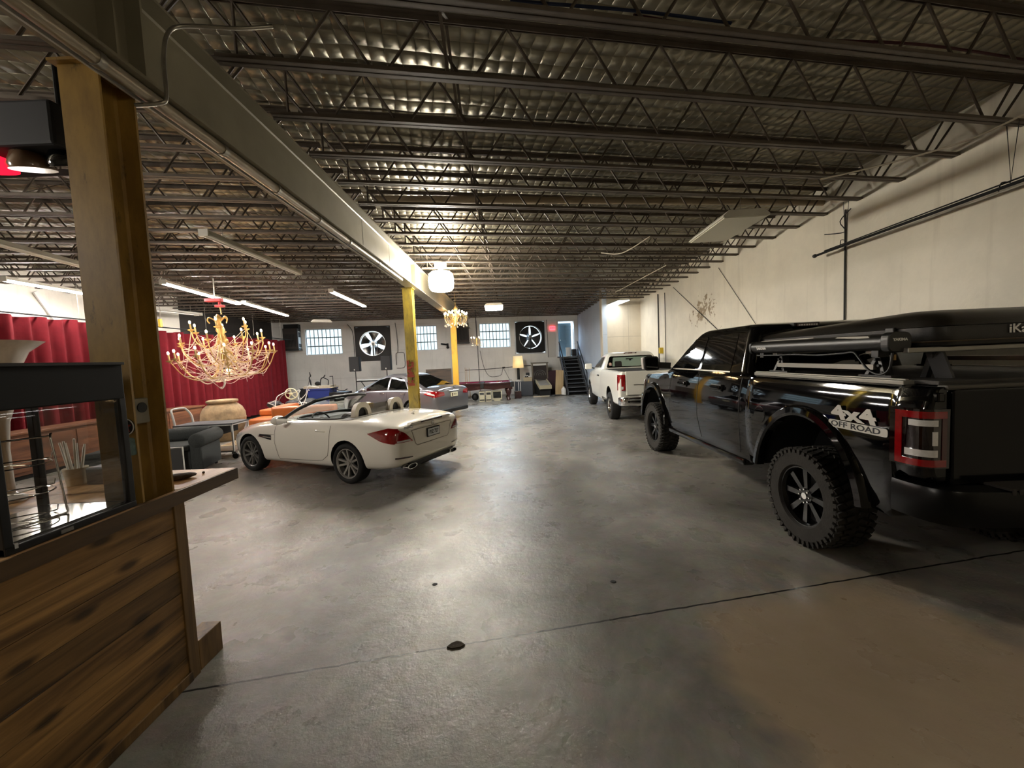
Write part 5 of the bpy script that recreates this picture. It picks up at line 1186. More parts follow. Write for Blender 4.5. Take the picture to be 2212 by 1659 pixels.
mb = MB(); mb.box(-.11, .11, -.08, .08, .36, .62); obj('box_top', mb, MATS['cloth_cream'], o, bevel=.005)

# ================================================================== LEFT BAY
def curtain(y0, y1, z0, z1, label, ph):
    mb = MB(); nu = int((y1-y0)/.02)
    def fn(u_, v_):
        y = y0+(y1-y0)*u_; z = z0+(z1-z0)*v_
        a = .085*math.sin(2*PI*(y+ph)/.30)+.02*math.sin(2*PI*y/.115+1.3*v_)*(1-v_*.6)
        zz = z-.035*(v_**8)*(.5-.5*math.cos(2*PI*(y+ph)/.60))
        return (a*(1.15-.35*v_), y, zz)
    mb.grid(fn, nu, 14); o = obj('curtain', mb, mat('red_velvet', '66141d', .85, var=.25, vscale=5, spec=.2) if 'red_velvet' not in MATS else MATS['red_velvet'], None, smooth=80)
    o.location = (-9.74, 0, 0); sm = o.modifiers.new('s', 'SOLIDIFY'); sm.thickness = .008
    return tag(o, label, 'curtain', 'red velvet curtains')
curtain(6.0, 10.35, .12, 3.13, 'red velvet curtain behind the nearest column and the display case', 0)
curtain(10.4, 17.35, .12, 3.04, 'long red velvet curtain behind the gold chandelier and clay urn', .1)
r_ = thing('curtain_rod', 'thin dark curtain rod hung from the ceiling above the red curtains', 'curtain rod', (-9.74, 0, 3.15))
mb = MB(); mb.cyl((0, 5.8, .03), (0, 18.3, -.06), .016, n=8); obj('rod', mb, M_DARKM, r_)
for y in (7.4, 9.2, 11.0, 13.0, 15.4, 16.6, 17.2):
    mb = MB(); mb.cyl((0, y, 0), (0, y, ZJ-3.15), .005, n=5); obj('drop_wire', mb, M_GALV, r_)
mb = MB(); mb.bar((0, 0, 0), (.0, -.55, .95), .04, .10); o = obj('brace_board', mb, M_WHITEM, None); o.location = (-10.84, 9.9, 2.9); tag(o, 'pale slanted brace board on the white wall above the red curtain', 'board')
o = thing('pendant_plug', 'yellow pendant socket dangling from a cord left of the gold chandelier', 'pendant socket', (-9.3, 10.8, 3.08))
mb = MB(); mb.box(-.035, .035, -.035, .035, 0, .22); obj('body', mb, mat('plug_yellow', 'd2b436', .5), o, bevel=.012)
mb = MB(); mb.tube(smoothpts([(0, 0, .2), (.03, 0, .45), (-.05, .05, .65), (.1, 0, .8)], 4), .006, 6); obj('cord', mb, M_GALV, o)
# sideboard
t = thing('sideboard', 'long low brown wooden sideboard standing in front of the red curtain', 'sideboard', (-9.25, 9.3, 0))
M_BRN = mk_wood('sideboard_wood', '4a2c1c', '7a4e33', 'y', .8, knots=False)
mb = MB(); mb.box(-.28, .24, -2.3, 2.3, .08, .83); obj('cabinet', mb, M_BRN, t, bevel=.006)
mb = MB(); mb.box(-.31, .28, -2.36, 2.36, .83, .875); obj('top', mb, M_BRN, t, bevel=.005)
for i in range(4):
    mb = MB(); mb.box(.24, .256, -2.22+i*1.12, -1.18+i*1.12, .14, .78); obj('door', mb, M_BRN, t, bevel=.006)
mb = MB(); mb.box(-.24, .2, -2.25, 2.25, 0, .08); obj('plinth', mb, M_DARKM, t)
# urn
mb = MB(); mb.lathe([(.26, 0), (.30, .05), (.42, .25), (.495, .48), (.505, .58), (.51, .60), (.50, .62), (.49, .74), (.43, .88), (.34, .965), (.31, .985), (.31, 1.0), (.345, 1.015), (.355, 1.045), (.345, 1.075), (.30, 1.085), (.25, 1.06), (.24, .98)], 40)
o = obj('clay_urn', mb, mat('terracotta_old', 'a28a68', .85, col2='6b5a45', vscale=5, bump=.4, bscale=25), None, smooth=50); o.location = (-7.62, 10.5, 0); tag(o, 'big round weathered clay urn standing in front of the red curtain', 'urn')
# chesterfield sofa
M_TWEED = mat('grey_tweed', '474a4a', .95, var=.3, vscale=60, bump=.4, bscale=150, spec=.2)
t = thing('sofa', 'dark grey tufted sofa with rolled arm behind the counter end', 'sofa', (-6.55, 7.35, 0), .30)
mb = MB(); mb.box(-.95, .62, -.42, .42, .08, .42); obj('base', mb, M_TWEED, t, bevel=.03)
mb = MB(); mb.box(.62, .80, -.44, .42, .06, .56); obj('arm_panel', mb, M_TWEED, t, bevel=.02)
mb = MB(); mb.lathe([(0, -.47), (.11, -.46), (.135, -.43), (.135, .40), (.11, .43), (0, .44)], 20, Matrix.Translation((.74, 0, .60)) @ Matrix.Rotation(-PI/2, 4, 'X')); obj('rolled_arm', mb, M_TWEED, t, smooth=50)
mb = MB(); mb.lathe([(0, -.9), (.13, -.88), (.145, -.84), (.145, .68), (.12, .72), (0, .73)], 20, Matrix.Translation((-.05, .36, .62)) @ Matrix.Rotation(PI/2, 4, 'Y')); obj('rolled_back', mb, M_TWEED, t, smooth=50)
mb = MB(); mb.box(-.9, .70, .25, .46, .1, .66); obj('back_panel', mb, M_TWEED, t, bevel=.02)
for i in range(2):
    mb = MB(); mb.box(-.9+i*.76, -.16+i*.76, -.44, .26, .42, .53); obj('seat_cushion', mb, M_TWEED, t, bevel=.04, seg=3)
mb = MB()
for i in range(8):
    mb.sphere((-.8+i*.2, .235, .66), .016, 8, 6); mb.sphere((-.7+i*.2, .22, .56), .016, 8, 6)
obj('button', mb, M_DARK, t); 
mb = MB()
for x in (-.9, .72):
    for y in (-.36, .36): mb.cyl((x, y, 0), (x, y, .1), .025, .035, n=10)
obj('feet', mb, M_DARK, t)
# framed board leaning at the sofa
t = thing('framed_board', 'grey board with a pale metal frame beside the grey sofa', 'panel', (-6.05, 7.0, .0), .2)
mb = MB(); mb.box(-.16, .16, -.02, .02, .04, .50); obj('board', mb, mat('panel_grey', '3f3f3f', .8), t)
mb = MB(); mb.tube([(-.17, 0, .03), (.17, 0, .03), (.17, 0, .52), (-.17, 0, .52)], .014, 8, closed=True); obj('frame', mb, M_WHITEM, t)
mb = MB()
for x in (-.15, .15): mb.box(x-.02, x+.02, -.06, .06, 0, .03)
obj('foot', mb, M_DARK, t)
# trolley
t = thing('trolley', 'grey topped trolley with white tube handle and castors behind the convertible', 'trolley', (-6.42, 8.5, 0), .06)
mb = MB(); mb.box(-.60, .58, -.29, .30, .72, .75); obj('top', mb, mat('trolley_top', '525356', .6, var=.15), t, bevel=.004)
mb = MB(); mb.box(-.60, .35, -.28, .28, .52, .72); obj('black_tray', mb, M_DARKM, t, bevel=.004)
M_TUBEW = mat('white_tube', 'c9c9c6', .35)
for y in (-.27, .28):
    mb = MB(); mb.box(.545, .575, y-.015, y+.015, .14, .73); obj('leg', mb, M_TUBEW, t)
    mb = MB(); mb.box(-.59, -.56, y-.015, y+.015, .14, .73); obj('leg', mb, M_TUBEW, t)
mb = MB(); mb.box(-.59, .575, -.285, -.255, .70, .73); mb.box(.545, .575, -.28, .29, .70, .735); obj('rim', mb, M_TUBEW, t)
mb = MB(); mb.box(-.59, .56, -.27, .28, .14, .17); obj('lower_shelf', mb, M_STEEL, t)
mb = MB(); mb.tube(smoothpts([(-.57, -.25, .70), (-.60, -.25, .90), (-.66, -.2, 1.06), (-.67, -.08, 1.08), (-.67, .12, 1.08), (-.66, .2, 1.05), (-.60, .26, .90), (-.57, .26, .70)], 4), .02, 10); obj('handle', mb, M_TUBEW, t, smooth=50)
for x in (-.57, .56):
    for y in (-.27, .28):
        mb = MB(); mb.cyl((x+.03, y-.02, .06), (x+.03, y+.02, .06), .06, n=20); c_ = obj('castor', mb, M_DARK, t, smooth=40)
        mb = MB(); mb.box(x-.03, x+.05, y-.03, y+.03, .10, .15); obj('fork', mb, M_STEEL, c_)
# pallet boards
t = thing('pallet', 'worn wooden pallet lying on the floor behind the trolley', 'pallet', (-6.2, 9.6, 0), .1)
M_PAL = mk_wood('pallet_wood', '8b7557', 'b79f7c', 'x', 1., knots=False)
for i in range(7):
    mb = MB(); mb.box(-.6, .6, -.48+i*.15, -.48+i*.15+.09, .10, .12); obj('board', mb, M_PAL, t)
for y in (-.42, 0, .42):
    mb = MB(); mb.box(-.6, .6, y-.04, y+.04, 0, .10); obj('runner', mb, M_PAL, t)
# orange leather seating
M_OR = mat('orange_leather', 'b4622c', .42, var=.2, vscale=8, bump=.1, bscale=60)
t = thing('sofa', 'orange leather low lounge seat in front of the round table', 'sofa', (-6.60, 11.1, 0), .1)
mb = MB(); mb.box(-.5, .3, -.5, .45, .06, .52); obj('seat', mb, M_OR, t, bevel=.07, seg=3)
mb = MB(); mb.box(-.5, .26, -.45, .4, 0, .06); obj('plinth', mb, M_DARKM, t)
mb = MB(); mb.box(-.5, -.1, .1, .46, .52, .70); obj('side_bolster', mb, M_OR, t, bevel=.05, seg=3)
t = thing('sofa', 'orange leather sofa with high padded back behind the convertible bonnet', 'sofa', (-5.5, 10.75, 0), .06)
mb = MB(); mb.box(-.72, .85, -.45, .45, .06, .48); obj('seat', mb, M_OR, t, bevel=.05, seg=3)
mb = MB(); mb.box(-.72, .85, -.50, -.18, .06, .84); obj('backrest', mb, M_OR, t, bevel=.05, seg=3)
mb = MB(); mb.box(-.74, -.42, -.48, .45, .06, .86); obj('armrest', mb, M_OR, t, bevel=.05, seg=3)
mb = MB(); mb.box(-.68, .8, -.4, .4, 0, .06); obj('plinth', mb, M_DARKM, t)
# round table and the clutter on it
t = thing('round_table', 'round wooden table heaped with bicycle parts beside the red curtain', 'table', (-6.75, 12.3, 0))
mb = MB(); mb.cyl((0, 0, .58), (0, 0, .62), .82, n=40); obj('table_top', mb, M_PAL, t, bevel=.006)
mb = MB(); mb.cyl((0, 0, .04), (0, 0, .58), .06, n=14); obj('stem', mb, M_DARKM, t)
mb = MB(); mb.cyl((0, 0, 0), (0, 0, .04), .36, .3, n=30); obj('base', mb, M_DARKM, t)
def spoked(name, label, loc, R, rot, m, n=5):
    t = thing(name, label, 'wheel', loc); t.rotation_euler = rot
    mb = MB(); mb.tube([(R*math.cos(a*PI/18), 0, R*math.sin(a*PI/18)) for a in range(36)], .016, 8, closed=True); obj('rim', mb, m, t, smooth=50)
    for i in range(n):
        a = 2*PI*i/n; mb = MB(); mb.tube(smoothpts([(.03*math.cos(a), 0, .03*math.sin(a)), (R*.55*math.cos(a+.35), 0, R*.55*math.sin(a+.35)), (R*math.cos(a+.3), 0, R*math.sin(a+.3))], 3), .013, 6); obj('spoke', mb, m, t)
    mb = MB(); mb.cyl((0, -.03, 0), (0, .03, 0), .035, n=14); obj('hub', mb, m, t)
    return t
M_BIKEW = mat('bike_white', 'cfcaa8', .4)
spoked('spoked_wheel', 'cream five-spoke wheel standing on the heap on the round table', (-6.62, 12.0, 1.06), .165, (.15, 0, .2), M_BIKEW)
rnd = random.Random(3)
for i in range(9):
    p = [V(-7.35+rnd.random()*1.2, 11.75+rnd.random()*.6, .66+rnd.random()*.1)]
    for q in range(3): p.append(p[-1]+V(rnd.uniform(-.2, .3), rnd.uniform(-.12, .12), rnd.uniform(.0, .28) if q < 2 else rnd.uniform(-.25, .1)))
    p = [V(v.x, v.y, max(.63, v.z)) for v in p]
    p.insert(0, V(p[0].x, p[0].y, .625))
    mb = MB(); mb.tube(smoothpts(p, 4), .012, 6); o = obj('bent_tube', mb, M_TUBEW if i % 3 else M_STEEL, None, smooth=50); tag(o, 'pale bent cycle tube in the heap on the round table', 'tube', 'bent tubes on the round table')
bag_lab = ['black bag slumped at the left of the round table heap', 'black bag in the middle of the round table heap', 'dark bundle under the cream spoked wheel', 'black bag at the right end of the round table heap', 'dark bag standing at the back of the round table']
for i, (x, y, s_) in enumerate(((-7.3, 12.25, .19), (-6.98, 12.62, .16), (-6.72, 12.28, .17), (-6.25, 12.22, .18), (-6.45, 12.75, .19))):
    mb = MB(); mb.sphere((0, 0, s_*.62), s_, 14, 8, (1.15, .9, .62)); o = obj('bag', mb, mat('bag_black', '17171a', .6, bump=.6, bscale=14) if 'bag_black' not in MATS else MATS['bag_black'], None, smooth=60); o.location = (x, y, .62); tag(o, bag_lab[i], 'bag')
# storage corner: blue bin, boards, exercise frames
t = thing('storage_bin', 'dark blue plastic bin under a stack of pale boards near the end wall', 'bin', (-7.62, 16.1, 0))
M_BLUE = mat('bin_blue', '1c2a66', .45)
mb = MB(); mb.prism([(-.36, 0), (.38, 0), (.45, .93), (-.45, .93)], -.35, .35, 'y'); obj('tub', mb, M_BLUE, t, bevel=.02)
mb = MB(); mb.box(-.48, .48, -.38, .38, .91, .98); obj('rim', mb, M_BLUE, t, bevel=.01)
for i, (w_, lab) in enumerate(((.58, 'lower pale board lying on the blue bin'), (.55, 'upper pale board lying on the blue bin'))):
    o = tag(obj('board', MB().box(-w_, w_-.05*i, -.3, .3, 0, .05), MATS['cloth_cream'], None, bevel=.004), lab, 'board'); o.location = (-7.62-.03*i, 16.05, .98+.055*i); o.rotation_euler = (0, 0, .04*i)
t = thing('exercise_frame', 'black bent exercise frame standing on the boards over the blue bin', 'exercise frame', (-7.5, 16.05, 1.085))
mb = MB(); mb.tube(smoothpts([(-.16, 0, 0), (-.12, 0, .25), (.0, 0, .33), (.06, 0, .42)], 4), .022, 8); mb.tube(smoothpts([(.0, 0, .30), (.17, 0, .2), (.15, 0, .0)], 4), .018, 8); obj('tubes', mb, M_DARK, t, smooth=50)
mb = MB(); mb.sphere((-.26, 0, .08), .11, 12, 8, (1.1, .7, .75)); obj('seat', mb, M_DARK, t, smooth=60)
t = thing('pole_stand', 'knotted black pole standing on the boards at the left end of the blue bin', 'pole', (-8.03, 16.0, 1.085))
mb = MB(); mb.tube([(0.03, 0, 0), (.0, 0, .2), (-.03, 0, .32), (.03, 0, .4), (.0, 0, .55)], [.02, .035, .02, .028, .015], 8); obj('shaft', mb, M_DARK, t, smooth=50)
mb = MB(); mb.tube([(-.1, 0, 0), (-.03, 0, .25)], .008, 6); obj('stay', mb, M_DARK, t)
t = thing('black_bench', 'low black equipment bench right of the blue bin', 'bench', (-6.82, 16.0, 0))
mb = MB(); mb.box(-.36, .32, -.3, .3, .70, .80); obj('top', mb, M_DARK, t, bevel=.01)
for x in (-.33, .29):
    for y in (-.26, .26):
        mb = MB(); mb.box(x-.02, x+.02, y-.02, y+.02, 0, .70); obj('leg', mb, M_DARK, t)
mb = MB(); mb.box(-.34, .30, -.28, .28, .35, .66); obj('lower_box', mb, M_DARKM, t)
mb = MB(); mb.tube(smoothpts([(-.3, 0, .8), (-.3, 0, 1.40), (-.31, 0, 1.43), (-.42, 0, 1.43)], 3), .013, 8); obj('hooked_rod', mb, M_DARK, t)
mb = MB(); mb.tube(smoothpts([(-.28, .0, 1.0), (-.1, 0, .87), (.1, .05, .84), (.25, 0, .9)], 4), .02, 8); obj('strap', mb, M_DARKM, t)
o = tag(obj('dark_box', MB().box(-.17, .17, -.14, .14, 0, .98), M_DARKM, None, bevel=.01), 'tall dark box standing left of the blue bin', 'box'); o.location = (-8.42, 16.3, 0)
# speakers on stands
def speaker(x, y, lab):
    t = thing('speaker_stand', 'black pole stand carrying the %s speaker below the fan' % lab, 'speaker stand', (x, y, 0), .12)
    mb = MB(); mb.cyl((0, 0, .25), (0, 0, 1.58), .018, n=10); obj('pole', mb, M_DARK, t)
    for i in range(3):
        a = 2*PI*i/3+.4; mb = MB(); mb.bar((0, 0, .72), (.45*math.cos(a), .45*math.sin(a), .02), .02, .02); obj('leg', mb, M_DARK, t)
    mb = MB(); mb.cyl((0, 0, .66), (0, 0, .76), .03, n=10); obj('collar', mb, M_DARK, t)
    s_ = thing('speaker', 'black loudspeaker on a pole stand, %s of the two under the fan' % lab, 'loudspeaker', (x, y, 1.58), .12)
    mb = MB(); mb.box(-.2, .2, -.16, .18, 0, .60); obj('cabinet', mb, M_DARKM, s_, bevel=.015)
    mb = MB(); mb.box(-.185, .185, -.168, -.16, .02, .58); obj('grille', mb, mat('grille', '1b1b1c', .6, bump=.5, bscale=200) if 'grille' not in MATS else MATS['grille'], s_)
    mb = MB(); mb.box(-.018, .018, -.174, -.168, .04, .10); obj('badge', mb, M_WHITEM, s_)
speaker(-6.38, 16.5, 'left'); speaker(-5.09, 16.5, 'right')
t = thing('keyboard_table', 'white topped keyboard table on crossed black legs between the speakers', 'table', (-5.95, 16.95, 0))
mb = MB(); mb.box(-.6, .6, -.2, .2, 1.18, 1.21); obj('top', mb, M_WHITEM, t)
mb = MB(); mb.box(-.55, .6, -.18, .18, 1.12, 1.17); obj('shelf', mb, M_DARK, t)
for s in (1, -1):
    mb = MB(); mb.bar((-.35*s, .1*s, .0), (.35*s, .1*s, 1.13), .03, .03); obj('leg', mb, M_DARK, t)

# ================================================================== CHANDELIERS
M_GOLD = mat('chandelier_gold', 'cdb074', .35, .7)
M_CAND = mat('candle_ivory', 'd9c48f', .5)
E_BULB = emis('candle_bulb', (1, .64, .30), 34)
M_STRING = mat('white_string', 'f0e0d4', .8)
def chandelier(name, label, loc, tiers, s=1., tilt=(0, 0), bulb=.03, candle=.12):
    t = thing(name, label, 'chandelier', loc); t.rotation_euler = (*tilt, 0); ends = []
    for (n, z0, R, zc, zd, ph) in tiers:
        for i in range(n):
            a = 2*PI*i/n+ph; c, q = math.cos(a), math.sin(a)
            P = [(.06*s, z0), (R*.26, z0-zd*.88), (R*.52, z0-zd*1.05), (R*.80, z0-zd*.82), (R*.97, z0-zd*.30), (R, zc-candle)]
            pts = smoothpts([(r_*c, r_*q, z) for r_, z in P], 4)
            mb = MB(); mb.tube(pts, .0095*s, 6); ar = obj('arm', mb, M_GOLD, t, smooth=50)
            mb = MB(); mb.cyl((R*c, R*q, zc-candle), (R*c, R*q, zc-candle+.02*s), .05*s, .06*s, n=12); mb.cyl((R*c, R*q, zc-candle-.03*s), (R*c, R*q, zc-candle), .012*s, .03*s, n=10); obj('drip_pan', mb, M_GOLD, ar, smooth=40)
            mb = MB(); mb.cyl((R*c, R*q, zc-candle+.01), (R*c, R*q, zc), .014*s, n=8); obj('candle', mb, M_CAND, ar)
            mb = MB(); mb.sphere((R*c, R*q, zc+bulb*1.1), bulb, 10, 8, (.75, .75, 1.35)); obj('bulb', mb, E_BULB, ar, smooth=60)
            ends.append(pts)
    return t, ends
ch, ends = chandelier('chandelier', 'huge gilt chandelier wrapped in white string in front of the red curtain', (-6.42, 9.15, 1.66),
    [(12, .62, .98, .66, .56, .1), (8, .80, .80, .98, .44, .3), (6, 1.02, .56, 1.26, .30, .0)], 1.1, (.02, -.09), .026, .15)
mb = MB(); mb.lathe([(.0, .28), (.05, .29), (.09, .34), (.06, .40), (.12, .50), (.14, .58), (.07, .66), (.05, .74), (.10, .82), (.11, .88), (.06, .95), (.05, 1.02), (.09, 1.10), (.07, 1.18), (.04, 1.24), (.05, 1.32), (.085, 1.36), (.05, 1.42), (.02, 1.46), (.0, 1.47)], 20); obj('central_column', mb, M_GOLD, ch, smooth=50)
mb = MB(); mb.lathe([(.0, .22), (.1, .215), (.12, .23), (.03, .27)], 16); label_part(obj('down_light', mb, M_DARK, ch, smooth=50), 'dark dish lamp under the column')
mb = MB(); mb.sphere((0, 0, .19), .035, 10, 8); obj('down_bulb', mb, E_BULB, ch)
for i in range(5):
    a = 2*PI*i/5; mb = MB(); mb.tube(smoothpts([(.05*math.cos(a), .05*math.sin(a), 1.32), (.16*math.cos(a), .16*math.sin(a), 1.40), (.2*math.cos(a), .2*math.sin(a), 1.34), (.17*math.cos(a), .17*math.sin(a), 1.27)], 4), .014, 6); obj('scroll', mb, M_GOLD, ch)
rnd = random.Random(11); mb = MB()
for i in range(190):
    a, b_ = rnd.choice(ends), rnd.choice(ends)
    p, q = a[rnd.randrange(4, len(a))], b_[rnd.randrange(3, len(b_)-1)]
    if (p-q).length > 1.25: continue
    m_ = (p+q)/2-V(0, 0, rnd.uniform(.02, .16)); mb.tube(smoothpts([p, m_, q], 4), rnd.choice((.0035, .005, .007)), 5)
for i in range(9):
    a, b_ = ends[rnd.randrange(12)], ends[rnd.randrange(12)]
    p, q = a[9], b_[9]; m_ = V((p.x+q.x)*.4, (p.y+q.y)*.4, rnd.uniform(-.05, .12)); mb.tube(smoothpts([p, m_, q], 5), .009, 5)
mb.tube(smoothpts([(-.5, -.3, .1), (-.3, -.3, -.06), (0, -.3, .02), (.3, -.25, .1), (.55, -.2, .2)], 5), .013, 6); mb.tube(smoothpts([(.05, -.3, .04), (.08, -.3, -.1), (.0, -.3, -.2), (-.03, -.3, -.17)], 4), .02, 6); mb.tube(smoothpts([(-.3, -.3, .1), (-.1, -.3, -.12), (-.03, -.3, -.2)], 4), .008, 5)
o = obj('draped_string', mb, M_STRING, ch, smooth=60); o['kind'] = 'stuff'
t = thing('chain_hoist', 'red chain hoist holding the huge gilt chandelier under the joists', 'hoist', (-6.50, 9.15, 3.12))
M_REDP = mat('hoist_red', 'b8353a', .5)
mb = MB(); mb.cyl((0.02, 0, .0), (0, 0, .2), .012, n=8); obj('chain', mb, M_GOLD, t)
mb = MB(); mb.box(-.09, .09, -.05, .05, .16, .21); mb.box(-.30, .06, -.06, .06, .29, .36); mb.cyl((0, 0, .2), (0, 0, .3), .03, n=10); obj('block', mb, M_REDP, t, bevel=.008)
mb = MB(); mb.bar((-.1, 0, .35), (-.1, 0, .81), .02, .02); obj('carrier_bar', mb, M_GALV, t)
c2c, e2 = chandelier('chandelier', 'small crystal chandelier hanging in front of the farthest yellow column', (-1.60, 12.4, 2.86), [(10, .28, .34, .40, .16, 0), (6, .36, .20, .46, .10, .2)], .55, (0, 0), .026, .10)
M_CRYS = mat('crystal', 'f1e6cf', .08, coat=1., spec=.9)
mb = MB(); mb.lathe([(0, .0), (.03, .02), (.05, .08), (.02, .16), (.05, .24), (.02, .36), (.03, .48), (.06, .54), (.05, .60), (.01, .66)], 14); obj('column', mb, M_GOLD, c2c, smooth=50)
mb = MB(); mb.cyl((0, 0, .64), (0, 0, ZJ-2.86), .006, n=6); obj('stem', mb, M_GOLD, c2c)
for i in range(20):
    a = 2*PI*i/20; R_ = .34 if i % 2 else .27; mb = MB(); mb.sphere((R_*math.cos(a), R_*math.sin(a), .10-.05*(i % 2)), .022, 8, 6, (1, 1, 1.5)); mb.cyl((R_*math.cos(a), R_*math.sin(a), .1), (R_*math.cos(a), R_*math.sin(a), .26), .003, n=4); obj('crystal_drop', mb, M_CRYS, c2c, smooth=60)
c3c, e3 = chandelier('chandelier', 'tiny crystal chandelier hanging from a black pipe before the third barred window', (-1.36, 17.0, 2.42), [(6, .22, .22, .34, .12, 0)], .42, (0, 0), .022, .08)
mb = MB(); mb.lathe([(0, .0), (.025, .02), (.035, .08), (.015, .16), (.03, .24), (.01, .36)], 12); obj('column', mb, M_GOLD, c3c, smooth=50)
mb = MB(); mb.cyl((0, 0, .34), (0, 0, ZJ-2.42), .016, n=8); obj('stem', mb, M_DARK, c3c)
for i in range(10):
    a = 2*PI*i/10; mb = MB(); mb.sphere((.2*math.cos(a), .2*math.sin(a), .03), .02, 8, 6, (1, 1, 1.5)); mb.cyl((.2*math.cos(a), .2*math.sin(a), .03), (.2*math.cos(a), .2*math.sin(a), .16), .003, n=4); obj('crystal_drop', mb, M_CRYS, c3c, smooth=60)

# ------------------------------------------------------------------ red lamp cluster, upper left
t = thing('stage_lamp', 'black box fitting with a glowing red lamp, high at the left edge', 'lamp', (-3.40, 2.95, 3.26))
mb = MB(); mb.box(-.55, .45, -.2, .25, .13, .42); obj('housing', mb, M_DARKM, t, bevel=.02)
mb = MB(); mb.lathe([(.0, 0.0), (.13, .0), (.135, .03), (.08, .12), (.0, .14)], 24, Matrix.Translation((-.16, -.05, .04)) @ Matrix.Rotation(.25, 4, 'X')); obj('red_lens', mb, emis('red_glow', (1, .01, .035), .55), t, smooth=50)
mb = MB(); mb.lathe([(.0, 0.0), (.12, .0), (.125, .03), (.08, .12), (.0, .14)], 24, Matrix.Translation((.13, -.05, .04)) @ Matrix.Rotation(.25, 4, 'X')); label_part(obj('clear_lens', mb, mat('amber_glass', '6b5440', .15, coat=1.), t, smooth=50), 'unlit amber lens')
mb = MB(); mb.lathe([(.0, 0.0), (.12, .0), (.125, .03), (.08, .12), (.0, .14)], 24, Matrix.Translation((.37, -.02, .06)) @ Matrix.Rotation(.35, 4, 'X')); label_part(obj('dark_lens', mb, M_TINT, t, smooth=50), 'unlit dark lens')
for x in (-.3, .3):
    mb = MB(); mb.cyl((x, 0, .4), (x, 0, .8), .015, n=8); obj('hanger', mb, M_DARK, t)

# ================================================================== END WALL
def bthing(name, label, cat, x, z, off=0., group=None):
    t = thing(name, label, cat, (x+math.sin(SK)*off, yb(x)-off*math.cos(SK), z), SK, group); return t
def fan(key, label, phase, bm_):
    x0, x1, z0, z1 = BW[key]; w = (x1-x0)/math.cos(SK); h = z1-z0
    t = thing('exhaust_fan', label, 'fan', ((x0+x1)/2, yb((x0+x1)/2), (z0+z1)/2), SK)
    R = .585; n = 40; mb = MB()
    c_ = [(R*math.cos(2*PI*i/n), R*math.sin(2*PI*i/n)) for i in range(n)]
    def sq(a):
        c, s = math.cos(a), math.sin(a); k = max(abs(c)/(w/2), abs(s)/(h/2)); return (c/k, s/k)
    s_ = [sq(2*PI*i/n) for i in range(n)]
    vs = [(x, -.06, z) for x, z in c_]+[(x, -.06, z) for x, z in s_]+[(x, .02, z) for x, z in c_]+[(x, .02, z) for x, z in s_]
    fs = []
    for i in range(n):
        j = (i+1) % n; fs += [(i, j, n+j, n+i), (2*n+i, 3*n+i, 3*n+j, 2*n+j), (i, 2*n+i, 2*n+j, j), (n+i, n+j, 3*n+j, 3*n+i)]
    mb._new(vs, fs); obj('square_housing', mb, mat('fan_black', '14110f', .55, var=.3) if 'fan_black' not in MATS else MATS['fan_black'], t)
    mb = MB()
    for b in ((-w/2-.06, -w/2, -h/2-.06, h/2+.06), (w/2, w/2+.06, -h/2-.06, h/2+.06), (-w/2, w/2, h/2, h/2+.06), (-w/2, w/2, -h/2-.06, -h/2)): mb.box(b[0], b[1], -.035, .02, b[2], b[3])
    obj('timber_surround', mb, M_FRAMEW if key == 'f2' else MATS['fan_black'], t)
    mb = MB(); mb.lathe([(R, -.10), (R+.012, -.10), (R+.012, .16), (R, .16), (R, -.10)], 40, Matrix.Rotation(PI/2, 4, 'X'), cap=False); obj('shroud_ring', mb, mat('fan_ring', 'c9c9c6', .25, .6) if 'fan_ring' not in MATS else MATS['fan_ring'], t, smooth=40)
    for i in range(5):
        a = 2*PI*i/5+phase; M = Matrix.Rotation(a, 4, 'Y') @ Matrix.Translation((0, .05, 0)); mb = MB()
        def fn(u_, v_):
            r_ = .10+(.56-.10)*u_; hw = (.30+.16*u_)*(1.3 if key == 'f2' else 1); th = (v_-.5)*2*hw
            return (r_*math.sin(th), .11*(v_-.5)*(1.1-u_*.5)+.012*math.sin(PI*v_), r_*math.cos(th))
        mb.grid(fn, 6, 6); o = obj('blade', mb, bm_, t, smooth=60); o.matrix_local = M
        sm = o.modifiers.new('s', 'SOLIDIFY'); sm.thickness = .006
    mb = MB(); mb.cyl((0, -.03, 0), (0, .12, 0), .10, n=24); mb.sphere((0, -.03, 0), .045, 12, 8); obj('hub', mb, M_STEEL, t, smooth=40)
    mb = MB(); mb.box(-.03, .03, -.07, -.04, -R-.05, -.05); mb.box(-.11, .11, .1, .3, -.12, .12) if key == 'f2' else mb.box(.18, .21, -.05, -.03, -R-.02, .1); obj('strut', mb, M_DARK, t)
    return t
M_BLADES = mat('blade_steel', '6f6e6c', .22, .9, var=.3, vscale=5)
fan('f1', 'large square exhaust fan with bright steel blades in the end wall, above the speakers', .1, M_BLADES)
fan('f2', 'large square exhaust fan with dark blades in the end wall near the stairs', .62, mat('blade_dark', '1d1a18', .5))
# exit sign
t = bthing('exit_sign', 'small red exit sign on the end wall beside the upper doorway', 'sign', 2.29, 3.31, .04)
mb = MB(); mb.box(-.14, .14, -.03, .04, -.1, .1); obj('box', mb, emis('exit_red', (1, .06, .08), 1.3), t, bevel=.01)
text('lettering', 'EXIT', .13, mat('exit_text', '5e1014', .6), t, basis((1, 0, 0), (0, 0, 1), (0, -1, 0), (0, -.032, 0)), .002)
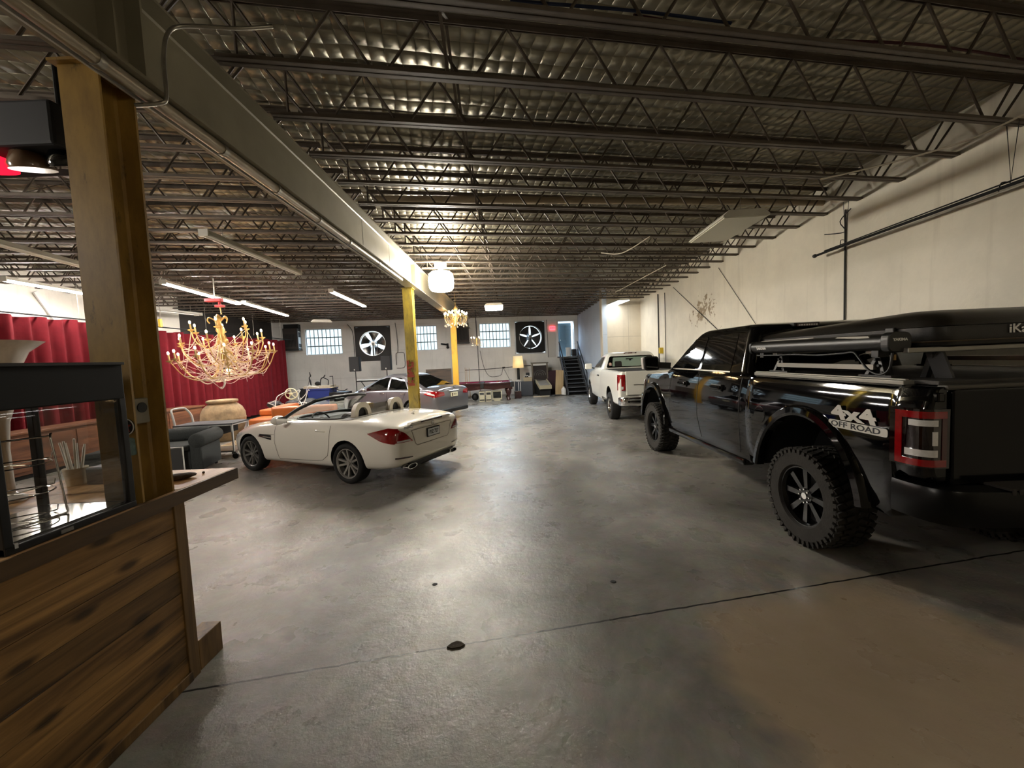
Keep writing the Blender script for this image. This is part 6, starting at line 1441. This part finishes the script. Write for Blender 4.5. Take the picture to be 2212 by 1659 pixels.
# window air conditioners
def ac(x, z, w, h, lab, off, d=.5):
    t = bthing('air_conditioner', lab, 'air conditioner', x, z, 0.0)
    mb = MB(); mb.box(-w/2, w/2, -d, .0, 0, h); obj('case', mb, mat('ac_brown', '2b2420', .6) if 'ac_brown' not in MATS else MATS['ac_brown'], t, bevel=.015)
    mb = MB()
    for i in range(9): mb.box(-w/2+.04+i*(w-.1)/9, -w/2+.04+i*(w-.1)/9+.03, -d-.012, -d, h*.12, h*.72)
    obj('grille', mb, M_DARKM, t)
    mb = MB(); mb.box(-w/2-.02, w/2+.02, -d-.005, .0, -.05, 0); obj('bracket', mb, M_DARK, t)
    return t
ac(-2.32, 2.72, .62, .92, 'brown louvred heater unit on the end wall right of the farthest yellow column', 0)
t = ac(-9.98, 2.68, .62, .95, 'dark louvred unit on the end wall beside the red curtain', 0)
mb = MB(); mb.box(.311, .316, -.42, -.06, .05, .82); o = obj('side_label', mb, M_WHITEM, t)
mb = MB(); mb.box(.3162, .3165, -.40, -.08, .08, .25); mb.box(.3162, .3165, -.40, -.08, .55, .78); obj('label_bands', mb, MATS['panel_grey'], o)
mb = MB(); mb.box(-.31, .31, -.35, 0, .95, 1.15); obj('duct', mb, M_DARKM, t)
# wall lamp / camera arm left of the farthest column
t = bthing('security_camera', 'black camera arm on the end wall just left of the farthest yellow column', 'camera', -3.05, 2.6, 0)
mb = MB(); mb.box(-.05, .05, -.03, 0, -.12, .12); obj('plate', mb, M_DARK, t)
mb = MB(); mb.bar((0, -.05, .05), (-.32, -.2, .1), .07, .07); obj('arm', mb, M_DARK, t); mb = MB(); mb.sphere((0, -.1, -.08), .07, 10, 8); obj('lens', mb, M_DARK, t)
# conduits on the end wall
def wallpipe(pts, lab, r_=.014, m=None, name='wall_conduit'):
    mb = MB(); mb.tube(smoothpts([(a*1.0, -.03, z) for a, z in pts], 3), r_, 6); o = obj(name, mb, m or MATS['panel_grey'], None, smooth=50)
    x0 = 0; o.matrix_world = basis((math.cos(SK), math.sin(SK), 0), (-math.sin(SK), math.cos(SK), 0), (0, 0, 1), (0, yb(0), 0)); tag(o, lab, 'conduit'); return o
wallpipe([(-7.75, 3.8), (-7.55, 3.5), (-7.5, 3.0), (-7.5, 2.3), (-7.42, 1.6)], 'thin conduit on the end wall between the leftmost window and its fan')
wallpipe([(-5.55, 3.8), (-5.5, 3.2), (-5.5, 2.4), (-5.6, 2.3), (-5.6, 1.75)], 'conduit on the end wall just right of the left fan')
wallpipe([(-5.5, 2.35), (-5.25, 2.35), (-5.2, 2.2), (-5.2, 1.7), (-5.35, 1.6), (-5.6, 1.6)], 'looped conduit on the end wall right of the left fan')
wallpipe([(-1.62, 3.8), (-1.6, 1.0), (-1.58, .1)], 'vertical conduit on the end wall left of the third barred window')
wallpipe([(-2.3, 1.34), (-1, 1.35), (.6, 1.42), (1.1, 1.43)], 'long level conduit on the end wall above the pool table', .016)
wallpipe([(-1.5, 2.3), (-1.35, 1.5), (-1.1, 1.0), (-.7, .95), (-.45, 1.05), (-.35, 1.35), (-.05, .75)], 'loose hanging cable on the end wall above the pool table', .01)
wallpipe([(2.02, 3.75), (2.05, 2.6), (2.05, 1.8)], 'vertical conduit on the end wall between the right fan and the exit sign')
o = tag(obj('junction_box', MB().box(-.07, .07, -.06, 0, -.04, .04), M_DARK, None), 'small dark junction box on the end wall above the pool table', 'junction box'); o.matrix_world = back_frame(-.32) @ Matrix.Translation((0, 0, 1.38))
wp = mat('panel_offwhite', 'c2bdb4', .6)
o = tag(obj('cabinet_door', MB().box(-.27, .27, -.10, 0, -.88, .68), wp, None, bevel=.01), 'tall off-white flat wall cupboard below the exit sign', 'cupboard'); o.matrix_world = back_frame(2.22) @ Matrix.Translation((0, 0, 2.55)) @ Matrix.Diagonal((.8, .35, .85, 1))
# leaning picture board and cues
o = tag(obj('picture_board', MB().box(-.62, .62, -.03, 0, 0, .75), mk_wood('board_dark', '2c2119', '6a5038', 'x', .6, knots=False), None, bevel=.004), 'dark wooden picture board leaning on the end wall behind the sedan', 'board'); o.matrix_world = back_frame(-3.55) @ Matrix.Translation((0, -.14, .72)) @ Matrix.Rotation(-.1, 4, 'X')
t = thing('low_cabinet', 'low grey cabinet under the dark picture board behind the sedan', 'cabinet', (-3.5, 19.55, 0), SK)
mb = MB(); mb.box(-.7, .7, -.22, .22, 0, .715); obj('body', mb, MATS['panel_grey'], t, bevel=.01); mb = MB(); mb.box(-.68, -.01, -.232, -.22, .04, .68); obj('door', mb, MATS['panel_grey'], t, bevel=.004); mb = MB(); mb.box(.01, .68, -.232, -.22, .04, .68); obj('door', mb, MATS['panel_grey'], t, bevel=.004)
for i, (x, h_) in enumerate(((-2.28, 1.48), (-2.2, 1.42), (-2.08, 1.46))):
    mb = MB(); mb.cyl((0, -.28, 0.0), (.02, -.04, h_), .014, .007, n=8); o = obj('cue_stick', mb, mk_wood('cue_wood', 'a07c4c', 'c9a873', 'z', 1., knots=False) if 'cue_wood' not in MATS else MATS['cue_wood'], None); o.matrix_world = back_frame(x)
    tag(o, 'thin wooden cue leaning on the end wall left of the pool table', 'cue', 'cues leaning by the pool table')
# pool table
t = thing('pool_table', 'burgundy pool table with carved legs near the end wall', 'pool table', (-1.28, 18.0, 0), .05)
M_MAH = mat('mahogany', '34110f', .25, var=.3, vscale=10, coat=.6); M_FELT = mat('felt_burgundy', '7d2540', .9, spec=.2)
mb = MB(); mb.box(-1.30, 1.30, -.70, .70, .74, .775); obj('slate_bed', mb, M_FELT, t)
mb = MB()
for b in ((-1.38, 1.38, -.78, -.64), (-1.38, 1.38, .64, .78), (-1.38, -1.24, -.64, .64), (1.24, 1.38, -.64, .64)): mb.box(*b, .735, .825)
obj('rail', mb, M_MAH, t, bevel=.015)
mb = MB()
for b in ((-1.24, 1.24, -.66, -.60), (-1.24, 1.24, .60, .66), (-1.26, -1.20, -.60, .60), (1.20, 1.26, -.60, .60)): mb.box(*b, .775, .818)
obj('cushion', mb, M_FELT, t, bevel=.01)
mb = MB(); mb.prism([(-1.3, .48), (-1.1, .56), (-.5, .50), (0, .56), (.5, .50), (1.1, .56), (1.3, .48), (1.3, .74), (-1.3, .74)], -.72, -.68, 'y'); mb.prism([(-1.3, .48), (-1.1, .56), (0, .52), (1.1, .56), (1.3, .48), (1.3, .74), (-1.3, .74)], .68, .72, 'y'); mb.box(-1.32, -1.28, -.7, .7, .5, .74); mb.box(1.28, 1.32, -.7, .7, .5, .74); obj('apron', mb, M_MAH, t)
for x in (-1.15, 1.15):
    for y in (-.55, .55):
        mb = MB(); mb.lathe([(.05, 0), (.09, .03), (.08, .09), (.05, .14), (.06, .22), (.12, .34), (.13, .44), (.11, .52)], 16, Matrix.Translation((x, y, 0))); obj('leg', mb, M_MAH, t, smooth=40)
for x in (-1.31, 0, 1.31):
    for y in (-.71, .71):
        mb = MB(); mb.box(x-.08, x+.08, y-.075, y+.075, .60, .832); obj('pocket', mb, M_DARK, t, bevel=.02)
o = tag(obj('ball_rack', MB().prism([(-.15, -.12), (.15, -.12), (0, .14)], 0, .05, 'z'), M_DARK, None), 'dark triangular ball rack lying on the pool table', 'ball rack'); o.location = (-1.3, 18.15, .776)
for i, (x, y, c) in enumerate(((-1.95, 17.7, 'e8e4da'), (-.55, 17.75, 'c9a23a'), (-.48, 17.78, 'd8d0c0'), (-.6, 17.82, 'b5502f'), (-.42, 17.86, 'd9cdb8'))):
    o = tag(obj('pool_ball', MB().sphere((0, 0, .028), .028, 12, 8), mat('ball_%s' % 'abcde'[i], c, .15), None, smooth=60), ['white cue ball at the left of the pool table', 'yellow ball at the right end of the pool table', 'cream ball behind the yellow one on the pool table', 'orange ball among those at the right end of the pool table', 'pale ball at the far right of the pool table'][i], 'pool ball'); o.location = (x, y, .776)
# old computers under the pool table
M_BEIGE = mat('beige_plastic', 'b4ac92', .55, var=.1)
for i, (x, lab) in enumerate(((-1.28, 'left beige computer tower on the floor under the pool table'), (-.99, 'right beige computer tower on the floor under the pool table'))):
    t = thing('computer_tower', lab, 'computer', (x, 17.5, 0), .05)
    mb = MB(); mb.box(-.12, .12, -.22, .22, 0, .45); obj('case', mb, M_BEIGE, t, bevel=.01)
    mb = MB(); mb.box(-.09, .09, -.228, -.22, .30, .40); obj('drive_bay', mb, M_DARK if i else MATS['panel_grey'], t); mb = MB(); mb.box(-.1, .1, -.226, -.22, .05, .1); obj('vent', mb, M_DARK, t)
t = thing('crt_monitor', 'old beige boxy monitor on the floor under the pool table', 'monitor', (-.62, 17.5, 0), .05)
mb = MB(); mb.box(-.22, .22, -.08, .08, .06, .46); mb.prism([(-.2, .08), (.2, .08), (.12, .36), (-.12, .36)], .1, .42, 'z'); obj('case', mb, M_BEIGE, t, bevel=.012)
mb = MB(); mb.box(-.17, .17, -.088, -.08, .13, .41); obj('screen', mb, M_TINT, t); mb = MB(); mb.box(-.14, .14, -.1, .1, 0, .06); obj('foot', mb, M_BEIGE, t)
o = tag(obj('speaker_box', MB().box(-.16, .16, -.12, .12, 0, .32), M_MAH, None, bevel=.01), 'dark red box on the floor by the right leg of the pool table', 'box'); o.location = (.32, 18.4, 0)
mb = MB(); mb.sphere((0, 0, .17), .17, 12, 8, (.9, .5, 1)); o = tag(obj('helmet', mb, M_DARK, None, smooth=60), 'round black bag on the floor left of the computer towers', 'bag'); o.location = (-1.62, 17.9, 0)
# lamp, cabinet, skee-ball machine
t = thing('storage_cabinet', 'dark grey cabinet on the floor under the table lamp', 'cabinet', (.63, 19.35, 0), SK*.3)
mb = MB(); mb.box(-.42, .42, -.3, .3, .02, .70); obj('body', mb, mat('cabinet_grey', '44474d', .6), t, bevel=.01)
for x in (-.27, -.18):
    mb = MB(); mb.box(x-.015, x+.015, -.32, -.3, .02, .69); obj('edge_strip', mb, M_WHITEM, t)
mb = MB(); mb.box(-.4, .4, -.28, .28, 0, .02); obj('plinth', mb, M_DARKM, t)
o = tag(obj('carton', MB().box(-.2, .2, -.16, .16, 0, .19), mat('carton_tan', 'a99b7f', .8), None, bevel=.005), 'tan carton on top of the dark grey cabinet', 'carton'); o.location = (.84, 19.36, .701)
t = thing('handset', 'black handset with pale cable on the tan carton', 'telephone', (.82, 19.34, .892))
mb = MB(); mb.box(-.12, .06, -.08, .08, 0, .07); mb.box(-.06, .12, -.05, .06, .06, .22); obj('body', mb, M_DARK, t, bevel=.02)
mb = MB(); mb.tube(smoothpts([(-.14, -.1, .01), (-.12, -.1, .08), (-.03, -.1, .06), (.0, -.1, .10), (.08, -.1, .03), (.13, -.09, .01)], 4), .014, 6); obj('cable', mb, M_WHITEM, t)
t = thing('table_lamp', 'tall table lamp with square cream shade and dark stem', 'lamp', (.40, 19.42, .701))
mb = MB(); mb.lathe([(.13, 0), (.13, .04), (.06, .07), (.045, .10)], 24); obj('base', mb, M_WHITEM, t, smooth=40)
mb = MB(); mb.cyl((0, 0, .09), (0, 0, .72), .065, n=20); obj('stem', mb, M_DARK, t, smooth=40)
mb = MB(); mb.rings([[V(-.27, -.27, .66), V(.27, -.27, .66), V(.27, .27, .66), V(-.27, .27, .66)], [V(-.22, -.22, 1.24), V(.22, -.22, 1.24), V(.22, .22, 1.24), V(-.22, .22, 1.24)]], cap=False); sh = obj('lamp_shade', mb, mat('shade_linen', 'd6c39a', .9), t)
mb = MB(); mb.sphere((0, 0, .88), .05, 10, 8); obj('bulb', mb, emis('lamp_bulb', (1, .8, .5), 22), t)
m_, g_ = newmat('shade_lit'); df, tl_ = g_.n('BsdfDiffuse'), g_.n('BsdfTranslucent'); df.inputs[0].default_value = tl_.inputs[0].default_value = (*lin('d8c49a'), 1); mx = g_.n('MixShader'); mx.inputs[0].default_value = .55; g_.l(df.outputs[0], mx.inputs[1]); g_.l(tl_.outputs[0], mx.inputs[2]); g_.l(mx.outputs[0], g_.out.inputs[0]); sh.data.materials[0] = m_
t = thing('arcade_machine', 'dark skee-ball arcade machine with sloped lane and round target board', 'arcade machine', (1.52, 19.5, 0), SK*.6)
M_ARC = mat('arcade_frame', '6d6558', .6, var=.2)
mb = MB(); mb.prism([(-.95, .36), (.05, .62), (.05, .70), (-.95, .46)], -.24, .24, 'x'); obj('lane', mb, mat('lane_grey', '8f887c', .5, var=.2), t)
mb = MB()
for x in (-.29, .25): mb.prism([(-1.0, .34), (.1, .62), (.1, .76), (-1.0, .50)], x, x+.04, 'x')
mb.box(-.29, .29, -1.03, -.98, .34, .52); obj('lane_frame', mb, mat('lane_wood', 'a59b80', .6), t)
mb = MB(); mb.box(-.26, .26, -.9, .35, .03, .36); mb.box(-.3, .3, .05, .5, .03, .7); obj('cabinet', mb, M_DARKM, t, bevel=.01)
mb = MB()
for x in (-.40, .34): mb.box(x, x+.06, .30, .42, 0, 1.55)
mb.box(-.42, .42, .24, .44, 1.52, 1.58); obj('back_frame', mb, M_ARC, t)
mb = MB(); mb.prism([(.30, .72), (.42, .72), (.42, 1.42), (.38, 1.42)], -.34, .34, 'x'); obj('target_board', mb, mat('board_brown', '2a2320', .7), t)
for r_ in (.28, .18, .08):
    mb = MB(); mb.tube([(r_*math.cos(a*PI/14), .30+.04*(.95+r_*.5*math.sin(a*PI/14)), .98+r_*.75*math.sin(a*PI/14)) for a in range(28)], .014, 6, closed=True); obj('target_ring', mb, M_STEEL, t, smooth=50)
mb = MB(); mb.box(-.32, .32, .28, .30, 1.43, 1.51); obj('score_panel', mb, M_WHITEM, t)
o = tag(obj('plank', MB().box(-.5, .25, -.06, .06, 0, .05), MATS['cloth_cream'], None, bevel=.004), 'pale plank lying on the floor before the arcade machine', 'plank'); o.location = (1.52, 18.35, 0)
o = tag(obj('folding_board', MB().box(-.35, .35, -.02, .02, 0, 1.15), mat('board_burgundy', '331820', .6), None), 'dark burgundy board leaning between the arcade machine and the stairs', 'board'); o.location = (2.2, 19.8, 0); o.rotation_euler = (-.12, 0, .1)
o = tag(obj('plywood_sheet', MB().box(-.19, .19, -.012, .012, 0, 1.18), mk_wood('plywood', 'a38a63', 'c4ab82', 'z', .6, knots=False), None), 'narrow plywood sheet leaning at the side of the steel stairs', 'plywood'); o.location = (2.30, 18.95, .002); o.rotation_euler = (-.14, .09, .12)
o = tag(obj('jug', MB().lathe([(.11, 0), (.12, .03), (.12, .28), (.05, .36), (.05, .40)], 18), M_WHITEM, None, smooth=40), 'white plastic jug on the floor at the foot of the steel stairs', 'jug'); o.location = (2.5, 18.75, 0)
mb = MB(); rnd = random.Random(5)
for i in range(7): mb.tube(smoothpts([(rnd.uniform(-.4, .1), rnd.uniform(-.2, .2), .012), (rnd.uniform(-.2, .2), rnd.uniform(-.2, .2), .03), (rnd.uniform(0, .45), rnd.uniform(-.2, .2), .012)], 5), .011, 6)
o = tag(obj('cable_heap', mb, MATS['panel_grey'], None, smooth=50), 'tangle of grey cable on the floor left of the steel stairs', 'cable'); o.location = (2.15, 18.55, 0); o['kind'] = 'stuff'
# stairs
M_STAIR = mat('stair_steel', '5e6063', .5, .3, var=.2); M_STAIRD = mat('stair_dark', '2f3336', .6, .3)
t = thing('metal_staircase', 'grey open steel staircase climbing to the upper doorway', 'staircase', (3.13, 18.5, 0), .05)
NS, RUN, RIS = 10, .205, 1.82/10
for i in range(NS-1):
    mb = MB(); mb.box(-.44, .44, i*RUN-.02, i*RUN+.25, (i+1)*RIS-.035, (i+1)*RIS); obj('tread', mb, M_STAIR, t)
mb = MB(); mb.box(-.5, .62, (NS-1)*RUN-.02, (NS-1)*RUN+.62, NS*RIS-.05, NS*RIS); obj('landing', mb, M_STAIR, t)
for s in (1, -1):
    mb = MB(); mb.bar((s*.46, -.06, .06), (s*.46, (NS-1)*RUN, NS*RIS-.06), .035, .2); obj('stringer', mb, M_STAIR, t)
    mb = MB(); z = lambda y: .9+y*RIS/RUN
    mb.tube([(s*.47, .1, z(.1)), (s*.47, (NS-1)*RUN+.1, z((NS-1)*RUN)+.02)], .03, 8); mb.tube([(s*.47, .1, .1), (s*.47, .1, z(.1))], .022, 8); mb.tube([(s*.47, 1.8, 1.6), (s*.47, 1.8, z(1.8))], .022, 8)
    mb.tube([(s*.47, .1, z(.1)-.4), (s*.47, (NS-1)*RUN+.1, z((NS-1)*RUN)-.38)], .016, 8); obj('handrail', mb, M_STAIRD, t, smooth=40)
mb = MB(); mb.box(-.40, .40, .45, .85, 0.0, .45); o = tag(obj('clutter_box', mb, M_DARKM, t), None)
mb = MB(); mb.bar((0, .12, .02), (0, (NS-1)*RUN+.1, NS*RIS-.12), .86, .01); obj('dark_backing', mb, M_DARKM, t)  # dark sheet added to stand in for the shadow behind the treads
o = tag(obj('trash_can', MB().lathe([(.13, 0), (.15, .45), (.14, .45), (.12, .02)], 20), M_WHITEM, None, smooth=40), 'white bin on the landing in front of the blue-grey door', 'bin'); o.location = (3.08, 20.72, 1.822)
o = tag(obj('boots', MB().box(-.12, .12, -.1, .1, 0, .36), M_DARK, None, bevel=.04), 'dark bag on the landing beside the white bin', 'bag'); o.location = (3.36, 20.74, 1.822)

# ================================================================== RIGHT WALL
t = thing('hanging_pole', 'long dark pole slung on cords along the right wall above the black pickup', 'pole', (5.06, 0, 3.32))
mb = MB(); mb.tube([(0, 3.2, .06), (0, 3.9, .03), (0, 6.58, -.03)], .018, 8); mb.tube([(.0, 3.2, .085), (0, 6.4, .0)], .008, 6); obj('rods', mb, M_DARKM, t)
mb = MB(); mb.sphere((0, 6.6, -.03), .03, 10, 8, (1, 1.4, 1)); obj('tip', mb, M_DARK, t)
for y in (4.05, 6.0):
    mb = MB(); mb.tube([(0, y-.05, ZJ-3.31), (0, y, .06), (0, y+.05, ZJ-3.31)], .004, 5); mb.tube(smoothpts([(0, y, .05), (-.02, y+.06, .07), (0, y+.1, .0)], 3), .006, 5); obj('cord', mb, M_DARK, t)
def vcable(y, z0, z1, lab, r_=.012, dy=0.):
    mb = MB(); mb.tube([(0, y+dy, z1), (0, y, z0)], r_, 6); o = obj('wall_cable', mb, MATS['panel_grey'], None); o.location = (XR-.02, 0, 0); tag(o, lab, 'cable')
vcable(6.2, .3, ZJ-.05, 'straight dark conduit running down the right wall behind the black pickup', .013)
vcable(13.9, .2, ZJ-.1, 'pale conduit running down the right wall near its far corner', .02)
vcable(13.3, .2, ZJ-.15, 'thin second conduit on the right wall near its far corner', .01)
vcable(8.3, 2.2, ZJ-.1, 'slanting thin wire on the right wall, left of the dark conduit', .006, 1.6)
vcable(9.4, 2.0, ZJ-.1, 'slanting dark wire on the right wall over the pickup cab', .008, 3.2)
mb = MB(); mb.tube(smoothpts([(-.02, 6.1, 3.86), (-.06, 6.25, 3.72), (-.02, 6.2, 3.55), (-.1, 6.5, 3.6)], 4), .008, 6); o = obj('loose_wire', mb, MATS['panel_grey'], None); o.location = (XR, 0, 0); tag(o, 'tangle of loose wire at the top of the dark conduit', 'wire')
o = tag(obj('yellow_box', MB().box(-.12, 0, -.06, .06, -.1, .1), MATS['plug_yellow'], None, bevel=.01), 'small yellow box on the right wall beyond the white pickup roof', 'box'); o.location = (XR, 13.6, 1.88)
# loose cables under the roof
M_CABW = mat('cable_white', 'b8ae9c', .6)
for i, (pts, lab, m_) in enumerate((
    ([(5.05, 3.6, 4.0), (4.7, 4.05, 3.82), (4.3, 4.6, 3.83), (3.9, 5.0, 3.86)], 'white cable sagging under the joists at the upper right', M_CABW),
    ([(2.55, 7.1, 3.86), (2.2, 7.6, 3.72), (1.9, 8.0, 3.84)], 'white cable looping beside the unlit panel light', M_CABW),
    ([(3.3, 12.2, 3.7), (3.7, 9.3, 3.82)], 'white conduit slanting under the joists toward the far corner light', M_CABW),
    ([(.9, 2.72, 4.02), (2.0, 2.93, 4.0), (3.2, 3.1, 4.03), (4.6, 3.42, 4.06)], 'dull red wire lying along the joists at the upper right', mat('wire_red', '4a2026', .7)),
    ([(.1, 2.58, 4.02), (.9, 2.70, 4.03), (1.6, 2.84, 4.04)], 'dull blue wire lying along the joist at the top middle', mat('wire_blue', '1f2c4c', .7)))):
    mb = MB(); mb.tube(smoothpts(pts, 6), .010, 6); o = obj('roof_cable', mb, m_, None, smooth=50); tag(o, lab, 'cable')
mb = MB(); mb.tube([(-1.2, -.02, 0), (2.5, -.03, 0), (6.0, 0, 0)], .05, 10); o = obj('ceiling_pipe', mb, mat('pipe_beige', 'a3937a', .6), None, smooth=40); o.location = (-.6, 5.95, 4.16); o.rotation_euler = (0, 0, SK*.7); tag(o, 'beige pipe lying across the roof joists in the middle of the hall', 'pipe')
# stone chip at the joint
mb = MB(); mb.prism([(-.055, -.02), (-.02, -.035), (.03, -.028), (.06, -.005), (.035, .02), (.005, .03), (-.03, .012)], 0, .009, 'z'); o = obj('concrete_chip', mb, mat('chip', '4d4538', .95, var=.4, vscale=40, bump=.8, bscale=50), None); o.location = (-.43, 2.47, 0); tag(o, 'broken concrete chip lying on the floor joint', 'chip')
for i, (x, y, s_, lab) in enumerate(((-.70, 3.19, .022, 'small dark plug in the floor left of centre'), (.76, 3.11, .025, 'small dark plug in the floor right of centre'))):
    mb = MB(); mb.cyl((0, 0, 0), (0, 0, .004), s_, s_*.7, n=14); o = obj('floor_plug', mb, M_DARKM, None); o.location = (x, y, 0); tag(o, lab, 'plug')
# ================================================================== LIGHT
w = bpy.data.worlds.new('sky'); SC.world = w; w.use_nodes = True
nt = w.node_tree; bg = nt.nodes['Background']; bg.inputs[1].default_value = 1.
# overcast sky: dim at the horizon, several times brighter overhead
tc = nt.nodes.new('ShaderNodeTexCoord'); sp = nt.nodes.new('ShaderNodeSeparateXYZ'); nt.links.new(tc.outputs['Generated'], sp.inputs[0])
cr = nt.nodes.new('ShaderNodeValToRGB'); nt.links.new(sp.outputs[2], cr.inputs[0]); nt.links.new(cr.outputs[0], bg.inputs[0])
e = cr.color_ramp.elements; e[0].position = 0.; e[0].color = (.20, .25, .27, 1); e[1].position = .75; e[1].color = (9., 12., 15.5, 1)
for p_, c_ in ((.02, (.33, .40, .42, 1)), (.10, (.40, .49, .52, 1)), (.20, (.9, 1.15, 1.4, 1))): q = e.new(p_); q.color = c_
for key in BW:
    x0, x1, z0, z1 = BW[key]; L = bpy.data.lights.new('daylight', 'AREA'); L.shape = 'RECTANGLE'; L.size = (x1-x0)/math.cos(SK); L.size_y = z1-z0; L.cycles.is_portal = True
    o = bpy.data.objects.new('window_daylight', L); COL.objects.link(o)
    o.matrix_world = basis((math.cos(SK), math.sin(SK), 0), (0, 0, 1), (math.sin(SK), -math.cos(SK), 0), ((x0+x1)/2-.22*math.sin(SK), yb((x0+x1)/2)+.24*math.cos(SK), (z0+z1)/2)) @ Matrix.Rotation(PI, 4, 'Y') @ Matrix.Rotation(PI, 4, 'Y')
# added unseen drum pendants as fill: behind the viewer, over the left bay
drum = bpy.data.objects['drum_pendant_light']
for i, (x, y, lab) in enumerate(((2.6, -2.2, 'added unseen drum fill lamp hanging behind the black pickup'), (-6.2, 1.2, 'added unseen drum fill lamp over the space behind the counter'))):
    d2 = dup(drum, lab, (x, y, 3.53)); sh = [c for c in d2.children if c.name.startswith('shade')][0]
    sh.data = sh.data.copy(); sh.data.materials[0] = emis('fill_glow%d' % i, ((1, .88, .68), (1, .93, .84))[i], (8, 40)[i])
SC.view_settings.exposure = 1.85
SC.cycles.max_bounces = 7; SC.cycles.diffuse_bounces = 3; SC.cycles.glossy_bounces = 4; SC.cycles.adaptive_threshold = .04; SC.cycles.caustics_reflective = False; SC.cycles.caustics_refractive = False; SC.cycles.transparent_max_bounces = 16
SC.cycles.sample_clamp_indirect = 4.
